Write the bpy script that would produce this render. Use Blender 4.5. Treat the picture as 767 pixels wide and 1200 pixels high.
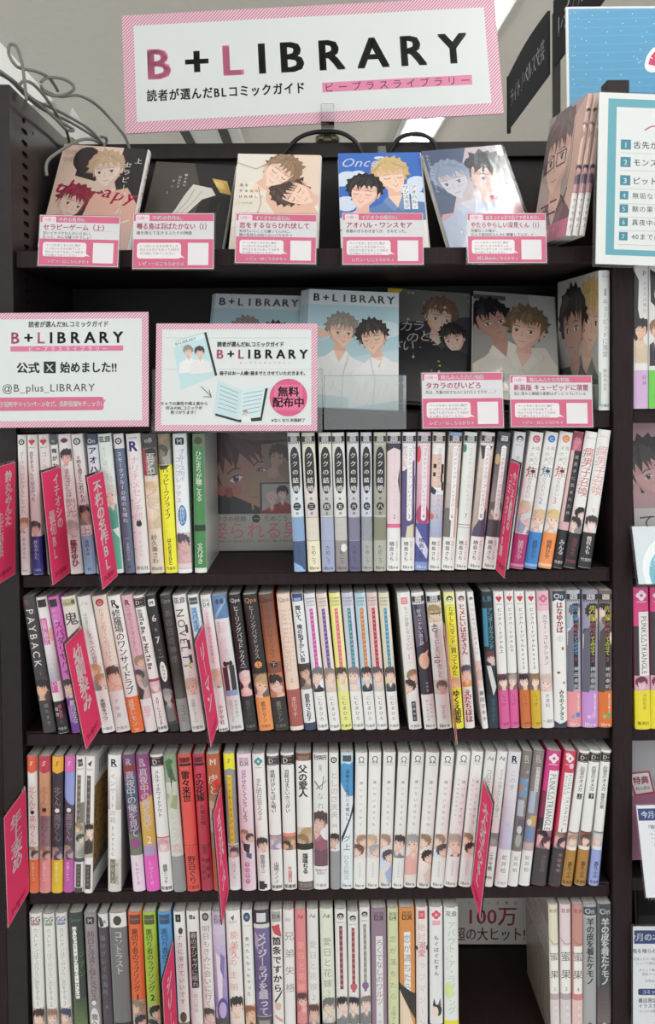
import bpy, math, random
from mathutils import Vector, Matrix
from mathutils.geometry import tessellate_polygon

for _o in list(bpy.data.objects):
    bpy.data.objects.remove(_o)
SC = bpy.context.scene
COL = SC.collection

# ------------------------------------------------------------------ camera
F_PX, PPX, PPY = 950.0, 383.5, 478.4          # focal length and principal point, in photo pixels
CAM_H = 1.5
YAW, PITCH, ROLL = 0.0070, 0.0293, -0.0092
CAM = Vector((0.0, -F_PX / 900.0, CAM_H))
_fwd = Vector((math.sin(YAW) * math.cos(PITCH), math.cos(YAW) * math.cos(PITCH), -math.sin(PITCH)))
_r0 = Vector((math.cos(YAW), -math.sin(YAW), 0))
_u0 = _r0.cross(_fwd)
_rt = _r0 * math.cos(ROLL) + _u0 * math.sin(ROLL)
_up = _u0 * math.cos(ROLL) - _r0 * math.sin(ROLL)
_cd = bpy.data.cameras.new('camera')
CAM_OB = bpy.data.objects.new('camera', _cd)
COL.objects.link(CAM_OB)
CAM_OB.matrix_world = Matrix((( _rt.x, _up.x, -_fwd.x, CAM.x), (_rt.y, _up.y, -_fwd.y, CAM.y),
                              (_rt.z, _up.z, -_fwd.z, CAM.z), (0, 0, 0, 1)))
_cd.sensor_width = 36.0
_cd.lens = F_PX / 1200.0 * 36.0
_cd.shift_y = -(600.0 - PPY) / 1200.0
_cd.clip_start = 0.05
SC.camera = CAM_OB

def pt(px, py, Y):
    """the point of the depth plane y = Y that the photograph shows at a pixel"""
    d = _fwd + _rt * ((px - PPX) / F_PX) + _up * ((PPY - py) / F_PX)
    return CAM + d * ((Y - CAM.y) / d.y)

# ------------------------------------------------------------------ world, exposure
W_ = bpy.data.worlds.new('shop'); SC.world = W_; W_.use_nodes = True
_bg = W_.node_tree.nodes['Background']
_bg.inputs[0].default_value = (0.93, 0.97, 1.0, 1)
_bg.inputs[1].default_value = 0.98
SC.view_settings.view_transform = 'Standard'
SC.view_settings.look = 'None'
SC.view_settings.exposure = 0.1
SC.view_settings.gamma = 1.0
SC.view_settings.use_curve_mapping = False
LAMP_POWER = 10.0                               # each ceiling tube lamp, watts
CEIL_Z = CAM_H + 1.35
# lines of tube lamps on the shop ceiling: (x at y=0, tilt of the line, y of each lamp)
LAMPS = [(0.667, -0.047, (-3.6, -2.1, -0.6, 1.6, 3.2, 4.8)), (-1.7, -0.04, (-3.6, -2.1, -0.6)), (3.0, -0.04, (-2.1, -0.6))]
for lx, lt, ys in LAMPS:
    for ly in ys:
        ld = bpy.data.lights.new('tube_light', 'AREA')
        ld.shape = 'RECTANGLE'; ld.size = 0.16; ld.size_y = 1.2; ld.energy = LAMP_POWER * (1 if ly < 0 else .45)
        ld.color = (1.0, 0.995, 0.98)
        lo = bpy.data.objects.new('tube_light', ld); COL.objects.link(lo)
        lo.location = (lx + lt * ly, ly, CEIL_Z - 0.075)
        lo.rotation_euler = (0, 0, -lt)

# ------------------------------------------------------------------ colours and materials
def lin(h, k=1.16):
    if len(h) == 3: h = ''.join(c * 2 for c in h)
    o = []
    for i in (0, 2, 4):
        c = int(h[i:i + 2], 16) / 255
        c = c / 12.92 if c <= .04045 else ((c + .055) / 1.055) ** 2.4
        o.append(min(.9, c * k))
    return tuple(o)

def mixh(a, b, t):
    a = ''.join(c * 2 for c in a) if len(a) == 3 else a
    b = ''.join(c * 2 for c in b) if len(b) == 3 else b
    return ''.join('%02x' % round(int(a[i:i+2], 16) * (1 - t) + int(b[i:i+2], 16) * t) for i in (0, 2, 4))

def new_mat(name):
    m = bpy.data.materials.new(name); m.use_nodes = True
    return m, m.node_tree, m.node_tree.nodes['Principled BSDF']

def print_mat(name, rough, coat, bump=0.0, scale=60.0):
    m, t, b = new_mat(name)
    a = t.nodes.new('ShaderNodeAttribute'); a.attribute_name = 'ink'
    t.links.new(a.outputs['Color'], b.inputs['Base Color'])
    b.inputs['Roughness'].default_value = rough
    b.inputs['Coat Weight'].default_value = coat
    b.inputs['Coat Roughness'].default_value = 0.12
    b.inputs['Specular IOR Level'].default_value = 0.35
    if bump:
        n = t.nodes.new('ShaderNodeTexNoise'); n.inputs['Scale'].default_value = scale; n.inputs['Detail'].default_value = 2
        tc = t.nodes.new('ShaderNodeTexCoord'); t.links.new(tc.outputs['Object'], n.inputs['Vector'])
        bp = t.nodes.new('ShaderNodeBump'); bp.inputs['Strength'].default_value = bump; bp.inputs['Distance'].default_value = .0015
        t.links.new(n.outputs['Fac'], bp.inputs['Height'])
        t.links.new(bp.outputs['Normal'], b.inputs['Coat Normal'])
    return m

def solid_mat(name, h, rough=.5, metal=0.0, noise=0.0, scale=(40, 40, 40), k=1.0, spec=.4):
    m, t, b = new_mat(name)
    c = lin(h, k)
    b.inputs['Roughness'].default_value = rough; b.inputs['Metallic'].default_value = metal
    b.inputs['Specular IOR Level'].default_value = spec
    if noise:
        tc = t.nodes.new('ShaderNodeTexCoord'); mp = t.nodes.new('ShaderNodeMapping')
        mp.inputs['Scale'].default_value = scale
        n = t.nodes.new('ShaderNodeTexNoise'); n.inputs['Scale'].default_value = 1.0; n.inputs['Detail'].default_value = 4
        r = t.nodes.new('ShaderNodeValToRGB')
        r.color_ramp.elements[0].position = .3; r.color_ramp.elements[1].position = .7
        r.color_ramp.elements[0].color = tuple(x * (1 - noise) for x in c) + (1,)
        r.color_ramp.elements[1].color = tuple(min(1, x * (1 + noise)) for x in c) + (1,)
        t.links.new(tc.outputs['Object'], mp.inputs['Vector']); t.links.new(mp.outputs['Vector'], n.inputs['Vector'])
        t.links.new(n.outputs['Fac'], r.inputs['Fac']); t.links.new(r.outputs['Color'], b.inputs['Base Color'])
    else:
        b.inputs['Base Color'].default_value = c + (1,)
    return m

def clear_mat(name, tint=(.97, .98, .98), refl=1.0, rough=.06, haze=0.0):
    m = bpy.data.materials.new(name); m.use_nodes = True
    t = m.node_tree; t.nodes.clear()
    out = t.nodes.new('ShaderNodeOutputMaterial'); mix = t.nodes.new('ShaderNodeMixShader')
    tr = t.nodes.new('ShaderNodeBsdfTransparent'); tr.inputs[0].default_value = tint + (1,)
    gl = t.nodes.new('ShaderNodeBsdfGlossy'); gl.inputs['Roughness'].default_value = rough
    fr = t.nodes.new('ShaderNodeFresnel'); fr.inputs['IOR'].default_value = 1.3 + .2 * refl
    t.links.new(fr.outputs[0], mix.inputs[0])
    if haze:
        df = t.nodes.new('ShaderNodeBsdfDiffuse'); df.inputs[0].default_value = (.8, .82, .84, 1)
        m2 = t.nodes.new('ShaderNodeMixShader'); m2.inputs[0].default_value = haze
        t.links.new(tr.outputs[0], m2.inputs[1]); t.links.new(df.outputs[0], m2.inputs[2])
        t.links.new(m2.outputs[0], mix.inputs[1])
    else:
        t.links.new(tr.outputs[0], mix.inputs[1])
    t.links.new(gl.outputs[0], mix.inputs[2]); t.links.new(mix.outputs[0], out.inputs[0])
    return m

def page_mat():
    m, t, b = new_mat('page_edges')
    tc = t.nodes.new('ShaderNodeTexCoord'); mp = t.nodes.new('ShaderNodeMapping')
    mp.inputs['Scale'].default_value = (1500, 9, 9)
    n = t.nodes.new('ShaderNodeTexNoise'); n.inputs['Scale'].default_value = 1.0; n.inputs['Detail'].default_value = 3
    r = t.nodes.new('ShaderNodeValToRGB')
    r.color_ramp.elements[0].position = .35; r.color_ramp.elements[1].position = .65
    r.color_ramp.elements[0].color = lin('c2c0b6') + (1,); r.color_ramp.elements[1].color = lin('f0eee6') + (1,)
    t.links.new(tc.outputs['Object'], mp.inputs['Vector']); t.links.new(mp.outputs['Vector'], n.inputs['Vector'])
    t.links.new(n.outputs['Fac'], r.inputs['Fac']); t.links.new(r.outputs['Color'], b.inputs['Base Color'])
    b.inputs['Roughness'].default_value = .6
    b.inputs['Coat Weight'].default_value = .35; b.inputs['Coat Roughness'].default_value = .15
    return m

def glow_mat(name, col, s):
    m, t, b = new_mat(name)
    b.inputs['Base Color'].default_value = (.8, .8, .8, 1)
    b.inputs['Emission Color'].default_value = col + (1,); b.inputs['Emission Strength'].default_value = s
    return m

M_GLOSS = print_mat('laminated_print', .38, .30, .25)
M_WRAP = print_mat('print_under_film', .35, .55, .6, 45)
M_MATTE = print_mat('card_print', .55, .10)
M_DULL = print_mat('dull_board_print', .75, .0)
M_DULL.node_tree.nodes['Principled BSDF'].inputs['Specular IOR Level'].default_value = .12
M_PAGE = page_mat()
M_WOOD = solid_mat('dark_brown_laminate', '291d1e', .5, 0, .22, (260, 260, 30), 1.0, .2)
M_STEEL = solid_mat('dark_painted_steel', '272021', .42, 0, .18, (60, 60, 60), 1.0, .3)
M_CEIL = solid_mat('ceiling_plaster', 'e0dad0', .9, 0, .02, (30, 30, 30), 1.0, .1)
M_FLOOR = solid_mat('floor_tile', 'c8c9c6', .5, 0, .1, (6, 6, 6))
M_CLEAR = clear_mat('clear_acrylic', refl=.9)
M_SLEEVE = clear_mat('clear_sleeve', (.96, .97, .97), .7, .1, .03)
M_HAZY = clear_mat('scuffed_acrylic', (.92, .94, .94), 1.2, .12, .10)
M_FILM = clear_mat('wrap_film', (.98, .98, .98), -.55, .12)
_t = M_FILM.node_tree; _n = _t.nodes.new('ShaderNodeTexNoise'); _n.inputs['Scale'].default_value = 1.0; _n.inputs['Detail'].default_value = 3
_c = _t.nodes.new('ShaderNodeTexCoord'); _m = _t.nodes.new('ShaderNodeMapping'); _m.inputs['Scale'].default_value = (30, 60, 22)
_b = _t.nodes.new('ShaderNodeBump'); _b.inputs['Strength'].default_value = .35; _b.inputs['Distance'].default_value = .002
_t.links.new(_c.outputs['Object'], _m.inputs['Vector']); _t.links.new(_m.outputs['Vector'], _n.inputs['Vector']); _t.links.new(_n.outputs['Fac'], _b.inputs['Height'])
for _g in _t.nodes:
    if _g.type == 'BSDF_GLOSSY': _t.links.new(_b.outputs['Normal'], _g.inputs['Normal'])
M_CABLE = solid_mat('grey_cable', '77756f', .5)
M_BLACK = solid_mat('black_rubber', '1b1b1c', .4)
M_METAL = solid_mat('brass_metal', '9d937c', .3, .8)
M_WHITE = solid_mat('white_plastic', 'dededa', .45)
M_CARTON = solid_mat('kraft_carton', '9c937c', .7, 0, .1, (80, 80, 80))
M_TUBE = glow_mat('lamp_diffuser', (1, .985, .96), 5.0)

# ------------------------------------------------------------------ mesh builder
class MB:
    def __init__(s):
        s.v = []; s.f = []; s.c = []; s.m = []
    def face(s, pts, col=(.5, .5, .5), mat=0):
        i = len(s.v); s.v += [tuple(p) for p in pts]
        s.f.append(tuple(range(i, i + len(pts)))); s.c.append(col); s.m.append(mat)
    def box(s, a, b, col=(.5, .5, .5), mat=0, cham=0.0):
        x0, y0, z0 = a; x1, y1, z1 = b
        c = min(cham, (x1 - x0) * .45, (y1 - y0) * .45, (z1 - z0) * .45)
        if c <= 0:
            P = [(x0,y0,z0),(x1,y0,z0),(x1,y1,z0),(x0,y1,z0),(x0,y0,z1),(x1,y0,z1),(x1,y1,z1),(x0,y1,z1)]
            for q in ((3,2,1,0),(4,5,6,7),(0,1,5,4),(1,2,6,5),(2,3,7,6),(3,0,4,7)):
                s.face([P[k] for k in q], col, mat)
            return
        lo = (x0, y0, z0); hi = (x1, y1, z1)
        def V(sg, ax):                 # corner sg, on the face of axis ax
            return tuple((lo[k] if sg[k] < 0 else hi[k]) - (0 if k == ax else sg[k] * c) for k in range(3))
        sg = [(-1,-1,-1),(1,-1,-1),(1,1,-1),(-1,1,-1),(-1,-1,1),(1,-1,1),(1,1,1),(-1,1,1)]
        for q, ax in (((3,2,1,0),2),((4,5,6,7),2),((0,1,5,4),1),((1,2,6,5),0),((2,3,7,6),1),((3,0,4,7),0)):
            s.face([V(sg[k], ax) for k in q], col, mat)
        F6 = {(2,-1):(3,2,1,0),(2,1):(4,5,6,7),(1,-1):(0,1,5,4),(0,1):(1,2,6,5),(1,1):(2,3,7,6),(0,-1):(3,0,4,7)}
        for q in ((0,1),(1,2),(2,3),(3,0),(4,5),(5,6),(6,7),(7,4),(0,4),(1,5),(2,6),(3,7)):
            a_, b_ = sg[q[0]], sg[q[1]]
            ax = [k for k in range(3) if a_[k] == b_[k]]
            f = [V(a_, ax[0]), V(b_, ax[0]), V(b_, ax[1]), V(a_, ax[1])]
            n = (Vector(f[1]) - Vector(f[0])).cross(Vector(f[2]) - Vector(f[0]))
            if n.dot(Vector([a_[k] + b_[k] for k in range(3)])) < 0: f.reverse()
            s.face(f, col, mat)
        for a_ in sg:
            f = [V(a_, 0), V(a_, 1), V(a_, 2)]
            n = (Vector(f[1]) - Vector(f[0])).cross(Vector(f[2]) - Vector(f[0]))
            if n.dot(Vector(a_)) < 0: f.reverse()
            s.face(f, col, mat)
    def tube(s, path, r, n=8, col=(.5,.5,.5), mat=0, cap=True):
        path = [Vector(p) for p in path]
        rings = []
        up = Vector((0, 0, 1))
        for i, p in enumerate(path):
            t = (path[min(i + 1, len(path) - 1)] - path[max(i - 1, 0)]).normalized()
            a = t.cross(up)
            if a.length < 1e-3: a = t.cross(Vector((0, 1, 0)))
            a.normalize(); b = t.cross(a)
            rings.append([p + (a * math.cos(2*math.pi*k/n) + b * math.sin(2*math.pi*k/n)) * r for k in range(n)])
        for i in range(len(rings) - 1):
            for k in range(n):
                s.face([rings[i][k], rings[i][(k+1) % n], rings[i+1][(k+1) % n], rings[i+1][k]], col, mat)
        if cap:
            s.face(rings[0], col, mat); s.face(list(reversed(rings[-1])), col, mat)
    def build(s, name, mats, parent=None, smooth=False, mw=None, weld=False):
        me = bpy.data.meshes.new(name)
        me.from_pydata(s.v, [], s.f)
        if not isinstance(mats, (list, tuple)): mats = [mats]
        for m in mats: me.materials.append(m)
        at = me.color_attributes.new('ink', 'FLOAT_COLOR', 'CORNER')
        buf = []
        for f, c in zip(s.f, s.c):
            buf += [c[0], c[1], c[2], 1.0] * len(f)
        at.data.foreach_set('color', buf)
        me.polygons.foreach_set('material_index', s.m)
        if weld:
            import bmesh
            bm = bmesh.new(); bm.from_mesh(me)
            bmesh.ops.remove_doubles(bm, verts=bm.verts, dist=1e-6)
            bmesh.ops.recalc_face_normals(bm, faces=bm.faces)
            bm.to_mesh(me); bm.free()
        if smooth: me.polygons.foreach_set('use_smooth', [True] * len(me.polygons))
        o = bpy.data.objects.new(name, me); COL.objects.link(o)
        if parent: o.parent = parent
        if mw is not None: o.matrix_world = mw
        return o

def empty(name, mw):
    o = bpy.data.objects.new(name, None); COL.objects.link(o); o.empty_display_size = .03
    o.matrix_world = mw
    return o
def tag(o, label, cat, group=None):
    o['label'] = label; o['category'] = cat
    if group: o['group'] = group
    return o
def struct(o):
    o['kind'] = 'structure'; return o

# ------------------------------------------------------------------ glyphs
_GS = bpy.data.scenes.new('glyphs'); _GL = {}
def glyph(ch, w=0):
    k = ch
    if k in _GL: return _GL[k]
    if ch in ' \u3000':
        _GL[k] = ([], [], .3 if ch == ' ' else 1.0); return _GL[k]
    c = bpy.data.curves.new('g', 'FONT'); c.body = ch; c.resolution_u = 2
    o = bpy.data.objects.new('g', c); _GS.collection.objects.link(o)
    vl = _GS.view_layers[0]; vl.update()
    me = bpy.data.meshes.new_from_object(o.evaluated_get(vl.depsgraph))
    vs = [(v.co.x, v.co.y) for v in me.vertices]; fs = []
    for p in me.polygons:
        q = list(p.vertices)
        a = sum(vs[q[i]][0] * vs[q[(i+1) % len(q)]][1] - vs[q[(i+1) % len(q)]][0] * vs[q[i]][1] for i in range(len(q)))
        fs.append(q if a > 0 else q[::-1])
    x0 = min(v[0] for v in vs) if vs else 0; x1 = max(v[0] for v in vs) if vs else .5
    adv = 1.0 if ord(ch) > 0x2e7f else x0 + x1 + .02
    bpy.data.objects.remove(o); bpy.data.curves.remove(c); bpy.data.meshes.remove(me)
    _GL[k] = (vs, fs, adv)
    return _GL[k]
VROT = set('ー～〜（）()…‥：—-=「」『』')

# ------------------------------------------------------------------ flat printing on a face
def clip_poly(p, ax, lim, keep_less):
    out = []
    n = len(p)
    for i in range(n):
        a, b = p[i], p[(i + 1) % n]
        ia = (a[ax] <= lim) if keep_less else (a[ax] >= lim)
        ib = (b[ax] <= lim) if keep_less else (b[ax] >= lim)
        if ia: out.append(a)
        if ia != ib:
            t = (lim - a[ax]) / (b[ax] - a[ax])
            q = [a[0] + (b[0] - a[0]) * t, a[1] + (b[1] - a[1]) * t]; q[ax] = lim
            out.append(tuple(q))
    return out

class Canvas:
    """prints polygons, text and figures on a face of a mesh; u to the right, v up, in metres"""
    def __init__(s, mb, mp, w, h, splits=(), mat=0):
        s.mb, s.mp, s.w, s.h, s.splits, s.mat = mb, mp, w, h, splits, mat
        s.layer = 1; s.clip = (0, 0, w, h); s.dbox = None
    def design(s, x0, y0, x1, y1):
        s.dbox = (x0, y0, x1, y1); return s
    def X(s, px): return (px - s.dbox[0]) / (s.dbox[2] - s.dbox[0]) * s.w
    def Y(s, py): return (s.dbox[3] - py) / (s.dbox[3] - s.dbox[1]) * s.h
    def S(s, d): return d / (s.dbox[3] - s.dbox[1]) * s.h
    def tri(s, p, col):
        x0, y0, x1, y1 = s.clip
        xs = [q[0] for q in p]; ys = [q[1] for q in p]
        if max(xs) <= x0 or min(xs) >= x1 or max(ys) <= y0 or min(ys) >= y1: return
        if min(xs) < x0: p = clip_poly(p, 0, x0, False)
        if max(xs) > x1: p = clip_poly(p, 0, x1, True)
        if min(ys) < y0: p = clip_poly(p, 1, y0, False)
        if max(ys) > y1: p = clip_poly(p, 1, y1, True)
        if len(p) < 3: return
        parts = [p]
        for sp in s.splits:
            nx = []
            for q in parts:
                xs = [t[0] for t in q]
                if min(xs) < sp - 1e-7 and max(xs) > sp + 1e-7:
                    nx += [clip_poly(q, 0, sp, True), clip_poly(q, 0, sp, False)]
                else: nx.append(q)
            parts = nx
        n = s.layer * 5e-6
        for q in parts:
            if len(q) >= 3: s.mb.face([s.mp(a[0], a[1], n) for a in q], col, s.mat)
    def poly(s, pts, col, up=1):
        if isinstance(col, str): col = lin(col)
        s.layer += up
        if len(pts) <= 4 and s._convex(pts):
            s.tri(s._ccw(pts), col); return
        ts = tessellate_polygon([[Vector((p[0], p[1], 0)) for p in pts]])
        for t in ts: s.tri(s._ccw([pts[i] for i in t]), col)
    def _ccw(s, p):
        a = sum(p[i][0] * p[(i+1) % len(p)][1] - p[(i+1) % len(p)][0] * p[i][1] for i in range(len(p)))
        return list(p) if a > 0 else list(p)[::-1]
    def _convex(s, p):
        sg = 0
        for i in range(len(p)):
            a, b, c = p[i], p[(i+1) % len(p)], p[(i+2) % len(p)]
            z = (b[0]-a[0])*(c[1]-b[1]) - (b[1]-a[1])*(c[0]-b[0])
            if z * sg < 0: return False
            if z: sg = z
        return True
    def rect(s, u0, v0, u1, v1, col, up=1):
        s.poly([(u0, v0), (u1, v0), (u1, v1), (u0, v1)], col, up)
    def ell(s, u, v, a, b, col, n=14, rot=0, up=1):
        c, d = math.cos(rot), math.sin(rot); P = []
        for k in range(n):
            x, y = a * math.cos(2*math.pi*k/n), b * math.sin(2*math.pi*k/n)
            P.append((u + x*c - y*d, v + x*d + y*c))
        s.poly(P, col, up)
    def rrect(s, u0, v0, u1, v1, r, col, up=1):
        P = []
        for cx, cy, a in ((u1-r, v0+r, -90), (u1-r, v1-r, 0), (u0+r, v1-r, 90), (u0+r, v0+r, 180)):
            for k in range(4):
                t = math.radians(a + 30 * k); P.append((cx + r*math.cos(t), cy + r*math.sin(t)))
        s.poly(P, col, up)
    def line(s, pts, wd, col, up=1):
        s.layer += up
        if isinstance(col, str): col = lin(col)
        for a, b in zip(pts, pts[1:]):
            dx, dy = b[0]-a[0], b[1]-a[1]; L = math.hypot(dx, dy) or 1e-9
            nx, ny = -dy/L*wd/2, dx/L*wd/2
            s.tri(s._ccw([(a[0]+nx, a[1]+ny), (b[0]+nx, b[1]+ny), (b[0]-nx, b[1]-ny), (a[0]-nx, a[1]-ny)]), col)
    def glyph(s, ch, u, v, size, col, w=0, rot=0, sx=1.0, skew=0.0):
        """one character; (u, v) is the centre of its em box"""
        vs, fs, adv = glyph(ch, w)
        c, d = math.cos(rot), math.sin(rot)
        off = adv / 2
        P = []
        for ex, ey in ((0, 0),) if w == 0 else (((-.016, -.006), (.016, .006)) if w == 1 else ((-.03, -.018), (.03, .018), (-.03, .018), (.03, -.018))):
            P = []
            for x, y in vs:
                x = (x - off + ex) * size * sx; y = (y - .385 + ey) * size
                x += y * skew
                P.append((u + x*c - y*d, v + x*d + y*c))
            for f in fs: s.tri([P[i] for i in f], col)
    def vtext(s, text, u, vt, vb, size, col, w=0, rot=0.0, sx=1.0):
        """Japanese vertical line between heights vt (top) and vb"""
        if isinstance(col, str): col = lin(col)
        s.layer += 1
        n = len(text)
        if not n: return
        st = (vt - vb) / n
        sz = min(size, st * 1.12)
        for i, ch in enumerate(text):
            v = vt - st * (i + .5)
            if ch in VROT: s.glyph(ch, u, v, sz, col, w, -math.pi/2)
            elif sx != 1.0: s.glyph(ch, u, v, sz, col, w, 0, sx)
            elif ch in '、。': s.glyph(ch, u + sz*.6, v + sz*.6, sz, col, w)
            elif ch in 'っゃゅょッャュョぁぃぅぇぉァィゥェォ': s.glyph(ch, u + sz*.06, v + sz*.06, sz, col, w)
            else: s.glyph(ch, u, v, sz, col, w)
    def width(s, text, size, w=0, sp=0): return sum(glyph(c, w)[2] for c in text) * size + sp * (len(text) - 1)
    def htext(s, text, u, v, size, col, w=0, al='l', maxw=None, sp=0.0, rot=0.0, skew=0.0):
        """horizontal line; v is the height of the middle of the letters"""
        if isinstance(col, str): col = lin(col)
        s.layer += 1
        W = s.width(text, size, w, sp); sx = 1.0
        if maxw and W > maxw: sx = maxw / W
        W *= sx
        x = {'l': 0, 'c': -W/2, 'r': -W}[al]
        c, d = math.cos(rot), math.sin(rot)
        for ch in text:
            a = glyph(ch, w)[2] * size * sx
            xx = x + a/2
            s.glyph(ch, u + xx*c, v + xx*d, size, col, w, rot, sx, skew)
            x += a + sp * sx
    def stripes(s, u0, v0, u1, v1, per, wd, col):
        """45 degree hatching inside a box"""
        s.layer += 1; c = lin(col); old = s.clip
        s.clip = (max(old[0], u0), max(old[1], v0), min(old[2], u1), min(old[3], v1))
        hh = v1 - v0; x = u0 - hh
        x = math.floor(x / per) * per
        while x < u1:
            s.tri([(x, v0), (x + wd, v0), (x + wd + hh, v1), (x + hh, v1)], c); x += per
        s.clip = old

# ------------------------------------------------------------------ drawn people on printed covers (generic)
def portrait(cv, cx, cy, s, hair, skin, cloth, rot=0.0, flip=1, det=1, shut=False, seed=1, body=True, eye='5a4a48', line='4a3834', smile=0.0, hood=False):
    rnd = random.Random(seed)
    c, d = math.cos(rot), math.sin(rot)
    def L(x, y):
        x *= flip * s; y *= s
        return (cx + x*c - y*d, cy + x*d + y*c)
    def PL(pts, col, up=1): cv.poly([L(*p) for p in pts], col, up)
    def LN(pts, w, col, up=1): cv.line([L(*p) for p in pts], w*s, col, up)
    def EL(x, y, a, b, col, r=0.0, n=12):
        PL([(x + a*math.cos(2*math.pi*k/n)*math.cos(r) - b*math.sin(2*math.pi*k/n)*math.sin(r),
             y + a*math.cos(2*math.pi*k/n)*math.sin(r) + b*math.sin(2*math.pi*k/n)*math.cos(r)) for k in range(n)], col)
    def TAPER(p, q, r_, w, col, up=1):          # a lock of hair: wide at p, pointed at r_
        t = Vector((q[0] - p[0], q[1] - p[1])); n = Vector((-t.y, t.x)).normalized()*w/2
        PL([(p[0] + n.x, p[1] + n.y), (q[0] + n.x*.7, q[1] + n.y*.7), r_, (q[0] - n.x*.7, q[1] - n.y*.7), (p[0] - n.x, p[1] - n.y)], col, up)
    dark = mixh(hair, '000000', .22); lite = mixh(hair, 'ffffff', .09); sh = mixh(skin, 'a8685c', .22)
    if body:
        PL([(-.14,-.36),(.14,-.36),(.17,-.75),(-.17,-.75)], sh)
        PL([(-.17,-.62),(.17,-.62),(.4,-.78),(.85,-.92),(1.0,-1.9),(-1.0,-1.9),(-.85,-.92),(-.4,-.78)], cloth)
        if det:
            PL([(-.17,-.58),(.17,-.58),(.12,-.7),(0,-.92),(-.12,-.7)], skin)
            cd = mixh(cloth, '3a3034', .16)
            PL([(-.17,-.56),(-.3,-.7),(-.1,-1.02),(0,-.92)], mixh(cloth, 'ffffff', .12)); PL([(.17,-.56),(.3,-.7),(.1,-1.02),(0,-.92)], mixh(cloth, 'ffffff', .12))
            for k in range(5 * det):
                x = rnd.uniform(-.8, .8); y = rnd.uniform(-1.6, -.95)
                LN([(x, y), (x + rnd.uniform(-.1, .1), y - .15), (x + rnd.uniform(-.2, .2), y - .32)], .012, cd, 1 if k == 0 else 0)
    n = 20 + 8*det; P = []
    for k in range(n):
        a = 2*math.pi*k/n + rnd.uniform(-.06, .06)
        r = .46 + (rnd.uniform(.03, .1) if k % 2 else -.01)*(1 if det else .5)
        if math.sin(a) < -.3: r *= .86
        P.append((r*math.cos(a)*.93, .1 + r*math.sin(a)*1.02))
    PL(P, dark if det else hair)
    if det: PL([(x*.93 + .01, .1 + (y - .1)*.94 + .02) for x, y in P], hair)
    if det: PL([(-.34,.0),(-.37,.04),(-.38,-.06),(-.33,-.17),(-.29,-.14)], sh)
    t = .05                                     # the face is turned a little
    PL([(-.3,.16),(-.305,-.08),(-.26,-.23),(-.14,-.38),(-.01+t,-.47),(.05+t,-.465),(.19,-.36),(.27,-.22),(.3,-.05),(.29,.16),(.15,.32),(-.18,.32)], skin)
    if det:
        PL([(-.3,-.02),(-.305,-.08),(-.26,-.23),(-.14,-.38),(-.01+t,-.47),(-.06+t,-.38),(-.2,-.22)], sh)
        if det > 1:
            for k in range(4): EL(-.13+t + .015*k,-.16 - .004*k,.075 - .014*k,.04 - .008*k, mixh(skin, 'd87868', .1 + .05*k)); EL(.17+t - .012*k,-.16 - .004*k,.06 - .011*k,.04 - .008*k, mixh(skin, 'd87868', .1 + .05*k))
        PL([(-.3,.16),(.29,.16),(.27,.06),(.1,.03),(-.1,.04),(-.28,.02)], sh)
        for sx, w in ((-1, .078), (1, .062)):
            x = .145*sx + t; y = -.055
            if shut:
                LN([(x - w,y + .01), (x - w*.4,y - .018), (x + w*.4,y - .02), (x + w,y + .004)], .016, line)
            else:
                if det > 1: PL([(x - w, y), (x - w*.3, y + .04), (x + w*.6, y + .036), (x + w, y), (x + w*.4, y - .032), (x - w*.5, y - .03)], 'e2d8d2')
                EL(x, y + .002, .036, .042, eye, n=10); EL(x, y + .006, .018, .022, mixh(eye, '100c0c', .7), n=8)
                if det > 1: EL(x + .012, y + .018, .009, .01, 'f0ecea', n=6)
                PL([(x - w*1.1, y - .005), (x - w*.4, y + .042), (x + w*.5, y + .042), (x + w*1.1, y + .004), (x + w*.5, y + .026), (x - w*.4, y + .026)], line)
            LN([(x - w, y + .085), (x, y + .115), (x + w*1.05, y + .1)], .013, dark)
        LN([(.01+t, -.06), (.045+t, -.175), (.012+t, -.192)], .009, mixh(sh, line, .35))
        LN([(-.05+t, -.305 + smile*.25), (.02+t, -.318), (.085+t, -.3 + smile*.25)], .012, mixh(skin, '8a3a3a', .65))
        if det > 1: LN([(-.005+t, -.35), (.05+t, -.35)], .008, sh)
    # fringe, lock by lock, falling from the crown
    m = 11 if det > 1 else (7 if det else 4)
    ox = rnd.uniform(-.1, .12)
    B = [(-.42,.02),(-.42,.3),(-.26,.5),(0,.57),(.26,.5),(.42,.3),(.42,.02),(.36,.2),(.2,.3),(0,.33),(-.2,.3),(-.36,.2)]
    PL(B, hair)
    for k in range(m):
        f = (k + .5)/m; x1 = -.37 + .74*f
        x0 = ox + (x1 - ox)*.5
        dep = .02 + .1*rnd.random() - (.26 if k in (0, m - 1) else 0)
        TAPER((x0, .46), (x1*.94, .24), (x1 + rnd.uniform(-.1, .1), dep), .74/m*1.9, rnd.choice((hair, hair, lite)) if det > 1 else hair, 1)
    if det:
        for k in range(14 if det == 2 else 5):
            a = rnd.uniform(-.2, 3.3); r2 = rnd.uniform(.38, .46)
            x1, y1 = r2*math.cos(a)*.93, .1 + r2*math.sin(a)
            LN([(ox*.6 + x1*.25, .44 - .05*rnd.random()), (x1*.72 + ox*.1, .2 + y1*.45), (x1, y1)], rnd.uniform(.006, .014), rnd.choice([dark, lite, dark]), 1 if k % 4 == 0 else 0)

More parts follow.
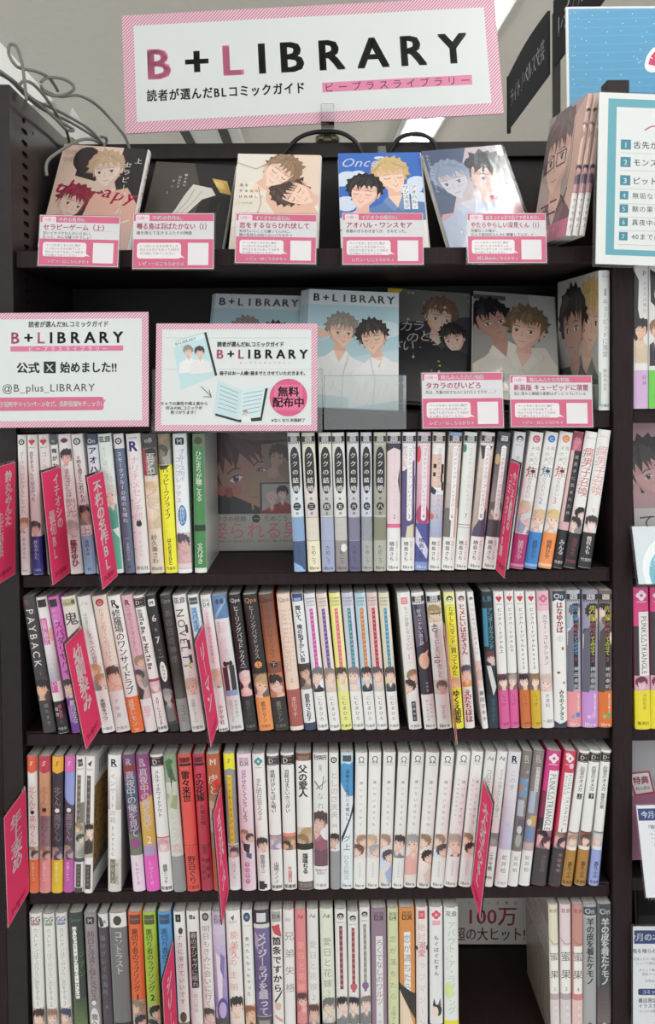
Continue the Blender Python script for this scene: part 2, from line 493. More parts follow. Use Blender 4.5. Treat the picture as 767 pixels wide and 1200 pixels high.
# ------------------------------------------------------------------ the comics
def R(v0, v1, c, u0=0, u1=1): return ('R', v0, v1, c, u0, u1)
def G(v0, v1, c, c2): return ('G', v0, v1, c, c2)
def T(t, v0, v1, c='222', u=.5, s=.66, b=1): return ('T', t, v0, v1, c, u, s, b)
def S(t, v0, v1, c='222', u=.5, s=.62, b=1): return ('S', t, v0, v1, c, u, s, b)
def N(t, v, c='333', s=.3, u=.5, b=1): return ('N', t, v, c, s, u, b)
def F(v0, v1, hair='3a2c2a', skin='dcbfae', cloth='aaa', bg='', k=1): return ('F', v0, v1, hair, skin, cloth, bg, k)
def E(v, c, rv=.03, ru=.35, u=.5): return ('E', v, c, rv, ru, u)
def Q(pts, c): return ('Q', pts, c)
def L(kind, c='222', c2='ddd'): return ('L', kind, c, c2)
def lib(v=.972, c='333'): return N('libre', v, c, .36)

def draw_logo(cv, k, c, c2, w, H):
    y = lambda v: H * (1 - v)
    if k == 'disc':
        cv.ell(w*.5, y(.052), w*.33, w*.33, c); cv.ell(w*.5, y(.052), w*.2, w*.2, c2); cv.ell(w*.5, y(.052), w*.12, w*.12, c)
        cv.line([(w*.3, y(.052)), (w*.7, y(.052))], w*.05, c2)
    elif k == 'heart':
        for sx in (-1, 1): cv.ell(w*(.5 + .13*sx), y(.046), w*.17, w*.17, c)
        cv.poly([(w*.22, y(.05)), (w*.78, y(.05)), (w*.5, y(.078))], c); cv.line([(w*.5, y(.03)), (w*.58, y(.018))], w*.06, '4a6a3a')
        cv.htext('HertZ', w*.5, y(.09), w*.22, '555', 0, 'c')
    elif k == 'beboy':
        cv.rect(w*.02, y(.067), w*.98, y(.026), '222224'); cv.rect(w*.24, y(.064), w*.76, y(.028), 'd8d8d6')
        cv.htext('BE·BOY', w*.5, y(.037), w*.2, '222', 2, 'c', w*.5); cv.htext('COMICS', w*.5, y(.053), w*.2, '222', 2, 'c', w*.5)
        for i in range(7):
            cv.rect(w*(.06 + .13*i), y(.079), w*(.13 + .13*i), y(.069), '2a2a2c')
    elif k == 'R':
        cv.htext('R', w*.5, y(.05), w*.75, c, 2, 'c'); cv.line([(w*.25, y(.083)), (w*.75, y(.083))], w*.04, c)
    elif k == 'M':
        cv.rrect(w*.17, y(.08), w*.83, y(.028), w*.12, c); cv.htext('M', w*.5, y(.054), w*.5, c2, 2, 'c')
    elif k == 'dx':
        cv.rect(w*.2, y(.088), w*.8, y(.028), c); cv.rect(w*.24, y(.086), w*.76, y(.03), c2)
        cv.htext('花恋', w*.5, y(.042), w*.26, c, 1, 'c'); cv.htext('DX', w*.5, y(.068), w*.42, c, 2, 'c')
    elif k == 'dd':
        cv.rect(0, y(.085), w, y(.018), c); cv.htext('D', w*.36, y(.05), w*.55, 'd8d2c8', 1, 'c')
        cv.htext('+', w*.7, y(.05), w*.4, c2, 2, 'c'); cv.line([(w*.15, y(.077)), (w*.85, y(.077))], w*.05, 'aaa'); cv.line([(w*.15, y(.026)), (w*.85, y(.026))], w*.05, '999')
    elif k == 'omega':
        cv.htext('Ω', w*.5, y(.048), w*.72, c, 0, 'c')
        for i in range(2): cv.htext(('OMEGAVERSE', 'COMICS')[i], w*.5, y(.077 + .014*i), w*.16, '888', 0, 'c', w*.62)
    elif k == 'flower':
        r = w*.17
        for a, b in ((1, 0), (-1, 0), (0, 1), (0, -1)): cv.ell(w*.5 + a*r, y(.055) + b*r, r*1.05, r*1.05, c)
        cv.ell(w*.5, y(.055), r*.6, r*.6, c2); cv.line([(w*.2, y(.1)), (w*.8, y(.1))], w*.04, c)
    elif k == 'panda':
        cv.ell(w*.5, y(.05), w*.3, w*.3, '2a2626'); cv.ell(w*.5, y(.056), w*.21, w*.2, c2)
        for sx in (-1, 1): cv.ell(w*(.5 + .09*sx), y(.054), w*.055, w*.07, '2a2626')
        cv.htext('gateau', w*.5, y(.092), w*.2, '555', 0, 'c')
    elif k == 'circ':
        cv.ell(w*.5, y(.05), w*.3, w*.3, c); cv.htext('C', w*.5, y(.05), w*.4, c2, 2, 'c')
    elif k == 'qpa': cv.htext('Qpa', w*.5, y(.04), w*.46, c, 1, 'c')
    elif k == 'on':
        cv.rrect(w*.03, y(.08), w*.97, y(.02), w*.12, c); cv.htext('On', w*.46, y(.048), w*.55, c2, 2, 'c')
    elif k == 'kao': cv.htext('花音', w*.5, y(.037), w*.46, c, 2, 'c'); cv.line([(w*.12, y(.056)), (w*.88, y(.056))], w*.05, c)
    elif k == 's': cv.htext('S', w*.5, y(.05), w*.6, c, 0, 'c', skew=.35)
    elif k == 'box': cv.rrect(w*.12, y(.075), w*.88, y(.02), w*.08, c); cv.htext('BL', w*.5, y(.047), w*.42, c2, 1, 'c')
    elif k == 'word': cv.htext(c2, w*.5, y(.045), w*.42, c, 2, 'c', w*.8)
    elif k == 'script':
        cv.line([(w*.25, y(.065)), (w*.4, y(.035)), (w*.5, y(.06)), (w*.75, y(.04)), (w*.6, y(.065)), (w*.8, y(.06))], w*.06, c)

def draw_art(cv, arts, w, H, seed):
    rnd = random.Random(seed)
    y = lambda v: H * (1 - v)
    for a in arts:
        k = a[0]
        if k == 'R': cv.rect(w*a[4], y(a[2]), w*a[5], y(a[1]), a[3])
        elif k == 'G':
            for i in range(8):
                t0, t1 = i/8, (i+1)/8
                cv.rect(0, y(a[1] + (a[2]-a[1])*t1), w, y(a[1] + (a[2]-a[1])*t0), mixh(a[3], a[4], (i + .5)/8), up=1 if i == 0 else 0)
        elif k == 'T': cv.vtext(a[1], w*a[5], y(a[2]), y(a[3]), w*a[6], a[4], a[7])
        elif k == 'S':
            L_ = H*(a[3]-a[2]); sz = w*a[6]; W = cv.width(a[1], sz, a[7])
            sp = max(0, (L_ - W)/max(1, len(a[1]) - 1)) if W < L_ else 0
            cv.htext(a[1], w*a[5], y(a[2]), sz, a[4], a[7], 'l', L_, sp, rot=-math.pi/2)
        elif k == 'N': cv.htext(a[1], w*a[5], y(a[2]), w*a[4], a[3], a[6], 'c', w*.86)
        elif k == 'E': cv.ell(w*a[5], y(a[1]), w*a[4], H*a[3], a[2])
        elif k == 'Q': cv.poly([(w*p[0], y(p[1])) for p in a[1]], a[2])
        elif k == 'L': draw_logo(cv, a[1], a[2], a[3], w, H)
        elif k == 'F':
            _, v0, v1, hair, skin, cloth, bg, n = a
            if bg: cv.rect(0, y(v1), w, y(v0), bg)
            old = cv.clip; cv.clip = (w*.04, y(v1), w*.96, y(v0))
            bh = H*(v1 - v0)
            dt = 1 if w > .0115 else 0
            if n == 1:
                s_ = min(w*1.35, bh*.85)
                portrait(cv, w*(.42 + .16*rnd.random()), y(v0) - s_*.62, s_, hair, skin, cloth, rnd.uniform(-.4, .4), rnd.choice((-1, 1)), dt, rnd.random() < .6, seed, line='6a5650')
            else:
                h2 = mixh(hair, 'c8a878', .6) if rnd.random() < .6 else mixh(hair, '14100f', .6)
                s_ = min(w*1.1, bh*.66); sd_ = rnd.choice((-1, 1))
                portrait(cv, w*(.5 + .22*sd_), y(v0) - s_*.58, s_, h2, skin, mixh(cloth, 'ffffff', .4), .45*sd_, sd_, dt, True, seed, line='6a5650')
                portrait(cv, w*(.5 - .24*sd_), y(v0) - s_*.9 - (bh*.22 if bh > w*1.8 else bh*.08), s_, hair, skin, cloth, -.5*sd_, -sd_, dt, True, seed + 5, line='6a5650')
            cv.clip = old

PROF = (0, .07, .2, .38, .62, .8, .93, 1)
def prof(w, e=0.0):
    """plan of a slightly rounded spine"""
    b = min(.0030, w*.22)
    return [((u*w) + (-e if u == 0 else e if u == 1 else 0), b*abs(2*u - 1)**3 - e) for u in PROF]

def shell(mb, w, D, z0, z1, e, t, col_sp, col_l, col_r, mat=0):
    """folded card: front side at x=0, spine at y=0, back side at x=w"""
    P = prof(w, e)
    o = [(-e, D)] + P + [(w + e, D)]
    i = [(-e + t, D)] + [(min(max(x, -e + t), w + e - t), y + t) for x, y in P] + [(w + e - t, D)]
    n = len(o); inn = lin('c8c5bd')
    for k in range(n - 1):
        a, b = o[k], o[k+1]; p, q = i[k], i[k+1]
        col = col_l if k == 0 else col_r if k == n - 2 else col_sp
        mb.face([(a[0], a[1], z0), (b[0], b[1], z0), (b[0], b[1], z1), (a[0], a[1], z1)], col, mat)
        mb.face([(q[0], q[1], z0), (p[0], p[1], z0), (p[0], p[1], z1), (q[0], q[1], z1)], inn, mat)
        mb.face([(a[0], a[1], z1), (b[0], b[1], z1), (q[0], q[1], z1), (p[0], p[1], z1)], col, mat)
        mb.face([(b[0], b[1], z0), (a[0], a[1], z0), (p[0], p[1], z0), (q[0], q[1], z0)], col, mat)
    for k in (0, n - 1):
        a, p = o[k], i[k]; f = [(a[0], a[1], z0), (a[0], a[1], z1), (p[0], p[1], z1), (p[0], p[1], z0)]
        mb.face(f if k == 0 else f[::-1], inn, mat)

def spine_map(w, e):
    P = prof(w, e); U = [u*w for u in PROF]
    def mp(u, v, n):
        k = 0
        while k < len(U) - 2 and u > U[k+1] + 1e-8: k += 1
        (x0, y0), (x1, y1) = P[k], P[k+1]
        t = (u - U[k])/(U[k+1] - U[k])
        L_ = math.hypot(x1 - x0, y1 - y0)
        return (x0 + (x1 - x0)*t + n*(y1 - y0)/L_, y0 + (y1 - y0)*t - n*(x1 - x0)/L_, v)
    return mp

BOOK_SEED = [100]
def comic(mw, w, H, D, base, arts, label, group, obi=None, left=None, right=None, front=None, back=None, mat=None, cat='comic book', obi_front=None):
    """a paperback: cover > printing, page block, and the paper band where it has one"""
    BOOK_SEED[0] += 1; sd = BOOK_SEED[0]
    mat = mat or M_WRAP
    root = empty('comic_book', mw); tag(root, label, cat, group)
    c = prof(w)[0][1]; SP = tuple(u*w for u in PROF[1:-1])
    mb = MB()
    shell(mb, w, D, 0, H, 0, .0006, lin(base), lin(left or base), lin(right or base))
    cv = Canvas(mb, spine_map(w, 0), w, H, SP)
    draw_art(cv, arts, w, H, sd)
    if front:
        fc = Canvas(mb, lambda u, v, n: (-n, D - u, v), D - c, H); front(fc)
    if back:
        bc = Canvas(mb, lambda u, v, n: (w + n, c + u, v), D - c, H); back(bc)
    mb.build('cover', mat, root)
    pb = MB(); pb.box((.0007, c + .0012, .0012), (w - .0007, D - .002, H - .0012))
    pb.build('page_block', M_PAGE, root)
    if obi:
        v0, oc, oarts = obi
        ob = MB(); e = .0002; hb = H*(1 - v0)
        shell(ob, w, D - .002, .0004, hb, e, .00018, lin(oc), lin(oc), lin(oc))
        ocv = Canvas(ob, spine_map(w, e), w, H, SP); ocv.clip = (0, .0004, w, hb)
        draw_art(ocv, oarts, w, H, sd + 50)
        if obi_front:
            fo = Canvas(ob, lambda u, v, n: (-e - n, D - .002 - u, v), D - c, hb); obi_front(fo)
        b = ob.build('paper_band', mat, root)
    return root

# ------------------------------------------------------------------ spines, shelf by shelf: (top x, foot x, width in photo px, colour, what it looks like, printing, extras)
W = 'dbdbd8'; K = '1f1d1f'
GR = '8a8a8a'
def kuku(num, c1, c2, c3, foot):
    a = [L('beboy'), G(.085, .6, c1, mixh(c1, c2, .6)), R(.61, .78, c3), R(.605, .612, '999'), R(.775, .782, '999'),
         E(.19, '262424', .09, .37), E(.34, '262424', .1, .37), R(.2, .33, '262424', .13, .87), T('ククの結婚', .135, .43, 'e4e2dc', .5, .5, 1), N('第', .475, '444', .24), E(.53, '262424', .029, .31),
         N(num, .53, 'ddd', .42), N('巻', .58, '444', .24), T('……', .64, .75, '777', .35, .3, 0), T('……', .64, .75, '777', .65, .3, 0)]
    if foot: a += [R(.78, 1, foot)]
    return a + [T('ためこう', .81, .945, '3a3a3c', .5, .4, 0), lib()]
def cosme(n, base, mid, cap='e4e2e2', tint='9a8f9c', obi=None):
    a = [R(.09, .74, mid)] + [L('beboy')]
    return a
ROW1 = [
 (19.8, 24.6, 11.4, W, 'white comic with black disc logo and grey title, beside the shelf pillar', [L('disc'), T('ダーリン、いいかげんにしやがれ', .12, .56, '8c8888', .5, .5, 0), F(.585, .7, 'a8835c', 'dcc0ae', '6a5a50'), T('鈴丸みんた', .73, .89, '888', .5, .42, 0), N('文苑', .97, '999', .3)], {}),
 (31.1, 38.5, 12, W, 'white comic with red heart logo and navy foot band', [L('heart', 'c8343c'), T('恋をするつもりはなかった', .12, .475, '3a3a3a', .42, .44, 1), F(.61, .73, '4a4448', 'd8b8ac', '333')], {'obi': (.725, '2c3184', [T('鈴丸みんた', .75, .89, 'e6e6ea', .45, .4, 1), N('一迅社', .965, 'ccc', .24)]), 'left': 'b83a5a'}),
 (43.7, 55.6, 12.6, W, 'white comic with red heart logo half covered by a pink tab', [L('heart', 'c8343c'), T('ゴールデンスパイク', .12, .5, '777', .5, .46, 0), F(.6, .72, '8a6a50', 'dcc0ae', '777')], {'obi': (.72, '9a8f80', [T('鈴丸みんた', .75, .88, '444', .5, .4, 0)])}),
 (57.6, 69.5, 9.6, W, 'white comic with dark boxed logo and heavy black title behind pink tab', [R(0, .07, '4a4c50'), L('box', '4a4c50', 'ccc'), T('俺がお前を幸せにする', .09, .62, K, .5, .72, 2)], {}),
 (67, 82.4, 14.6, W, 'white comic with small portrait near the top and magenta author name', [N('Canna', .045, '777', .24), E(.045, '8a3040', .018, .28), E(.045, '3a2024', .008, .2), F(.1, .225, '2a2628', 'd8b0a4', 'b8a8a0'), T('まなざしは', .245, .45, '6a6462', .5, .5, 0), T('閃光', .46, .59, 'b08a88', .55, .82, 0), F(.61, .74, 'b8b0ac', 'd4cac6', 'ccc'), T('篠芽ゆひ', .755, .945, 'a83a5c', .5, .78, 2)], {}),
 (82.7, 99.4, 13.4, W, 'white comic with black ring logo, dark portrait and pale blue foot', [L('disc'), T('0時を過ぎたら君のもの', .15, .49, '333', .5, .46, 1), F(.505, .65, '3a3032', 'b89888', '555', '8a8480'), T('上', .66, .72, '8a8078', .5, .8, 0)], {'obi': (.725, '8fb4d6', [T('森野まゆ', .755, .87, '344', .5, .36, 1), N('M', .965, '456', .4)])}),
 (99.8, 113.2, 13, 'cfd6de', 'pale grey comic with heavy black title on blue logo, behind pink tab', [R(.0, .068, '36405a'), L('on', '36405a'), T('アオハルにウソ', .085, .55, K, .5, .72, 2), F(.7, .92, '5a4a40', 'd8b8a4', '8aa')], {}),
 (114, 129, 15.4, 'd6e0da', 'pale mint comic with white haired figure and teal foot', [L('kao'), T('キミに逢いに往く', .09, .36, 'a4c0b4', .4, .5, 0), T('まであと', .3, .42, '9cc0b4', .75, .4, 0), F(.36, .8, 'ccd0cc', 'e0c8bc', '4a9a86'), Q([(.1, .62), (.95, .75), (.95, .97), (.45, .97)], '5aa892')], {}),
 (131.5, 146.3, 11.9, '5b6880', 'slate blue comic with white top and white title', [R(0, .105, W), L('disc'), T('スモークブルーの雨のち晴れ', .125, .64, 'd8dde4', .5, .5, 0), S('————', .66, .7, '8f9bb0', .5, .2, 0), T('一', .735, .765, 'd8dde4', .5, .5, 0), T('波真田かもめ', .78, .91, 'c8ced8', .5, .3, 0), N('M', .955, '2c3444', .36)], {}),
 (146.8, 159, 16.6, W, 'white comic with purple letter R logo and sketchy pink title', [N('SUPER', .03, '777', .2), N('R', .085, '5a3c9c', 1.0, .5, 2), T('メリサンドレ', .19, .88, '4a4448', .1, .2, 1), T('ナリチメセンチ郎', .16, .62, 'd8a0b8', .5, .72, 0), E(.645, '222', .02, .2), E(.63, '222', .012, .08, .42), E(.63, '222', .012, .08, .58), T('オリチメなな', .7, .88, 'c8a8b4', .5, .3, 0), N('祥伝社', .962, '444', .3)], {}),
 (165.4, 176.8, 15.6, 'd6cbb8', 'beige comic with dark ink lettering over top and drawn faces', [R(0, .1, '3a3838'), N('oB', .045, 'ccc', .5), F(.1, .3, '2c2a2a', '8a8480', '444', '6a6660'), Q([(0,.1),(.2,.12),(.2,.3),(0,.3)], 'b03a4c'), T('百と卍', .14, .31, 'e8e4dc', .55, .75, 2), F(.34, .68, 'cdbfa6', 'dccab2', 'c4b49a', 'd4c4a8', 2), T('紗久楽さわ', .72, .93, '4a4642', .45, .46, 0), N('祥伝社', .965, '777', .28)], {}),
 (184, 193.7, 14.3, 'b4b0a0', 'olive grey topped comic wrapped in a bright yellow band', [F(.0, .22, '4a4a40', '7a7868', '5a584c', '7c7a6c', 2)], {'obi': (.225, 'e3e02e', [Q([(0,.226),(.9,.226),(.6,.25),(.1,.26)], '33322a'), T('ハッピークソライフ', .24, .61, '2a2a20', .5, .74, 1), T('……', .64, .72, '555', .5, .4, 0), T('はらだまさひと', .75, .94, '33322a', .5, .5, 2), N('竹書房', .965, '554', .26)])}),
 (201.7, 208.5, 16, 'dde1e6', 'white comic with black M logo and blue oval author badge', [L('M'), T('ブルースカイ', .11, .34, '9aa8c8', .62, .5, 1), T('コンプレックス', .16, .5, 'a89cc0', .32, .4, 1), E(.585, '4a80b4', .075, .31), T('市川けい', .525, .645, 'e8eef4', .5, .42, 1), F(.71, .97, '4a4c54', 'cfa4a0', 'caa0a4', 'c4a8aa'), R(.93, .965, 'd8c8c8')], {}),
 (224.7, 228, 13.8, '417f48', 'green comic with white title and black label, last before the face-out volume', [R(0, .09, '6c7a56'), E(.05, '3c4434', .028, .33), R(0, 1, '6f9a70', 0, .06), R(0, 1, '6f9a70', .94, 1), T('ひだまりが聴こえる', .125, .485, 'e2eae0', .5, .6, 1), R(.655, .7, '22281f', .04, .96), T('文乃ゆき', .785, .935, 'e2eae0', .5, .6, 1), R(.965, 1, 'd8dcd4')], {'right': 'b8beb8'}),
]
FB = 'libre'
ROW1B = [
 (336.3, 344.7, 14.2, 'd8dad8', 'comic with black capsule title, disc numeral two and deep blue foot', kuku('二', 'd8dad8', 'b8c8d8', '7f9cc0', '3c5278') + [Q([(0,.93),(.6,.96),(.95,1),(0,1)], '8fb0d8')], {}),
 (353, 361, 14.9, 'dcd8c4', 'comic with black capsule title, disc numeral three and cream foot', kuku('三', 'e0dcc8', 'b8a8b8', 'd0c8b8', 'e0d8bc'), {}),
 (372.7, 377.5, 14.8, 'd4d4cc', 'comic with black capsule title, disc numeral four and lilac foot', kuku('四', 'd8d8cc', '8c8c98', '9ea4bc', '9aa0bc'), {}),
 (388.5, 393.6, 14.3, 'd8d8d4', 'comic with black capsule title, disc numeral five and taupe foot', kuku('五', 'd8d8d4', 'c8c8c4', 'b8b4b0', '8f888a') + [E(.83, 'd8d8d4', .03, .25, .7)], {}),
 (406, 409, 13.6, 'd0d0d2', 'comic with black capsule title, disc numeral six and dusky violet foot', kuku('六', 'd0d0d2', '9c9aac', '77748c', '5f5c7c'), {}),
 (422.4, 423.9, 12.7, 'd0d2d8', 'comic with black capsule title, disc numeral seven and grey foot', kuku('七', 'd0d2da', 'b0b4c4', '8f9298', 'a4a6a4'), {}),
 (438, 438, 14.3, 'cccabc', 'comic with black capsule title, disc numeral eight and olive grey spine', kuku('八', 'a8a898', '8c8c80', '80826c', 'a8a89c'), {}),
]
CM = 'コスメティック・プレイラバー'
def cosm(n, arts, name=True, tcol='8c8690', obi=True, cap='e2e0e0'):
    a = [R(.085, .76, 'ddd')] + arts + [L('beboy')]
    if cap: a += [E(.115, cap, .018, .2, .55), E(.62, cap, .02, .2, .55), R(.12, .62, cap, .36, .75)]
    a += [T(CM, .11, .575, tcol, .555, .34, 0), N(str(n), .605, '6a6468', .44, .55, 0)]
    a += [R(.765, 1, 'dddcda'), T('楢島さち', .785, .935, '333', .35, .36, 1), T('週間マンガ大賞', .785, .93, 'a86a78', .72, .2, 0), lib()]
    return a
ROW1B += [
 (453.6, 453.2, 15.6, 'dcd4d6', 'white and pink comic numbered two, first right of the capsule-title volumes', cosm(2, [R(.09, .68, 'dac8cc'), Q([(0,.08),(1,.08),(1,.13),(.5,.11),(0,.14)], '3a3444'), Q([(.95,.25),(.8,.35),(.95,.45)], '2c2830'), R(.66, .69, 'd86a8c')], tcol='c8b4bc', cap=''), {}),
 (471.9, 469.8, 15.4, 'd8d4da', 'comic numbered three with deep purple figure and white capsule title', cosm(3, [F(.1, .45, 'd4ccd8', 'e0d4d4', '4a3c68', 'c8bcd0'), R(.28, .76, '4c4068', .0, .36), Q([(0,.3),(.9,.2),(1,.76),(0,.76)], '574a78'), Q([(.4,.68),(.9,.66),(.9,.76),(.3,.76)], 'ccc8a8')]), {}),
 (490, 486, 15, 'd6c0ca', 'pink comic numbered four with violet-blue foot', cosm(4, [G(.09, .66, 'dcc0c8', 'c48ca4'), E(.16, 'd04a52', .06, .16, .1), E(.6, 'a8406c', .08, .5)], cap='e0d4d8') + [R(.66, 1, '4c5090'), Q([(0,.68),(1,.85),(.9,.92),(0,.8)], 'c8c8dc'), R(.94, 1, '7c90c4'), T('楢島さち', .76, .92, '2a2c50', .45, .4, 1), lib(c='dde')], {}),
 (507.6, 501.9, 15.2, 'd8ccc4', 'beige comic numbered five with scattered black squares', cosm(5, [R(.16, .4, 'd4b8a8', .0, .8), R(.23, .26, K, .1, .35), R(.29, .32, K, .1, .3), R(.23, .3, K, .75, .95), R(.3, .36, K, .72, .88), R(.36, .42, K, .8, .98), Q([(0,.39),(.4,.42),(.3,.46),(0,.44)], '2c3048'), G(.45, .76, 'c8c0c4', '9ca4c4'), E(.61, 'd06a48', .022, .18, .1)], cap=''), {}),
 (526.8, 517, 15, 'd0c8c0', 'tan comic numbered six with blue topped logo and capsule title', cosm(6, [R(0, .03, '8ca4c8'), G(.09, .55, 'ccc0b8', 'a89c94'), R(.55, .76, '6c6864', 0, .5), R(.5, .76, 'c8a48c', .75, .9)]), {}),
 (545, 532.7, 15.6, 'dcdedc', 'white comic numbered seven with green patch and pale title', cosm(7, [R(.09, .76, 'd8dcd8'), E(.12, '4c8474', .03, .16, .08), R(.67, .675, '666'), R(.69, .694, '888')], tcol='a8b4ac', cap=''), {}),
 (565, 548.3, 15.6, 'd0c8c4', 'pale brown comic numbered eight with dark hair at top', cosm(8, [G(.09, .76, 'd0c4bc', 'a89488'), Q([(0,.1),(.9,.1),(.5,.18),(.2,.2)], '3a3440'), Q([(.1,.7),(.9,.55),(1,.76),(0,.76)], '4c4860')]), {}),
 (584.6, 565.3, 15.2, '55505a', 'charcoal comic numbered nine with white capsule title, beside a pink tab', cosm(9, [G(.0, .5, '3c3c44', '8c7c80'), E(.2, 'b8a070', .04, .18, .15), F(.5, .66, '5a4a48', 'c8a8a0', '444', '8a7c7c'), R(.64, .76, '4a4448')]), {}),
 (603.6, 583.4, 13.4, 'c8c8cc', 'silvery white comic with panda logo directly right of the pink tab', [L('panda', K, 'ccc'), T('ホライズンホテル', .16, .6, '777', .5, .4, 0), F(.38, .5, '888', 'ccc', 'aaa')], {}),
 (622.4, 597.7, 15.4, W, 'white comic with pink C badge and magenta foot band', [L('circ', 'c8507c'), T('海・心に', .1, .24, '888', .7, .36, 0), T('その声に', .1, .27, '888', .35, .36, 0), T('焦', .25, .33, '8a3a48', .5, .9, 0), E(.285, '3a2c2c', .012, .18, .6), T('がされたい', .33, .48, '8a8484', .45, .42, 0), F(.5, .74, 'c8ccd0', 'd8b8a8', '4a5a8c', 'd4ccc8', 2)], {'obi': (.745, 'a8346c', [T('楢野かや', .79, .93, 'e0c0d0', .5, .42, 1), R(.965, .985, 'c880a4')])}),
 (640.6, 614.4, 14.8, W, 'white comic with blue C badge and bright blue foot band', [L('circ', '3c7cc0'), T('海・心に', .1, .24, '8894a0', .7, .36, 0), T('その声に', .1, .27, '8894a0', .35, .36, 0), T('焦', .25, .33, '3a6a8c', .5, .9, 0), E(.285, '2c3a48', .012, .18, .6), T('がされたい', .33, .47, '8890a0', .45, .4, 0), N('2', .5, '6c94b8', .7, .4, 0), F(.56, .74, 'd0b890', 'e0c4b4', 'a8b4c4')], {'obi': (.735, '3a80c4', [T('楢野かや', .79, .93, '1c3c6c', .5, .42, 1), R(.965, .985, '80b0dc')])}),
 (657.2, 630.7, 15.4, W, 'white comic with orange C badge and orange foot band', [L('circ', 'e08850'), T('海・心に', .1, .24, '988c88', .7, .36, 0), T('その声に', .1, .27, '988c88', .35, .36, 0), T('焦', .25, .33, 'b85a48', .5, .9, 0), E(.285, '4a3030', .012, .18, .6), T('がされたい', .33, .47, '988c88', .45, .4, 0), N('3', .5, 'c88890', .7, .4, 0), F(.56, .74, 'd4bc84', 'e4ccb8', 'b8bca8')], {'obi': (.74, 'e88f52', [T('楢野かや', .79, .93, '5a3020', .5, .42, 1), R(.965, .985, 'f0c0a0')])}),
 (674, 647.8, 11.6, 'c8a8ac', 'slim comic with rose top and black strips, before the tall red titles', [F(.0, .16, '8a3a50', 'c87c8c', 'a84c64', 'b86078'), R(.14, .66, '262426', .3, 1), T('腐男子に囲まれた件', .16, .62, 'a8a4a4', .6, .4, 0), R(.14, .66, 'd4b8b4', 0, .25)], {'obi': (.72, '222022', [T('みんる', .79, .9, 'ddd', .5, .6, 1), N('竹書房', .955, 'ccc', .36)])}),
 (687, 660.4, 14.4, W, 'white comic with large red title and black foot, fuller face drawing', [N('Daria', .045, 'c08890', .28, .5, 0), T('腐男子召喚', .115, .475, 'b4444c', .55, .84, 0), T('異世界で神獣にハメられました', .13, .45, '8a6a6a', .15, .2, 0), F(.55, .745, '2c2628', 'e0c8c4', '3a3034', 'd8ccca', 2)], {'obi': (.745, '211f21', [T('鶴咲もも', .78, .91, '8c4448', .55, .42, 1), N('竹書房', .95, 'a84c4c', .28)]), 'left': '2a2829'}),
 (702.4, 677.7, 15, W, 'white comic with pale red title and numeral eleven, outermost against the pillar', [N('Daria', .045, 'd0a0a4', .28, .5, 0), T('腐男子召喚', .115, .475, 'd08c8c', .55, .84, 0), T('異世界で神獣にハメられました', .13, .45, 'a89090', .15, .2, 0), N('II', .58, 'c89c9c', .5, .5, 0), F(.615, .745, '3a3234', 'e4d4d0', '444', 'd8d2ce')], {'obi': (.745, '232124', [T('鶴咲もも', .77, .9, 'e0dcdc', .5, .46, 1), N('竹書房', .94, 'ccc', .28)]), 'left': '222021', 'dy': -2}),
]
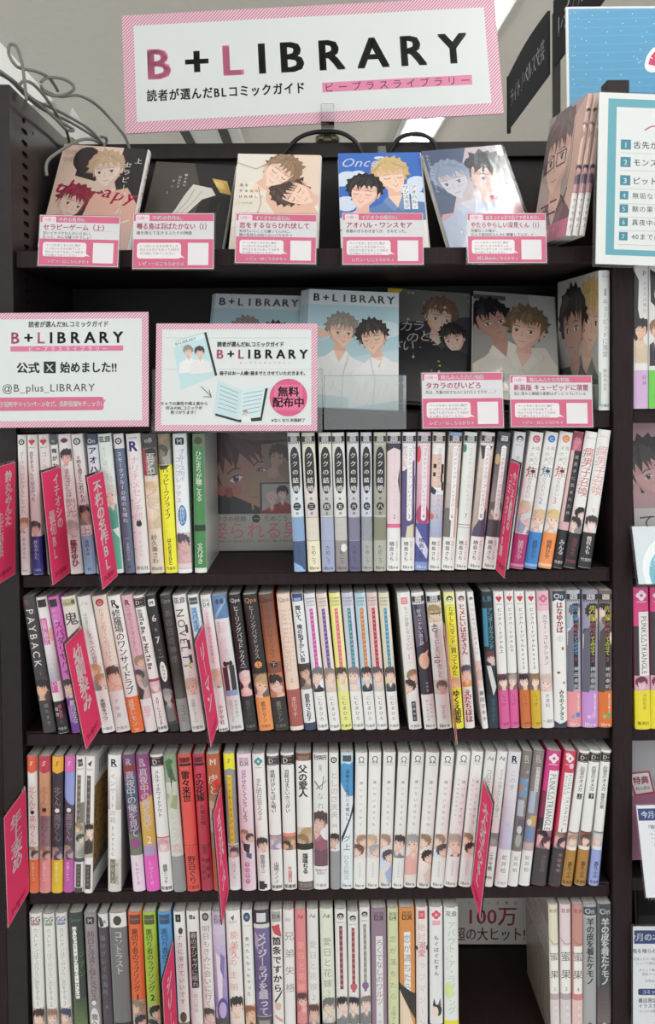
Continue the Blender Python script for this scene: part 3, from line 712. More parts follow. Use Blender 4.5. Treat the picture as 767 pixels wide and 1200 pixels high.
ROW2 = [
 (24.4, 49.8, 15.4, '3b383a', 'charcoal leaning comic with large white latin title, beside the left pillar', [T('鳥', .02, .06, '8a4a4a', .3, .5, 0), S('PAYBACK', .09, .52, 'd6d2cc', .5, .78, 0), T('I', .54, .58, 'a85a50', .55, .4, 0), F(.6, .76, '2a2626', 'd8b090', '8a8480', '4a4644'), T('藤たまき', .78, .95, '8a8684', .6, .34, 0)], {}),
 (41.4, 68, 12.4, W, 'white comic with pink title strip and black foot band', [R(.02, .075, '252324', .1, .9), R(.155, .7, 'c85a9c', .08, .72), T('お前に抱かれるなんて聞いてない！', .165, .69, 'f0dcec', .4, .5, 1), E(.28, 'd8b0a0', .05, .2, .9), G(.35, .62, 'dadada', 'a8a8b0')], {'obi': (.765, '252325', [T('紙と黄昏！？', .79, .93, 'd8648c', .6, .45, 1), T('森世', .8, .88, 'ccc', .25, .4, 1), N('竹書房', .965, 'bbb', .28)])}),
 (55, 84, 13.2, 'c86ab4', 'bright pink comic with black brush title and purple foot', [R(.02, .075, '2a2328', .1, .8), T('ゆれ惑', .08, .2, 'e4b4d4', .4, .44, 1), T('スパダリヤバイ', .18, .58, '4a1c3c', .55, .74, 1), F(.6, .745, '3c3438', 'd8bca8', '8a7c70', 'c8a8b4')], {'obi': (.745, '6c3c94', [T('慶田ばなな', .76, .93, 'e4d8ec', .55, .5, 2), R(.8, .92, '9c78b8', .06, .3)])}),
 (70.7, 97.5, 16.6, 'd6d4cc', 'cream comic with bold kanji and green logo behind a pink tab', [R(.02, .07, 'b4ac7c', .08, .92), R(.03, .06, '5a5c48', .7, .92), N('Charles', .05, '565', .26), T('鬼', .1, .225, '4a4846', .5, 1.0, 1), T('と天国', .25, .55, '6a6864', .5, .7, 0), F(.6, .76, '3a3434', 'd8bcac', '888')], {}),
 (90, 119.8, 15.2, W, 'white comic with blond portrait right of the tilted childhood-friends tab', [L('script', 'c8c0a8'), T('ほめ合うふたり', .12, .3, '777', .4, .4, 0), T('しらん二人の視界', .25, .5, '6a6262', .5, .6, 0), F(.49, .69, 'b08a68', 'dcb8a8', '333', 'dad0cc', 2), T('木間るっつ', .75, .91, '4a4446', .5, .42, 1), N('竹書房', .97, '999', .26)], {}),
 (106.6, 135.6, 16.8, 'd8ccbf', 'beige comic with red disc logo and cropped single eye', [E(.05, 'b03c40', .027, .3), N('G', .05, 'e0c8c0', .4), T('だきしめてくちづけて', .09, .48, 'c08a80', .5, .62, 0), F(.51, .7, '4a3c3a', 'dcb4a0', 'c8a090', 'd8b8a4'), R(.7, 1, 'd8d4d2'), T('千年屋', .75, .9, '888', .45, .34, 0), N('竹書房', .97, '888', .26)], {}),
 (125, 153.9, 15.3, W, 'white comic with inky black brush title and orange foot band', [L('R', '4a2228'), E(.085, K, .012, .12, .7), T('修羅場のワンサイドラブ', .1, .72, '3c3a3a', .5, .84, 1)], {'obi': (.74, 'd9692f', [T('遠宮レモン', .755, .955, 'f2d8c4', .42, .72, 1), E(.98, 'e0905c', .012, .2)])}),
 (140.7, 170.3, 13.4, 'cda8b2', 'dusty pink comic with two faces low on the spine', [L('R', '8a3c50'), T('今夜もネクタイをして', .09, .43, 'b8748c', .5, .62, 1), F(.44, .76, '4a4448', 'cfae9e', '3a3838', 'c0a8a8', 2), R(.76, 1, 'd8d2d2'), T('猫子', .81, .9, 'c88898', .5, .66, 0)], {}),
 (155.3, 185, 12.5, W, 'white comic with black D block, part latin title and pink author name', [L('dd', '2a2426', 'c04a54'), T('恋満', .1, .165, K, .4, .5, 1), S('To Be, or Not To Be', .165, .54, K, .45, .6, 2), F(.61, .715, 'c8b8c0', 'dcc8c4', '8a6a84', 'b8909c'), R(.61, .63, 'a83c50'), T('スカーレットベリ子', .745, .95, 'b8405c', .5, .5, 2), N('新書館', .97, '444', .32)], {}),
 (169.7, 198, 13.8, '242324', 'black comic with large white numerals six and seven and white oval', [L('M', 'd8d8d6', '242324'), N('6', .165, 'dedcd8', .95, .5, 1), N('と', .25, 'aaa', .36, .5, 0), N('7', .325, 'dedcd8', .95, .5, 1), N('Six', .4, '999', .22), N('to', .425, '999', .22), N('seven', .45, '999', .22), E(.56, 'd8d8d4', .075, .33), T('京乃すず', .51, .62, '333', .5, .32, 1), F(.68, .95, '8a8a88', 'a8a8a4', '6c6a6a', '3a3638'), R(.72, .95, '7c2c34', .88, 1)], {}),
 (186, 210.7, 13, '33312f', 'black and grey comic with faint title and grey foot', [L('qpa', '8a8884'), T('あの日の神様', .1, .5, '5c5854', .5, .7, 0), G(.55, .76, '2e2c2b', '5a5856'), R(.76, 1, '8c8e8c'), T('ココミ', .8, .93, '5a5a5a', .5, .6, 0)], {}),
 (201.4, 224.7, 15.2, 'd8d8d4', 'white comic with tall black latin hand lettering and yellow star', [L('kao', '666'), S('NOVELTY', .1, .54, '3a3a38', .45, .85, 0), R(.22, .5, '333', .66, .85), R(.28, .33, 'ddd', .66, .85), R(.4, .44, 'ddd', .66, .85), E(.515, 'd8d04c', .012, .16, .6), T('上', .54, .6, 'c8a8a0', .5, .5, 0), F(.6, .73, 'c8a89c', 'd8b4a4', '8a7468', 'd8ccc8'), T('日高ショーコ', .76, .93, '888', .45, .36, 0), N('竹書房', .97, '888', .28)], {}),
 (219, 243.5, 12.3, 'd6d8da', 'white comic with sky blue lettering at top left of the second tab', [R(.02, .07, '4a4c4c', .1, .9), N('Charles', .045, 'ccc', .24), R(.09, .27, '8ab0d4', .15, .75), T('スパイス', .095, .26, '2a4a7c', .45, .6, 1), F(.3, .5, 'ccc', 'ddd', 'bbb'), Q([(.5,.7),(1,.7),(1,.8),(.6,.8)], 'c8b43c')], {}),
 (234, 256.3, 12, 'dad6d6', 'white comic with pale pink title strip, directly right of the second tab', [L('dx', '666', W), R(.1, .5, 'e0c0c8', .2, .55), T('ひとりで聴きないで手を取って', .12, .5, 'a86a80', .45, .36, 0), F(.54, .68, 'c8a890', 'd4b4a4', '6a6a6c', 'ccc4c4'), T('小夕や虹', .8, .95, 'a84c6c', .5, .5, 1), N('新書館', .985, '444', .28)], {}),
 (247.3, 269.3, 16.5, 'd6d6d8', 'white comic with steel blue top and two standing men in suits', [R(0, .175, '5a7ca4'), Q([(.05,.15),(.9,.03),(.9,.06),(.1,.175)], '8aa8c8'), E(.05, '3c4c68', .02, .14, .35), E(.05, '3c4c68', .02, .14, .68), T('よみかけ', .19, .28, '777', .25, .26, 0), T('四季に捧ぐ恋心', .2, .48, 'd8b8c4', .5, .66, 0), F(.49, .55, '2c2424', 'caa898', '4a3440'), R(.53, .7, '4a3440', .1, .45), R(.52, .7, '2f2f38', .58, .92), E(.505, '2a2626', .02, .12, .3), E(.505, '2a2626', .02, .12, .72), R(.7, .74, '8a9cc0', .05, .95), T('漫画本編の', .77, .9, '999', .7, .22, 0), T('初刊行コミック', .77, .93, '888', .35, .24, 0), N('新書館', .97, '999', .24)], {}),
 (267.3, 287.6, 13.7, '222021', 'black comic with white spidery title and fair-haired face low down', [L('qpa', 'd0cccc'), T('ヒーリングパラドックス', .08, .52, 'c8c0be', .5, .62, 0), R(.53, .535, '999', .2, .8), F(.55, .745, 'd8c4c4', 'e4c4bc', 'dca8ac', '3a2c30')], {'obi': (.75, '262425', [T('鹿辺シアン', .775, .93, '6a6462', .5, .44, 1), N('竹書房', .965, '888', .26)]), 'left': '555'}),
 (283.9, 304, 16.6, '242122', 'black comic with orange volume disc and peach foot band', [L('qpa', 'c08860'), T('ヒーリングパラドックス', .08, .47, 'a8a09c', .5, .6, 0), E(.515, 'dc9450', .025, .26), N('上', .515, '6a3418', .4), F(.58, .755, 'b89468', 'dcb8a4', 'c8ccd0', '6a5c58')], {'obi': (.755, 'dd9156', [T('鹿辺シアン', .785, .935, '5a3420', .5, .46, 1), N('竹書房', .965, 'a85c30', .24)])}),
 (302, 321.9, 16.8, '7a4a38', 'brown comic with black volume disc, orange page edge beside it', [G(0, .5, '5c3a2e', 'a8623e'), L('qpa', '3a2822'), T('ヒーリングパラドックス', .08, .47, '5c3428', .5, .6, 0), E(.515, '2c2422', .025, .26), N('下', .515, 'c8a084', .4), F(.58, .755, '2c2626', 'd8b4a8', 'c4d0d8', 'b87458')], {'obi': (.755, '2a2828', [T('鹿辺シアン', .785, .935, '9c948c', .5, .46, 1), N('竹書房', .965, '777', .24)]), 'right': 'd86a3c'}),
 (323.5, 340.5, 15.2, 'dbc5b5', 'peach comic with outlined latin title and brick red foot', [L('qpa', '8a7c74'), S('FAKE FACT LIPSTICK', .115, .58, 'b8a494', .42, .62, 0), S('フェイクファクトリップス', .11, .5, 'a89484', .8, .22, 0), N('上', .63, '8a6a5c', .4, .5, 0)], {'obi': (.7, '9d5650', [T('末広マチ', .75, .9, 'd8b8b0', .5, .4, 0), R(.97, 1, 'dcd0cc')])}),
 (341, 357, 13.2, 'd8dadc', 'white comic with heavy black title and navy striped logo', [R(.0, .055, '34436c', .05, .95), R(.03, .05, '8a9cc0', .15, .8), T('聞いて、俺の恥ずかしい音', .085, .5, '252528', .45, .7, 2), F(.51, .7, '3a3030', 'c8a494', '8a7468', '4a4040'), R(.71, .96, 'd8dadc'), T('鹿島わさお子', .73, .93, '33343c', .5, .7, 2), R(.945, 1, '34405c')], {}),
]
def nimu(xt, xb, w, base, cap, look, hair, cloth, foot='dddddb'):
    return (xt, xb, w, base, look, [R(0, .72, base), R(0, .72, mixh(base, 'ffffff', .25), .72, 1), N('CANNA', .035, '6a6868', .26), N('HANA', .055, '6a6868', .26), R(.07, .073, '888', .12, .88), N('COMICS', .085, '777', .2),
            R(.11, .545, cap, .38, .68), T('ドラマトーキングメランコリー', .115, .54, mixh(cap, 'ffffff', .75), .53, .26, 1), F(.535, .72, hair, 'e0c8b8', cloth, ''), R(.72, 1, foot), T('にむまひろ', .745, .935, '555', .5, .42, 0), N('竹書房', .97, '555', .3)], {})
ROW2 += [
 nimu(355.6, 372, 12.8, 'd4d4dc', 'c04a94', 'white comic with magenta title stripe, first of the seven striped volumes', '6c6c70', '2c2c30'),
 nimu(370, 386.6, 12.6, 'd8c8bc', '5a4c9c', 'beige comic with violet title stripe', '8a8078', 'd0c0b4'),
 nimu(385, 399.7, 12.8, 'dcdc84', 'd8647c', 'yellow comic with coral title stripe', '4a4238', 'd8d0b0', 'dcdc88'),
 nimu(399.8, 413.7, 13.2, 'c0bed0', '3a8488', 'lavender comic with teal title stripe', '7c7078', 'd4c8bc'),
 nimu(415, 428, 12.7, 'a8c4d0', 'c87434', 'pale blue comic with orange title stripe', '3a3434', '2f3646'),
 nimu(429, 441.7, 12.2, 'd8bcb8', 'a82c40', 'pale pink comic with crimson title stripe', '5a5050', 'c8c0bc'),
 nimu(443, 456, 12, 'd0ccb0', '3c88b0', 'sand comic with sky blue title stripe, just left of the dark gap', '4c4448', '3a4050'),
]
ROW2B = [
 (465, 479.3, 14.8, W, 'white comic with pink square logo and pink numeral one beside the gap', [R(.035, .085, 'd87880', .25, .75), N('恋', .06, 'f0d0d0', .4), T('もっと可愛くなっていい', .1, .42, '777', .55, .36, 0), N('1', .465, 'd0606c', .6, .5, 0), R(.51, .512, 'aaa', .3, .7), F(.56, .745, '3a2e2e', 'e0c0ac', 'ccc', '', 2), R(.795, .94, '3a3838', .35, .68), T('花岡みと', .8, .935, 'ccc', .515, .25, 0), N('竹書房', .975, '999', .24)], {}),
 (481.5, 497.3, 14.2, '5c5a68', 'slate comic with black suit, hand and striped tie', [R(0, .085, W), L('beboy'), Q([(.1,.09),(.35,.09),(.9,.4),(.9,.5)], '2f3040'), T('好みじゃない男と寝る', .12, .42, 'c8c8d0', .45, .36, 0), Q([(0,.4),(1,.36),(1,.745),(0,.745)], '33323e'), E(.5, 'd8b498', .06, .42, .5), Q([(.3,.46),(.95,.42),(.6,.53)], 'd4ac90'), T('ザクタ', .65, .73, 'bbb', .55, .26, 0), R(.745, 1, W), T('楽しい夜の約束', .78, .94, '777', .4, .22, 0), T('二冊同時刊', .78, .92, '888', .7, .2, 0), lib()], {}),
 (498.8, 512.8, 16.6, W, 'white comic with bearded glasses face above rough black handwriting', [L('beboy'), F(.085, .22, '9a8460', 'd8c0a8', 'ccc', 'c8c0ac'), R(.15, .16, '4a4640', .15, .85), S('40', .225, .29, '444', .42, .62, 0), T('までにしたい', .28, .47, '444', .45, .6, 0), S('10', .46, .52, '444', .4, .6, 0), T('のこと', .52, .62, '444', .5, .5, 0), F(.64, .745, '6a5c58', 'd0b0a4', '888', 'c8bcb8'), T('マミタ', .82, .93, '888', .5, .36, 0), lib()], {}),
 (519.5, 531, 12.4, 'cdc96c', 'yellow title comic directly right of the edge-on pink tab', [R(0, .1, 'dadb9c'), L('panda', K, 'd8d8a0'), R(.1, .385, 'e0dc3c', .15, .9), T('ためしにコマンド', .105, .38, '33321c', .55, .66, 1), R(.4, .615, 'e0dc3c', .15, .95), T('買ってみた', .405, .61, '33321c', .55, .66, 1), F(.62, .705, 'd8a070', 'e0b890', 'd8c0a0', 'd8b890')], {'obi': (.7, 'dcd83a', [T('ゆくえ朝葱', .715, .955, '2c2c1c', .5, .8, 2)])}),
 (533.8, 545, 11.6, W, 'white comic with red title and red author name', [L('panda', 'a83444', 'd8b8b8'), T('ヒメにいはおぞさん', .09, .46, 'b83c4c', .5, .66, 2), F(.53, .695, '4a4c6c', 'e0bca8', 'd88c4c', 'e0ccc0'), T('えだちほほ', .715, .955, 'b8404c', .5, .76, 2)], {'left': 'c8506c'}),
 (547, 565, 13.8, W, 'white comic with pale grey handwritten title and bold grey author name', [L('panda', K, 'ccc'), T('はじめてはじめました', .11, .46, '8f8d8b', .5, .6, 0), F(.5, .7, 'c8beb8', 'dcb8ac', 'c4aca4', 'd8c8c4'), T('暮田マキネ', .715, .95, '5c5a5c', .5, .8, 1)], {}),
 (564, 572.7, 12.1, '1e2a30', 'dark teal comic with neon blue lettering and man in a dark suit', [N('LB', .05, '4a94b0', .72, .5, 1), R(.12, .4, '3c84a0', .0, .4), T('アンダーグラウンド', .12, .42, '5cb0c8', .68, .5, 1), F(.43, .54, '5a3438', 'c8b4b0', '25292d', '2a3238'), Q([(.1,.54),(.5,.54),(.95,.7),(.6,.76)], 'c8ccc8'), R(.76, .98, '22343c', 0, 1), T('ラブネスト', .78, .95, '3c6470', .5, .5, 0)], {}),
]
def pinkh(xt, xb, w, look, tail, hair, foot, fc):
    return (xt, xb, w, W, look, [L('heart', 'b8343c'), T('ピンクハートジャム' + tail, .115, .57 if len(tail) > 2 else .45, '3c3a3a', .5, .42, 1), F(.6, .725, hair, 'e4c8bc', '4a3438', '7a6468')],
            {'obi': (.72, foot, [T('しっけ', .745, .84, fc, .5, .4, 0), N('一迅社', .965, fc, .3)])})
ROW2B += [
 pinkh(577.6, 585.9, 12, 'white comic with heart logo and pink foot, first of four heart-logo volumes', '上', '4a3038', 'cc5a94', '5a1c3c'),
 pinkh(591, 598.2, 11.2, 'white comic with heart logo, pink foot and grey haired portrait', '下', '9c9490', 'cc5a94', '5a1c3c'),
 pinkh(602.5, 611.3, 11.7, 'white comic with heart logo and orange-brown foot', 'beat１', '2c2426', 'c06a3a', '5a2c10'),
 pinkh(615.6, 623.6, 11, 'white comic with heart logo and mustard yellow foot', 'beat２', '8a7048', 'c4a42c', '4a3c08'),
 (628.5, 636.2, 14.1, 'd8d0d0', 'white comic with pink cross-flower logo', [R(0, .145, 'd8b0bc'), L('flower', 'c86484', 'd8a8b8'), T('カラー・コレクション', .17, .54, '444', .55, .44, 0), F(.6, .735, 'c8b4ac', 'e0c8c0', 'd8c4c0', 'd4c4c0'), R(.735, 1, 'dad8d8'), T('芥澤知', .75, .85, '666', .5, .36, 0), N('一迅社', .95, '555', .3)], {}),
 (647, 650.8, 15, W, 'white comic with dark red vertical title and petals', [Q([(.0,0),(1,0),(1,.06),(.7,.075),(.3,.06),(.0,.08)], '333a50'), N('On', .035, 'ddd', .55, .45, 2), T('はなゆかば', .08, .305, 'a83448', .5, .62, 2), N('①', .345, '888', .5, .5, 0), E(.42, 'a86a58', .014, .1, .7), E(.595, '7c4038', .008, .14, .35), E(.67, 'b06860', .01, .09, .75), T('みちのくアタミ', .72, .945, '2f3036', .55, .52, 2), Q([(0,.95),(.4,.97),(1,.95),(1,1),(0,1)], '333a50')], {}),
]
def senpai(xt, xb, w, look, n, bg, hair, tc, foot, oc):
    return (xt, xb, w, bg, look, [L('beboy'), F(.09, .74, hair, 'd8c4bc', mixh(bg, '26242c', .7), '', 2), Q([(.1,.3),(.9,.2),(.4,.74),(.0,.74)], mixh(bg, '2a2832', .5)), R(.1, .72, '211f24', .46, .78),
            T('先輩', .1, .23, tc, .62, .5, 2), T('の叱り', .225, .34, 'b8606c', .62, .36, 1), T('てみせて', .335, .47, tc, .62, .46, 2), N(str(n), .5, 'a84c78', .46, .62, 1), T('神田泰帆', .55, .72, 'c8c4c8', .63, .34, 0)],
            {'obi': (.735, foot, [T('秘密の恋が動きだす', .75, .92, 'f0dcd8', .78, .2, 0), E(.91, oc, .02, .16, .72), E(.92, mixh(oc, 'ffffff', .2), .015, .12, .4), lib(.975, 'eee')])})
ROW2B += [
 senpai(663.8, 666.7, 16.7, 'blue-grey illustrated comic with blue title and salmon pink foot', 1, 'a8acb8', 'c8ccd4', '6c9cc8', 'd88c94', '4c7cb4'),
 senpai(682.7, 683.7, 18.2, 'grey illustrated comic with yellow title and lilac foot', 2, '8c8aa0', '4a4450', 'c8c04c', 'b887c4', 'c89cd0'),
 senpai(703, 703, 15.6, 'dark illustrated comic with yellow title and orange foot, outermost by the pillar', 3, '6c5c54', '3a3434', 'c0b848', 'cd6a2c', '5ca45c'),
]
def tail_band(c, txt, tc): return (.76, c, [T(txt, .775, .92, tc, .5, .4, 0)])
def kita(xt, xb, w, base, look, top, arts, foot, extra=None):
    d = {'obi': (.757, foot, [T('芹澤ミヤコ', .775, .91, mixh(foot, 'ffffff', .6), .45, .4, 0)])}
    return (xt, xb, w, base, look, arts + [R(0, .11, top), Q([(0,.11),(1,.11),(.5,.125)], top), L('s', 'f0dcc8' if top != 'e0a838' else '5a3c1c')], d)
ROW3 = [
 kita(30.7, 33.8, 12.4, 'd8d6d2', 'white comic with orange top and foot, outermost beside the left pillar', 'd0553c', [T('北くんと', .22, .41, 'c86468', .5, .78, 0), E(.41, '2a2628', .015, .2), T('高谷くん', .43, .65, 'c87478', .5, .78, 0), F(.66, .755, '4a4044', 'c8b0a4', '777', 'b8b0ac', 2)], 'd66c3c'),
 kita(45, 45.6, 13, 'b88a70', 'tan and mauve comic with red top and salmon foot', 'b43a4c', [R(.11, .44, 'c09070'), R(.44, .755, '8a7078'), T('北くんと', .22, .41, 'a06c5c', .5, .78, 0), E(.39, '3a2c2c', .015, .2), T('高谷くん', .43, .65, '6c545c', .5, .78, 0), F(.66, .755, '5a4440', 'c8a49c', '777', 'a88880', 2)], 'd88c8c'),
 kita(61, 59.9, 12.6, '33303a', 'dark comic with amber top and yellow foot', 'e0a838', [T('北くんと', .22, .41, '8a7c78', .5, .78, 0), E(.395, 'd8d4d0', .016, .22), T('高谷くん', .42, .62, '7c7078', .5, .78, 0), F(.66, .755, '5a5060', 'b09aa4', '555', '4a4454', 2)], 'd8ba30'),
 kita(75.4, 73.4, 12.1, '4c4450', 'blue and dark comic with hot pink top and magenta foot', 'd06ab0', [R(.11, .36, '8c98cc'), Q([(0,.3),(.4,.34),(1,.37),(1,.45),(0,.45)], '4c4450'), E(.395, 'd8d4d0', .016, .22), T('高谷くん', .42, .62, '9a7c8c', .5, .78, 0), F(.65, .755, '6c6070', 'b89ca4', '555', '544a58', 2)], 'b458a4'),
 (88.5, 85.8, 11, 'd8d8d4', 'white comic with dark title strip and pale green figures', [Q([(.2,.03),(.7,.02),(.8,.07),(.3,.08)], '3a3c40'), N('QS', .05, 'ccc', .4), N('QuinT', .095, '666', .24), R(.14, .5, '6a6458', .2, .6), T('オメガメガエロス', .145, .495, 'c8c0b0', .4, .34, 0), R(.34, .7, '77756c', .6, .95), F(.49, .74, '4a504c', 'd0ccb8', '8a9088', 'a8a89c', 2), R(.745, .775, '4a525c'), R(.79, .96, '4c4844', .25, .75), T('オゾサヲヤ', .8, .95, 'aaa', .5, .3, 0), R(.965, 1, '444', .1, .9)], {}),
 (100.4, 97.6, 10.4, 'd8d8d6', 'white comic showing its leopard-patterned cover, before the gap', [Q([(.25,.055),(.75,.03),(.6,.075)], '3a3c40'), N('QuinT', .095, '666', .24), R(.14, .49, '55504a', .2, .65), T('獣メガロマンス', .145, .485, 'aaa', .42, .32, 0), F(.49, .74, '2c2a2e', 'dcd0c4', '3a3838', 'b0a898'), R(.79, .97, '45423f', .2, .8), T('オゾサヲヤ', .8, .95, 'aaa', .5, .32, 0)], {'back': 'leopard', 'yaw': -4}),
 (125.6, 125.8, 15.4, 'd8d8d6', 'white comic with black R logo standing alone right of the gap', [L('R', K), G(.16, .4, 'd4d0ce', 'aca6a8'), R(.12, .76, 'dcdad8', .2, .62), T('インゲートの花', .125, .5, '8a8684', .4, .46, 0), N('I', .53, '444', .4, .4, 1), T('えすとえむ', .56, .74, '666', .4, .3, 0), R(.76, 1, 'c8c6c0'), R(.76, .94, '75725f', .2, .58), T('二年ぶりの最新刊', .77, .95, '4a4844', .7, .34, 0), T('シリーズ', .77, .95, 'ccc', .38, .34, 0)], {'right': 'b4aeb0'}),
 (142.4, 155.6, 14.4, '5c4a60', 'dusky purple comic with silver brush title and pale lilac foot', [G(0, .74, '6c4468', '56505c'), L('R', 'd8c8d8'), R(.075, .13, '7c3438'), Q([(0,.2),(1,.16),(1,.36),(0,.4)], '48586c'), R(.58, .74, '6a7460'), T('真夜中の俺を見て', .12, .6, 'c4bcc8', .5, .9, 1), E(.65, '8c4a7c', .04, .4), R(.735, 1, 'dac8d6'), T('Ｌｕｒｉａ', .78, .95, '6c4c74', .5, .42, 0)], {}),
 (158, 171.6, 15.2, '8a5a80', 'magenta and amber comic with silver brush title and bright pink foot', [G(0, .4, '7c4474', 'a84c74'), L('R', 'e0c8d8'), Q([(0,.35),(1,.3),(1,.66),(0,.66)], 'c8a04c'), T('真夜中の俺を見て', .1, .56, 'd0c4cc', .5, .84, 1), N('2', .62, 'dcd4d0', .8, .55, 0), R(.66, .745, 'a490b0')], {'obi': (.74, 'd45ab0', [T('Ｌｕｒｉａ', .77, .95, 'eab0da', .5, .42, 0)])}),
 (175.3, 188.4, 14.5, W, 'white comic with black D block top, small pink portrait and black title', [L('dd', '2c2826', 'c4565c'), T('メルティホワイトアウト', .11, .455, '333', .45, .48, 1), R(.6, .62, 'c86478', .0, 1), F(.61, .71, 'c89ca4', 'e0ccc8', '3a3438', 'd0b8bc'), T('綿野ニッケ', .8, .945, '333', .5, .42, 1), N('新書館', .975, '444', .32)], {}),
 (191, 204, 14, 'c4c8be', 'comic with leafy green top, sketchy title and plain grey foot', [G(0, .2, '7c9a74', '98a88c'), Q([(.1,.05),(.5,.02),(.9,.2),(.3,.16)], '4a6a48'), Q([(.4,.1),(.7,.1),(.5,.26)], '4c504c'), Q([(.0,.28),(.9,.3),(.8,.4),(.2,.38)], '98a47c'), Q([(.1,.33),(.6,.22),(.7,.26),(.2,.4)], 'b4bca0'), E(.05, '35684c', .018, .14, .6), T('レドラグ', .42, .63, 'b4b4b0', .5, .7, 0), T('恋', .63, .73, 'c88c9c', .5, .8, 0)], {'obi': (.74, '8c8e8f', [])}),
 (207.6, 219.4, 15.3, 'd4524a', 'red comic with heavy black kanji title and black logo', [R(.02, .06, '7a2a28', .12, .88), R(.065, .085, '2c1a1c', .1, .95), N('竹書房', .04, '2a1416', .3), T('雷々来世', .12, .345, '2a1618', .5, .86, 2), R(.66, .665, 'a83a38'), T('打', .67, .725, 'b44440', .5, .6, 0), T('野白ぐり', .74, .945, '33181a', .5, .72, 1), N('竹書房', .97, '8a2c2c', .3)], {}),
 (225, 236.2, 14.2, 'b8384a', 'crimson comic with black letter title and darker foot', [R(.02, .06, '6c2030', .12, .88), R(.065, .085, '2c1418', .1, .95), N('恋', .04, '1f0c10', .4), T('σの花嫁', .125, .345, '28100f', .45, .8, 2), T('共寝恋情！', .365, .56, '40141a', .55, .44, 1), R(.66, .665, '7c1f30')], {'obi': (.665, 'a8344a', [R(.67, .73, '8c2438', .3, .7), T('初の続き', .75, .93, '4a101c', .3, .34, 1), T('野萩家', .75, .92, '3c0c18', .7, .4, 1)])}),
 (241, 250.5, 15.2, 'a85434', 'rust brown comic with white M logo, half behind the pink tab', [L('M', 'c86c44', 'e8e0d8'), R(.03, .085, 'b05a38'), N('M', .055, 'ddd', .66), T('虎と', .14, .3, 'd8c8b8', .45, .8, 1), Q([(.3,.2),(1,.17),(1,.24),(.6,.25)], 'c03c38'), F(.3, .7, '4a4040', 'c8a490', '6a5a50', '8a6a5c', 2)], {}),
 (261, 269.2, 12.6, '888886', 'grey comic with lemon yellow top and yellow title strip', [R(0, .1, 'dcd438'), Q([(0,.1),(1,.1),(1,.125),(.5,.105),(0,.125)], 'dcd438'), L('s', '6c5c1c'), R(.155, .66, 'd4b834', .25, .66), T('ナイトルールスプリット', .16, .655, '8a6a1c', .45, .36, 1), R(.66, .67, 'ccc'), F(.68, .765, '5a444c', 'd8b4ac', '777', 'b0a4a4'), R(.76, 1, 'dadadc'), T('立河まいち', .79, .92, 'b08494', .5, .38, 0)], {}),
 (277, 283.8, 16.2, 'dac8d2', 'pale pink comic with black title and figure in black and blue', [L('dx', '8a747c', 'd4c4cc'), T('泣かせたくてどうしよう', .115, .495, '55484e', .45, .46, 1), F(.55, .65, '4a3a38', 'd8b0a0', '2a282c', 'd8c0c0', 2), Q([(.2,.65),(.7,.66),(.6,.73),(.25,.7)], '2a282c'), Q([(.4,.72),(.8,.73),(.75,.77),(.4,.75)], '4c5c7c'), T('●●●●', .785, .95, 'b85c94', .45, .62, 0), T('半田愛方', .785, .95, 'e4c8d8', .45, .3, 1)], {}),
 (295, 302.6, 14, 'dcdcd8', 'white comic with teal clover logo and dark-haired boy near the foot', [L('flower', '4a9490', 'cce'), T('また明日会えるよ', .175, .485, '747470', .45, .56, 0), F(.605, .72, '3a3434', 'd8bcae', '6a6a68', 'd4d0cc'), T('鹿島ゆニ', .735, .87, '444', .5, .46, 0), R(.93, .99, '2f2f33', .1, .55), R(.95, .98, '2f2f33', .55, .75)], {}),
 (312, 318, 13.7, W, 'white comic with dark violet D block and violet portrait strip', [L('dd', '403c44', '6a6c84'), T('夜明けがいちばん暗い', .115, .43, '2c2a30', .45, .5, 1), R(.595, .605, '6c5c88', 0, 1), F(.6, .7, 'a098b4', 'd8ccd4', '6a6080', '9a90a8', 2), T('山田ノノノ', .79, .945, '3c3a40', .5, .54, 1), N('新書館', .972, '444', .32)], {}),
 (328.5, 332.7, 15, W, 'white comic with black D block, salmon strip and red author name', [L('dd', '2a2422', 'c85a54'), T('目眩はまどいのつがい', .12, .435, '2c2826', .45, .5, 1), R(.585, .61, 'd88474', 0, 1), F(.61, .71, '4a3630', 'd0a890', '6a4a40', '8c6c58', 2), T('平加葵日', .83, .945, 'cc6a64', .5, .5, 1), N('新書館', .975, '444', .32)], {}),
 (346.2, 349.5, 17.4, W, 'thick white comic with heavy black kanji title and brown fur-like foot', [R(0, .055, '6c4c40'), Q([(.1,.02),(.9,.02),(.8,.055),(.15,.055)], '8a6a58'), T('父の愛人', .085, .32, '2c2a2a', .45, .76, 2), F(.54, .7, '8a7458', 'c4a488', '3a3634', 'c8c0b4', 2), R(.66, .705, '2c2a2c'), T('塩味ちる', .73, .88, '3c3a3a', .5, .56, 2)], {'obi': (.94, '6a5c50', [N('竹書房', .965, '999', .28)])}),
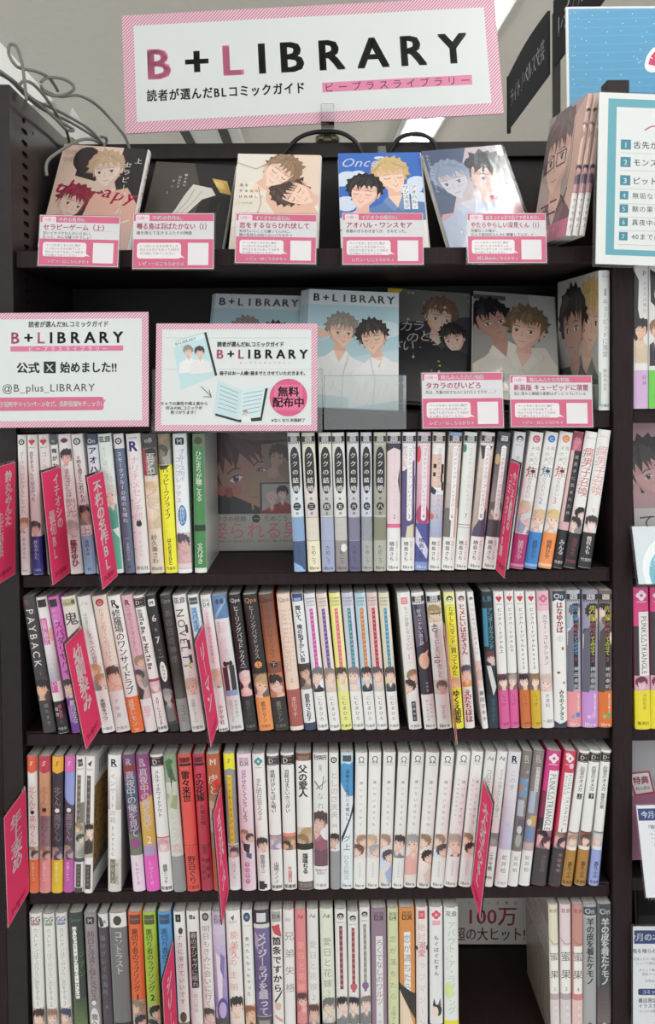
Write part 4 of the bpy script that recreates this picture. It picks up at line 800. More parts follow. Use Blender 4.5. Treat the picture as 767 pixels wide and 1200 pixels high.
 (366.4, 367.7, 17.2, 'd4d6d4', 'pale comic with scratched pencil title and large dark-haired figure', [N('BAMBOO', .025, '333', .28, .5, 2), N('COMICS', .04, '333', .26, .5, 2), T('初恋、', .085, .15, '555', .5, .26, 0), Q([(.1,.2),(.5,.26),(.48,.27),(.1,.215)], '666'), Q([(.7,.17),(.75,.17),(.6,.27),(.55,.27)], '666'), Q([(.2,.26),(.9,.2),(.9,.207),(.2,.27)], '777'), T('なれ', .28, .42, '999', .5, .5, 0), F(.42, .83, '4a3a42', 'd4b0a8', '8a5864', 'd4d2d2'), Q([(.05,.7),(.5,.72),(.95,.7),(.95,.83),(.05,.83)], '6a4a58'), R(.83, 1, 'd8d8d6'), N('夜明けの', .86, '666', .2), N('先生に', .88, '666', .2), N('竹書房', .97, '888', .24)], {}),
 (385.2, 387.4, 11.2, 'd6d6d2', 'white comic with grey brushed title and shiny grey foot', [L('disc'), T('としのさ夫夫', .135, .48, 'a4a4a2', .5, .8, 0), N('33', .53, '888', .5, .5, 0), F(.585, .705, '33302f', 'd0ae9c', '4a4644', 'ccc')], {'obi': (.72, '8f9192', [])}),
 (399.2, 399.2, 14.6, 'd4dade', 'comic with bright blue torn top and black diagonal stroke', [R(0, .32, '4a8fc0'), R(.015, .07, 'ccc', .1, .9), R(.02, .06, '444', .16, .8), Q([(0,.09),(.3,.075),(.7,.085),(1,.07),(1,.0),(0,.0)], 'b4ccd8'), R(.02, .065, '4c5054', .15, .85), Q([(0,.22),(.3,.28),(.5,.3),(.9,.33),(1,.34),(1,.7),(0,.7)], 'd4dade'), T('盗聴きんな感じる嘘なし', .12, .5, '2c4a6c', .55, .36, 1), Q([(.05,.62),(.7,.48),(1,.38),(1,.44),(.5,.56),(.05,.67)], '33393e'), T('グ上', .6, .72, '3c4c6c', .5, .6, 0), T('ひなの無沈', .75, .93, '999', .45, .5, 0), lib()], {}),
]
def omega(xt, xb, w, look, txt, hair, cloth, k=1, foot=None, two=None):
    a = [L('omega', '3a3a3c'), T('嫌いでいさせて' + txt, .195, .55, '777', .5 if not two else .68, .3, 0), T('ひじき', .56, .62, 'bbb', .5, .24, 0)]
    if two: a.append(T(two, .195, .48, '888', .3, .22, 0))
    a += [F(.6, .775 if not foot else .97, hair, 'e0c4b4', cloth, 'd8cfca', k)]
    if not foot: a += [R(.775, 1, W), T('大好評発売中', .8, .92, 'aaa', .5, .22, 0)]
    return (xt, xb, w, W, look, a + [lib()], {})
ROW3 += [
 omega(416.6, 414.2, 13.7, 'white comic with omega sign, first of the nine omega volumes', '', '6a4a40', 'c8b0a8', 2),
 omega(432.4, 429, 14.4, 'white omega comic with grey and dark hair crossing at the foot', 'も', 'a8a4a4', 'b4a4a8', 2),
 omega(449.4, 444, 14.7, 'white omega comic with two dark heads and blue shirt at foot', 'て', '4a4654', '9aaccc', 2, True),
 omega(467, 459, 13.7, 'white omega comic with one dark-haired boy in slate clothes', 'も', '3c3a3c', '6c7480'),
 omega(483, 472.8, 14.4, 'white omega comic with grey haired figure in a coral shirt', 'も', '9a9ca0', 'd8a49c', 1, True),
 omega(499.7, 488.2, 15.1, 'white omega comic with large black hair and crowd at its foot', 'ね', '2c2a2c', 'd0b8a8', 2, True),
 omega(517.8, 504.6, 15, 'white omega comic with blue-grey uniformed pair', 'て', '4c4a50', 'a8b4c8', 2),
 omega(536.6, 520, 15.4, 'white omega comic with double title line and brown suited figure', '', 'a89c94', '5c4c48', 1, None, 'うそからでたまこと'),
 omega(553.5, 537.5, 13.7, 'white omega comic with double title line, just left of the pink tab', '', '3a3230', 'd8b8a8', 2, None, 'きみといたいから'),
]
ROW3B = [
 (569.8, 552, 12.2, 'd4d4d0', 'white comic with script logo, half covered by the pink tab before it', [L('script', '666'), T('コロモチの織人', .13, .4, '777', .5, .6, 0)], {}),
 (583.5, 565.4, 12.1, 'd8d8d4', 'white comic with script logo and small grey picture strip', [L('script', '555'), T('ママチの隣人がいつも鍵の穴', .13, .5, '888', .55, .46, 0), R(.5, .6, 'd8c8cc'), F(.6, .7, '777', '999', '666', '8a8884'), T('ニクヤ乾', .74, .88, '444', .5, .46, 1), N('MX', .93, '333', .4)], {}),
 (596.4, 579.5, 14.9, 'cfcfd4', 'silver lavender comic with black R logo', [L('R', '2a2a2c'), T('この手を離さないで', .13, .6, '9c9ca4', .5, .46, 0), G(.3, .72, 'd0d0d4', 'b8b8d0'), T('見て…', .52, .66, 'aab', .45, .3, 0), R(.725, 1, 'dcdcda'), T('蛇井柏', .755, .9, '666', .5, .42, 0), N('竹書房', .97, '999', .22)], {}),
 (612.8, 595, 11.8, '77726f', 'grey comic with blue city collage and white R logo', [G(0, .74, '7a706c', '74706f'), L('R', 'd0ccc8'), R(.2, .34, '6a8cac', .1, .9), R(.25, .3, 'b07c5c', .1, .4), R(.36, .48, 'a8b0b8', .1, .7), R(.5, .62, '5c5a6c', .3, .95), E(.58, 'c4c4c8', .03, .25), E(.66, '9ca49c', .05, .3), T('蜜のまどろみ', .12, .5, 'bbb', .7, .34, 0), R(.74, 1, 'dcdcda'), T('蛇井柏', .77, .9, '777', .5, .46, 0)], {}),
 (626, 607.9, 12.9, '807a78', 'grey comic with pale blue and amber collage and white R logo', [G(0, .74, '7c7474', '8a8688'), L('R', 'd0ccc8'), R(.12, .3, 'c4c0c0', .4, .75), R(.3, .46, 'a0b0c0', .1, .6), R(.48, .56, 'b89c64', .3, .95), R(.57, .66, '6c88b0', .1, .8), E(.53, 'ccc', .025, .22, .3), T('蜜のまどろみ', .12, .3, '888', .58, .3, 0), R(.68, .74, 'b8a4a8'), R(.74, 1, 'dcdcda'), T('蛇井柏', .77, .9, '777', .5, .46, 0)], {}),
 (642, 622.8, 16.9, 'c43a7c', 'magenta topped comic with wide white title panel and black foot', [L('flower', 'dcd4d8', 'c43a7c'), R(.145, .6, 'dadad8', .3, 1), R(.3, .5, '7c2c4c', 0, .3), R(.5, .74, '2c282c', 0, .3), S('PUNKS△TRIANGLE', .17, .59, '6a6468', .62, .6, 0), F(.59, .73, '4a2c38', 'd8b4b4', '332c30', '8a6470', 2)], {'obi': (.725, '3f3a3d', [T('沖田有帆', .77, .9, '6a5c64', .6, .34, 0)])}),
 (662, 643, 13.7, 'c03a54', 'red and white patterned comic with narrow white title panel and dark foot', [E(.03, 'd8c8c8', .015, .2, .3), E(.11, 'd8b8bc', .02, .2, .7), L('flower', 'dcd4d8', 'c83c50'), R(.16, .6, 'dadad8', .2, 1), S('PUNKS TRIANGLE', .17, .55, '777', .7, .4, 0), T('オートサイル', .18, .32, '777', .38, .3, 0), N('1', .58, '555', .5), F(.6, .72, '3a2a30', 'd4a8b0', '333', '6a4450', 2)], {'obi': (.72, '3a3538', [T('沖田有帆', .75, .9, 'a8808c', .6, .34, 0)])}),
]
def okyu(xt, xb, w, look, tail, foot, hair, strip):
    return (xt, xb, w, 'dadad6', look, [L('dd', '2a2624', 'b8945c'), T('后宮のオメガ', .115, .3, '2c2a2a', .5, .56, 1)] + ([R(.315, .355, '2c2a2a', .3, .78), N(tail, .335, 'ddd', .4, .54)] if len(tail) == 1 else [T(tail, .315, .43, '2c2a2a', .5, .5, 1)]) +
            [F(.61, .71, hair, 'e0c4b8', '8a6a5c', strip), R(.6, .612, mixh(strip, '5a2c30', .5))], {'obi': (.735, foot, [T('露久ふみ', .82, .945, '2c2420', .5, .5, 1), N('新書館', .972, '33281c', .32)])})
ROW3B += [
 okyu(679.4, 657.9, 12, 'white comic with boxed volume sign, ochre foot and light portrait', '上', 'a4793a', 'a88c7c', 'c8b8ac'),
 okyu(693.6, 673.6, 12.7, 'white comic with boxed volume sign, ochre foot and dark brown portrait', '下', 'a4773a', '5a3a30', '8c5c54'),
 okyu(708.6, 690, 11.3, 'white comic with periwinkle foot, outermost beside the right pillar', '雪花の章', '8f9cd0', 'c8c4c4', 'c0bcc0'),
]
def ss(xt, xb, w, n, c, look, hair):
    return (xt, xb, w, 'd2d2cc', look, [N('GG', .04, c, .62, .5, 2), R(.065, .085, mixh(c, 'ffffff', .2), .15, .85), T('カメレオンはてのひらに恋をする', .105, .63, '8c8c88', .5, .48, 0), N(str(n), .655, '999', .6, .5, 0), F(.69, .95, hair, 'd8bcac', '5a5454', 'b8a49c')], {})
ROW4 = [
 ss(33.2, 38.8, 14.3, 1, '8c5c60', 'white comic with dull red double-letter logo, outermost on the left end', '3a2c2c'),
 ss(49.7, 56.2, 12.6, 2, '5c7c60', 'white comic with dull green double-letter logo', '8a7060'),
 ss(64, 72.4, 12.8, 3, '5c6c8c', 'white comic with dull blue double-letter logo', '3a4460'),
 (79.3, 87.8, 15.8, '363d38', 'dark green comic with white boxed title strip and leafy foot', [N('Qpano', .05, '5c7c5c', .3), R(.1, .625, 'd8d8d0', .25, .55), T('ハッピー・オブ・ジ・エンド', .11, .62, '3c3c38', .4, .42, 1), T('ジプン', .27, .48, '4c7c50', .8, .5, 0), T('おげ', .3, .5, '3c5c48', .15, .4, 0), G(.625, .89, '3c4c34', '6c7c50'), R(.885, 1, 'd4d4cc'), T('おげれつ', .9, .99, '444', .5, .44, 1)], {}),
 (97.6, 106, 14.2, '8c8688', 'mauve grey comic with black M logo and white oval', [L('M', '2a2829', 'ccc'), T('純白と冷淡と似た交ゼス', .13, .64, '6c4c54', .5, .62, 1), E(.655, 'd8d4d4', .016, .16), N('1', .655, '555', .26), E(.78, 'd0cccc', .09, .36), T('腹へ', .735, .825, '55484a', .5, .56, 1), F(.89, .99, '4a3430', 'b89488', '555', '8a7c7c')], {}),
 (114.4, 122.8, 11.2, '46424a', 'charcoal comic with white top and pink foot tag', [R(0, .1, 'd0d0cc'), Q([(0,.02),(.4,.03),(.6,.09),(.2,.1)], '3a3438'), N('R', .06, '444', .5, .7, 1), T('囁けグレイの海月', .15, .6, '77727c', .4, .6, 0), E(.68, '8c7c5c', .01, .08), N('I', .85, 'aaa', .5)], {'obi': (.875, 'b84a74', [T('小林典雅', .9, .98, '4a1828', .5, .6, 1)]), 'oob': 1}),
 (126.8, 134.9, 20.2, '6b6c6c', 'thick grey comic with white top, black disc and white katakana title', [R(0, .105, 'd4d4ce'), E(.055, '3a3c38', .035, .24), T('コントラスト', .13, .445, 'd4d4d0', .5, .5, 1), R(.8, .86, '2c2c2c'), N('itz', .83, '777', .26), R(0, 1, '8a8c8a', .0, .08)], {}),
 (149, 156.4, 15.9, 'cf6338', 'orange comic with numeral one and dark navy hair below the title', [R(.02, .09, '5c4038', .1, .9), N('Charles', .05, 'b07050', .24), T('裏切り者のラブソング', .12, .58, '5c2c1c', .45, .56, 1), N('1', .62, '4a2418', .66, .5, 2), F(.64, .98, '2c3040', 'd0b4a0', '6a5c50', 'a48c7c', 2)], {'side2': 1}),
 (166.4, 174.6, 14.9, '98b83c', 'lime green comic with numeral two', [R(.02, .09, '4c5430', .1, .9), N('Charles', .05, '8a9c50', .24), T('裏切り者のラブソング', .12, .58, '3a4c1c', .45, .56, 1), N('2', .62, '2c3c18', .66, .5, 2), F(.68, .98, '2c3440', 'ccb8a0', '77705c', 'a4a088', 2)], {}),
 (184.2, 192, 15.2, '4f8fc0', 'sky blue comic tucked behind the pink tab on the bottom shelf', [R(.02, .09, '34506c', .1, .9), N('Charles', .05, '5c84a8', .24), T('裏切り者のラブソング', .12, .58, '24486c', .45, .56, 1), N('3', .62, '1c3450', .66, .5, 2), F(.68, .98, '3a3c48', 'ccb4a0', '777', 'a09c94', 2)], {}),
 (202.5, 210.2, 13, 'd8d8d4', 'white comic with black square numeral logo, right of the pink tab', [R(.02, .075, '242424', .18, .66), N('1', .047, 'ddd', .4, .42, 0), E(.14, '4a4440', .025, .2, .6), T('ナカに溶けていいです', .16, .68, '6c6864', .5, .5, 0), E(.77, '5a5048', .04, .3)], {'obi': (.81, '7c6c58', [])}),
 (217.6, 225.2, 13.9, 'd8d8d6', 'white comic with black title block and small two-character logo', [N('8s', .04, '333', .56, .5, 2), R(.15, .56, '2c2a2c', .22, .82), T('春のデジャヴに眠れ', .155, .555, 'b8b0ac', .52, .52, 0), T('田口田田', .6, .74, '999', .5, .36, 0), R(.85, .98, '333', .3, .7)], {}),
 (233.4, 240, 13.2, 'd6d4d0', 'white comic with loose grey brush title and pink foot', [E(.04, '444', .03, .3), E(.04, '8a8884', .016, .18), T('明日もきみに会いに行く', .1, .7, '8a8682', .5, .66, 0), F(.7, .82, '4a4444', 'd4b4ac', '777', 'd0c4c0')], {'obi': (.82, 'd8a0ac', [T('幸田みう', .85, .97, '8c5c68', .5, .4, 0)])}),
 (247.6, 254.4, 14.5, 'b4a4b8', 'lilac and violet comic with white figure beneath the hanging tab', [L('dx', '6a5c6c', 'b8a8b8'), G(.1, .7, 'c4b8c8', '8a7cb0'), Q([(.2,.3),(.7,.35),(.6,.68),(.3,.7)], 'd4ccd4'), Q([(.6,.3),(.9,.34),(.8,.5),(.5,.42)], '7c6ca0'), E(.73, '5c4a8c', .1, .45, .6), E(.72, 'b0a0c8', .06, .3, .6), R(.78, 1, '4a484c'), T('バブル', .8, .97, '77727a', .5, .5, 0), T('レッド', .2, .55, 'dcd4dc', .45, .3, 0)], {}),
 (263.7, 271, 16.5, 'd8d4d0', 'white comic with red handwritten title and black-haired figure', [Q([(.35,.05),(.6,.03),(.55,.075)], '555'), N('QuinT', .08, '888', .22), T('能美久', .14, .36, 'c88078', .55, .6, 0), T('優の主明', .24, .6, 'd0908c', .4, .56, 0), F(.62, .86, '33302f', 'dcc8bc', 'd0c4bc', 'd4ccc4'), R(.87, 1, 'c8c4bc'), T('第一', .885, .99, '444', .5, .4, 1)], {}),
 (282.4, 288.8, 12, 'd8d8d4', 'white comic with navy flower disc and brown-haired boy', [E(.05, '34405c', .034, .34), E(.05, '6c7c9c', .014, .14), R(.11, .115, 'aaa', .2, .8), T('食べたくなっちゃった', .185, .63, '555', .45, .42, 1), F(.69, .84, '8a5c3c', 'd8b094', '4a3c34', 'c8a890'), T('小柳一', .86, .99, '777', .45, .36, 0)], {}),
 (296.4, 301.8, 18, '5c5078', 'thick purple comic with big white title in the shelf middle', [R(0, .1, '34303c'), R(.02, .085, 'ccc8d0', .2, .8), R(.1, .13, 'c8c8c4'), G(.13, .6, '6c6088', '50446c'), Q([(.05,.15),(.3,.2),(.2,.3),(.05,.25)], 'a890a8'), T('メイジーラヴを綴って', .16, .765, 'd8d4dc', .5, .7, 2), R(.77, .775, 'aaa'), R(.775, 1, '4c4a50'), R(.8, .84, '8a8888', .15, .85), T('くれの', .87, 1, 'd0d0d0', .5, .56, 1)], {}),
 (316.6, 320.6, 12.8, 'd6d2ce', 'white comic with red roof shape and heavy black hand lettering', [R(.01, .085, '9a9894', .1, .9), N('DX', .045, '444', .5), Q([(.05,.12),(.75,.1),(.95,.2),(.3,.17)], 'b8424a'), T('箇条ですから', .19, .6, '33302f', .5, .8, 2), Q([(.2,.66),(.9,.58),(.9,.6),(.25,.68)], '444'), E(.7, 'c8a89c', .03, .3), Q([(.2,.76),(.9,.8),(.85,.82),(.2,.78)], 'c88c8c'), T('うみ', .86, .97, '777', .5, .4, 0)], {}),
 (331, 334.4, 12.6, 'd8d4d2', 'white comic with thin grey kanji title and red page side', [R(.06, .085, 'bbb', .2, .7), T('兄弟失格', .13, .63, '8c8682', .55, .9, 0), T('芹沢', .88, .97, '999', .4, .3, 0)], {'right': 'c84a54'}),
 (345, 349, 12.3, 'd08080', 'salmon red comic with script logo and faint gold title', [L('script', '8c4c48'), T('愛日と花嫁', .22, .6, 'e0a098', .5, .72, 0), G(.6, 1, 'c86468', 'b04a54'), F(.6, .83, '4a3434', 'd8aca0', 'c88484', 'b86c6c')], {}),
 (359, 362, 13, 'd4d2ce', 'pale comic with script logo, grey volume title and brown-haired face', [L('script', '777'), T('愛日と花嫁２', .22, .68, 'b0aca8', .5, .7, 0), F(.69, .86, '5a4038', 'd0ac9c', '777', 'b8a8a0'), R(.87, 1, '8a9490'), T('千歳', .9, .99, 'bbb', .5, .4, 0)], {}),
 (374.2, 378.6, 15.2, 'd0d4c4', 'pale green-white comic with script logo and yellow-green numeral', [L('script', '777'), T('愛日と花嫁', .2, .58, '8c8c80', .5, .68, 0), T('３', .58, .64, 'a0b060', .5, .6, 0), F(.64, .83, '6a6c6c', 'd4c0b4', 'a8acb0', 'c8ccbc'), R(.83, 1, '77705c'), T('千歳', .86, .98, 'b4ac94', .6, .3, 0)], {}),
]
def rind(xt, xb, w, look, c, hair, dy, badge=None):
    a = [L('panda', '4a4446', 'bbb'), R(.12, .58 if not badge else .6, c, .36, .64), T('オメガの嫁入りは恋の味', .125, .57, mixh(c, 'ffffff', .65), .5, .24, 0)]
    if badge: a += [E(.56, badge, .025, .22, .4), E(.56, badge, .025, .22, .6), Q([(.22,.57),(.78,.57),(.5,.6)], badge)]
    return (xt, xb, w, 'd6d4d2', look, a + [F(.63, .84, hair, 'dcc4b8', '777', 'd0c8c4'), T('美山薫子', .87, 1.12, '3a3838', .5, .66, 2)], {'dy': dy})
ROW4 += [
 rind(391.9, 395.2, 13.2, 'white comic with maroon lettered stripe and black-haired portrait', '7c3c3c', '2c2628', 0),
 rind(406.8, 409.2, 12.5, 'white comic with maroon stripe ending in a red heart badge', '8a4040', '2f2a30', 4, 'b85c68'),
 rind(420.8, 423, 11.9, 'white comic with grey stripe ending in a purple heart badge', '8a8480', '77706c', -2, '7c6488'),
 (434.4, 436, 17.7, '8a7484', 'dusty violet comic with long white handwritten title label', [L('dx', '55464f', '8a7484'), R(.2, .87, 'd4d0d0', .3, .75), T('ろくでなしのワルツ', .22, .7, '777', .52, .5, 0), T('上田', .74, .85, '888', .52, .26, 0), R(.93, 1, 'dad8d8')], {'obi': (.91, 'd8d4d4', [T('上田', .93, .99, '888', .5, .3, 0)])}),
 (453.7, 455, 12.3, 'c4c8a0', 'pale yellow-green comic with boxed logo and grey-green title', [L('dx', '444', 'c4c8a0'), T('恋が落ちたら', .18, .68, '8c907c', .5, .66, 0), T('上田アキ', .7, .86, '7c7c6c', .5, .46, 0), R(.88, 1, '9ca4b0')], {}),
 (467.2, 469, 18, 'c8874a', 'orange comic with white title strip and pale figure in black', [L('dx', '5a3c24', 'c8874a'), R(.175, .62, 'd8d4d0', .3, .72), T('恋が満ちたら', .19, .61, '8a8478', .5, .56, 0), Q([(0,.55),(1,.63),(1,.82),(.0,.6)], '2f2a2c'), Q([(0,.6),(.55,.73),(1,.9),(1,1),(0,1)], 'd8c4ac'), Q([(.1,.9),(1,.95),(1,1),(.1,1)], 'd8d4cc'), T('上田', .93, 1, '888', .5, .3, 0)], {}),
 (487.2, 488, 13.5, 'd8d0ce', 'white comic with red square logo and mixed pink and mint lettering', [R(.025, .085, 'c84c54', .22, .76), N('恋', .055, 'e8c0c0', .36), T('絶対', .11, .25, 'c8a898', .45, .7, 0), T('溺愛', .25, .36, 'c87c84', .5, .7, 1), E(.3, '333', .018, .08, .08), E(.3, '333', .018, .08, .95), T('ラブマシーン', .38, .88, 'b0b8ac', .5, .6, 0), R(.9, 1, 'c0a488'), T('白', .92, 1, 'b84c54', .6, .5, 1)], {}),
 (503.2, 504, 15.2, 'd6d6d6', 'white comic with red flower logo and calico cat above a blue foot', [L('flower', 'c84c5c', 'd8b8b8'), R(.1, .13, 'd8a0a8', .2, .8), T('もぐはぐむすん', .2, .5, '55504e', .5, .4, 1), E(.75, '33302f', .045, .36, .55), E(.76, 'd8c8bc', .04, .24, .4), Q([(.2,.72),(.3,.66),(.45,.71)], '33302f'), Q([(.6,.71),(.78,.66),(.85,.72)], '6c4c38'), E(.82, 'd4d0cc', .035, .36)], {'obi': (.85, '5a7ab0', [])}),
 (520, 521, 16.4, 'd4d6d2', 'white comic with mint lettering and bright yellow foot, last before the gap', [N('花音', .045, '4c5c44', .4), T('アパウト・ア・ラブソング', .1, .77, 'a4b4ac', .5, .6, 0), T('あの夏を歌', .28, .46, 'bcc', .2, .2, 0), E(.6, 'c4d494', .06, .3, .3)], {'obi': (.82, 'd8cc34', [T('夏野', .85, .99, '555a2c', .5, .44, 0)])}),
]
def mikka(xt, xb, w, n, base, foot, look, extra=None):
    return (xt, xb, w, base, look, [N('花音', .045, '8c4440' if n > 2 else '8c6a44', .42), Q([(0,.24),(.5,.28),(1,.28),(1,.29),(.4,.29),(0,.25)], mixh(base, '7c5c44', .35)), R(.3, .645, 'dcdad4', .12, .9), T('蜜果', .31, .57, '55504a', .5, .95, 0), N(str(n), .61, '666', .5, .5, 0), R(.645, .69, foot), R(.69, 1, mixh(foot, 'e0dcd8', .6)), T('カラシノミ', .72, .98, 'f0e8e8', .6, .4, 1)], extra or {})
ROW4B = [
 mikka(642.7, 647, 10.7, 2, 'd2cdb8', 'b09ca0', 'cream comic with large kanji, numeral two, cover facing the gap', {'front': 'mikka'}),
 mikka(656.3, 661, 12.7, 3, 'd4c4c8', 'a898a0', 'pinkish white comic with large kanji and numeral three'),
 mikka(670.8, 675, 12.4, 4, 'b8847c', 'c07c78', 'brick pink comic with large kanji and numeral four'),
 (685.3, 689, 15.6, '9a9c9c', 'grey comic with dark title lettering and navy top logo', [L('on', '3a4254', 'd0d0d0'), R(.085, .09, 'c4c4c4'), T('羊の皮を着たケモノ', .1, .58, '3c3c40', .5, .6, 2), T('九號', .84, .96, '3a3a3c', .5, .44, 2)], {}),
 (704.8, 707, 16.4, '3f4146', 'dark grey comic with white title lettering, outermost by the right pillar', [N('On', .048, 'c8c8cc', .56, .5, 2), R(0, 1, '5c5e62', 0, .14), T('羊の皮を着たケモノ', .1, .58, 'dedede', .52, .6, 2), G(.6, .86, '4a4446', '6a605c'), T('九號', .84, .96, 'd4d4d4', .52, .44, 2)], {}),
]

# ------------------------------------------------------------------ room shell
def box_obj(name, a, b, mat, parent=None, cham=0.0, mw=None):
    m = MB(); m.box(a, b, (.5, .5, .5), 0, cham); return m.build(name, mat, parent, mw=mw)
struct(box_obj('floor', (-4, -4.5, -.02), (5, 7, 0), M_FLOOR))
struct(box_obj('ceiling', (-4, -4.5, CEIL_Z), (5, 7, CEIL_Z + .02), M_CEIL))
struct(box_obj('wall_back', (-4, 7, 0), (5, 7.05, CEIL_Z), M_CEIL))

# ceiling lamps: a housing with two glowing tubes each
for lx, lt, ys in LAMPS:
    for ly in ys:
        r = empty('ceiling_light', Matrix.Translation((lx + lt*ly, ly, CEIL_Z)) @ Matrix.Rotation(-lt, 4, 'Z'))
        far = 'twin-tube ceiling lamp glowing above and beyond the header sign'
        if ly > 2: lb = 'twin-tube ceiling lamp seen under the header sign, farther along the line'
        elif ly > 0: lb = 'twin-tube ceiling lamp peeping out past the header sign corner'
        else: lb = 'twin-tube ceiling lamp over the aisle in front of the bookcase'
        tag(r, lb, 'ceiling light', 'ceiling lamps in lines')
        m = MB(); m.box((-.10, -.72, -.045), (.10, .72, -.0005), cham=.008); m.build('housing', M_WHITE, r)
        for sx in (-.05, .05):
            m = MB(); m.tube([(sx, -.7, -.062), (sx, .7, -.062)], .016, 10); m.build('tube', M_TUBE, r)

r = empty('ceiling_vent', Matrix.Translation(((255 - 376)/950*4.5, 3.45, CEIL_Z)))
tag(r, 'pale slotted ceiling vent showing below the header sign', 'ceiling vent')
m = MB(); m.box((-.16, -.35, -.03), (.16, .35, -.0005), cham=.006); m.build('frame', M_WHITE, r)
for k in (-1, 1):
    m = MB(); m.box((-.15 + .2*(k > 0), -.33, -.034), (-.1 + .2*(k > 0), .33, -.0305)); m.build('slot', M_BLACK, r)

# ------------------------------------------------------------------ the main bookcase
XL, XR = -.3975, .3805
BF, BB = .008, .245                             # front and back of the boards
Z1 = pt(357, 670.5, 0).z; Z2 = pt(380, 856.5, 0).z; Z3 = pt(367, 1043, 0).z; Z4 = Z3 - (Z2 - Z3)
Z0 = pt(360, 291, BF).z; Z05 = pt(640, 482, BF).z
ZTOP = pt(8, 99, 0).z; ZBACK = pt(400, 170, .24).z
PLATE_W = .026
case = empty('bookcase', Matrix.Translation((0, 0, 0)))
tag(case, 'dark brown bookcase with six shelves filled with comics', 'bookcase')

def slot_panel(x0, x1, ztop, slots, inner):
    """upright with capsule slots cut through its inner skin"""
    m = MB()
    y0, y1 = 0.0, .262
    m.box((x0, y0, 0), (x1 - .004, y1, ztop)) if inner > 0 else m.box((x0 + .004, y0, 0), (x1, y1, ztop))
    X = x1 if inner > 0 else x0; X0 = X - .004*inner
    outer = [(y0, ztop - .62), (y1, ztop - .62), (y1, ztop), (y0, ztop)]
    loops = [outer]
    for (yc, zc, a, b, rot) in slots:
        P = []
        for k in range(12):
            t = 2*math.pi*k/12
            u, v = b*math.cos(t) + (a - b)*(1 if math.cos(t) > 1e-6 else (-1 if math.cos(t) < -1e-6 else 0)), b*math.sin(t)
            P.append((yc + u*math.cos(rot) - v*math.sin(rot), zc + u*math.sin(rot) + v*math.cos(rot)))
        loops.append(P)
    tris = tessellate_polygon([[Vector((p[0], p[1], 0)) for p in L_] for L_ in loops])
    flat = [p for L_ in loops for p in L_]
    for t in tris: m.face([(X, flat[i][0], flat[i][1]) for i in t])
    for L_ in loops[1:]:
        for i in range(len(L_)):
            a, b = L_[i], L_[(i + 1) % len(L_)]
            m.face([(X, a[0], a[1]), (X, b[0], b[1]), (X0, b[0], b[1]), (X0, a[0], a[1])])
    for i in range(4):
        a, b = outer[i], outer[(i + 1) % 4]
        m.face([(X, a[0], a[1]), (X, b[0], b[1]), (X0, b[0], b[1]), (X0, a[0], a[1])])
    m.box((min(X, X0), y0, 0), (max(X, X0), y1, ztop - .62))
    return m
sl = [(.052, ZTOP - .044 - .0155*k, .0105, .0034, .0) for k in range(20)]
sl += [(.05, ZTOP - .03, .006, .0035, .3), (.085, ZTOP - .036, .0025, .0025, 0), (.2, ZTOP - .06, .0025, .0025, 0), (.225, ZTOP - .075, .003, .003, 0)]
slot_panel(XL - PLATE_W, XL, ZTOP, sl, 1).build('side_panel', M_STEEL, case)
m = MB(); m.box((XR, 0, 0), (XR + PLATE_W, .262, ZBACK - .01), cham=.001); m.build('side_panel', M_WOOD, case)
m = MB(); m.box((XL + .0005, .246, .0), (XR - .0005, .262, ZBACK), cham=.001); m.build('back_panel', M_STEEL, case)
m = MB(); m.box((XL + .0005, .232, ZBACK - .022), (XR - .0005, .2455, ZBACK + .002), cham=.001); m.build('top_rail', M_STEEL, case)
TH = .0185
for i, (zt, th) in enumerate(((Z0, .0225), (Z05, .0225), (Z1, TH), (Z2, TH), (Z3, TH), (Z4, TH), (Z4 - .21, TH), (Z4 - .42, TH))):
    m = MB(); m.box((XL + .001, BF, zt - th), (XR - .001, BB, zt), cham=.0012)
    if zt < Z05 - .1: m.box((XL + .004, BF - .003, zt - th + .001), (XR - .006, BF - .0005, zt - .002), cham=.0006)
    m.build('shelf_board', M_WOOD, case)
m = MB(); m.box((XL + .001, .03, 0), (XR - .001, .05, Z4 - .45)); m.build('plinth', M_WOOD, case)

# neighbours
lc = empty('bookcase', Matrix.Translation((XL - .06, 0, 0)))
tag(lc, 'edge of the next dark bookcase at the far left of the frame', 'bookcase')
m = MB(); m.box((-.026, .002, 0), (.0335, .262, ZTOP - .001), cham=.001); m.build('side_panel', M_WOOD, lc)
RX = XR + PLATE_W + .001
rc = empty('bookcase', Matrix.Translation((RX, 0, 0)))
tag(rc, 'neighbouring dark bookcase cut off by the right frame edge', 'bookcase')
NB = [pt(755, y, BF).z for y in (479, 662, 852, 1028)]; NB.append(NB[-1]*2 - NB[-2])
for zt in [Z0] + NB + [NB[-1] - .2]:
    m = MB(); m.box((.001, BF, zt - TH), (.75, BB, zt), cham=.001); m.build('shelf_board', M_WOOD, rc)
m = MB(); m.box((.0, .246, 0), (.75, .262, ZBACK)); m.build('back_panel', M_WOOD, rc)
m = MB(); m.box((.7505, 0, 0), (.7765, .262, ZBACK)); m.build('side_panel', M_WOOD, rc)

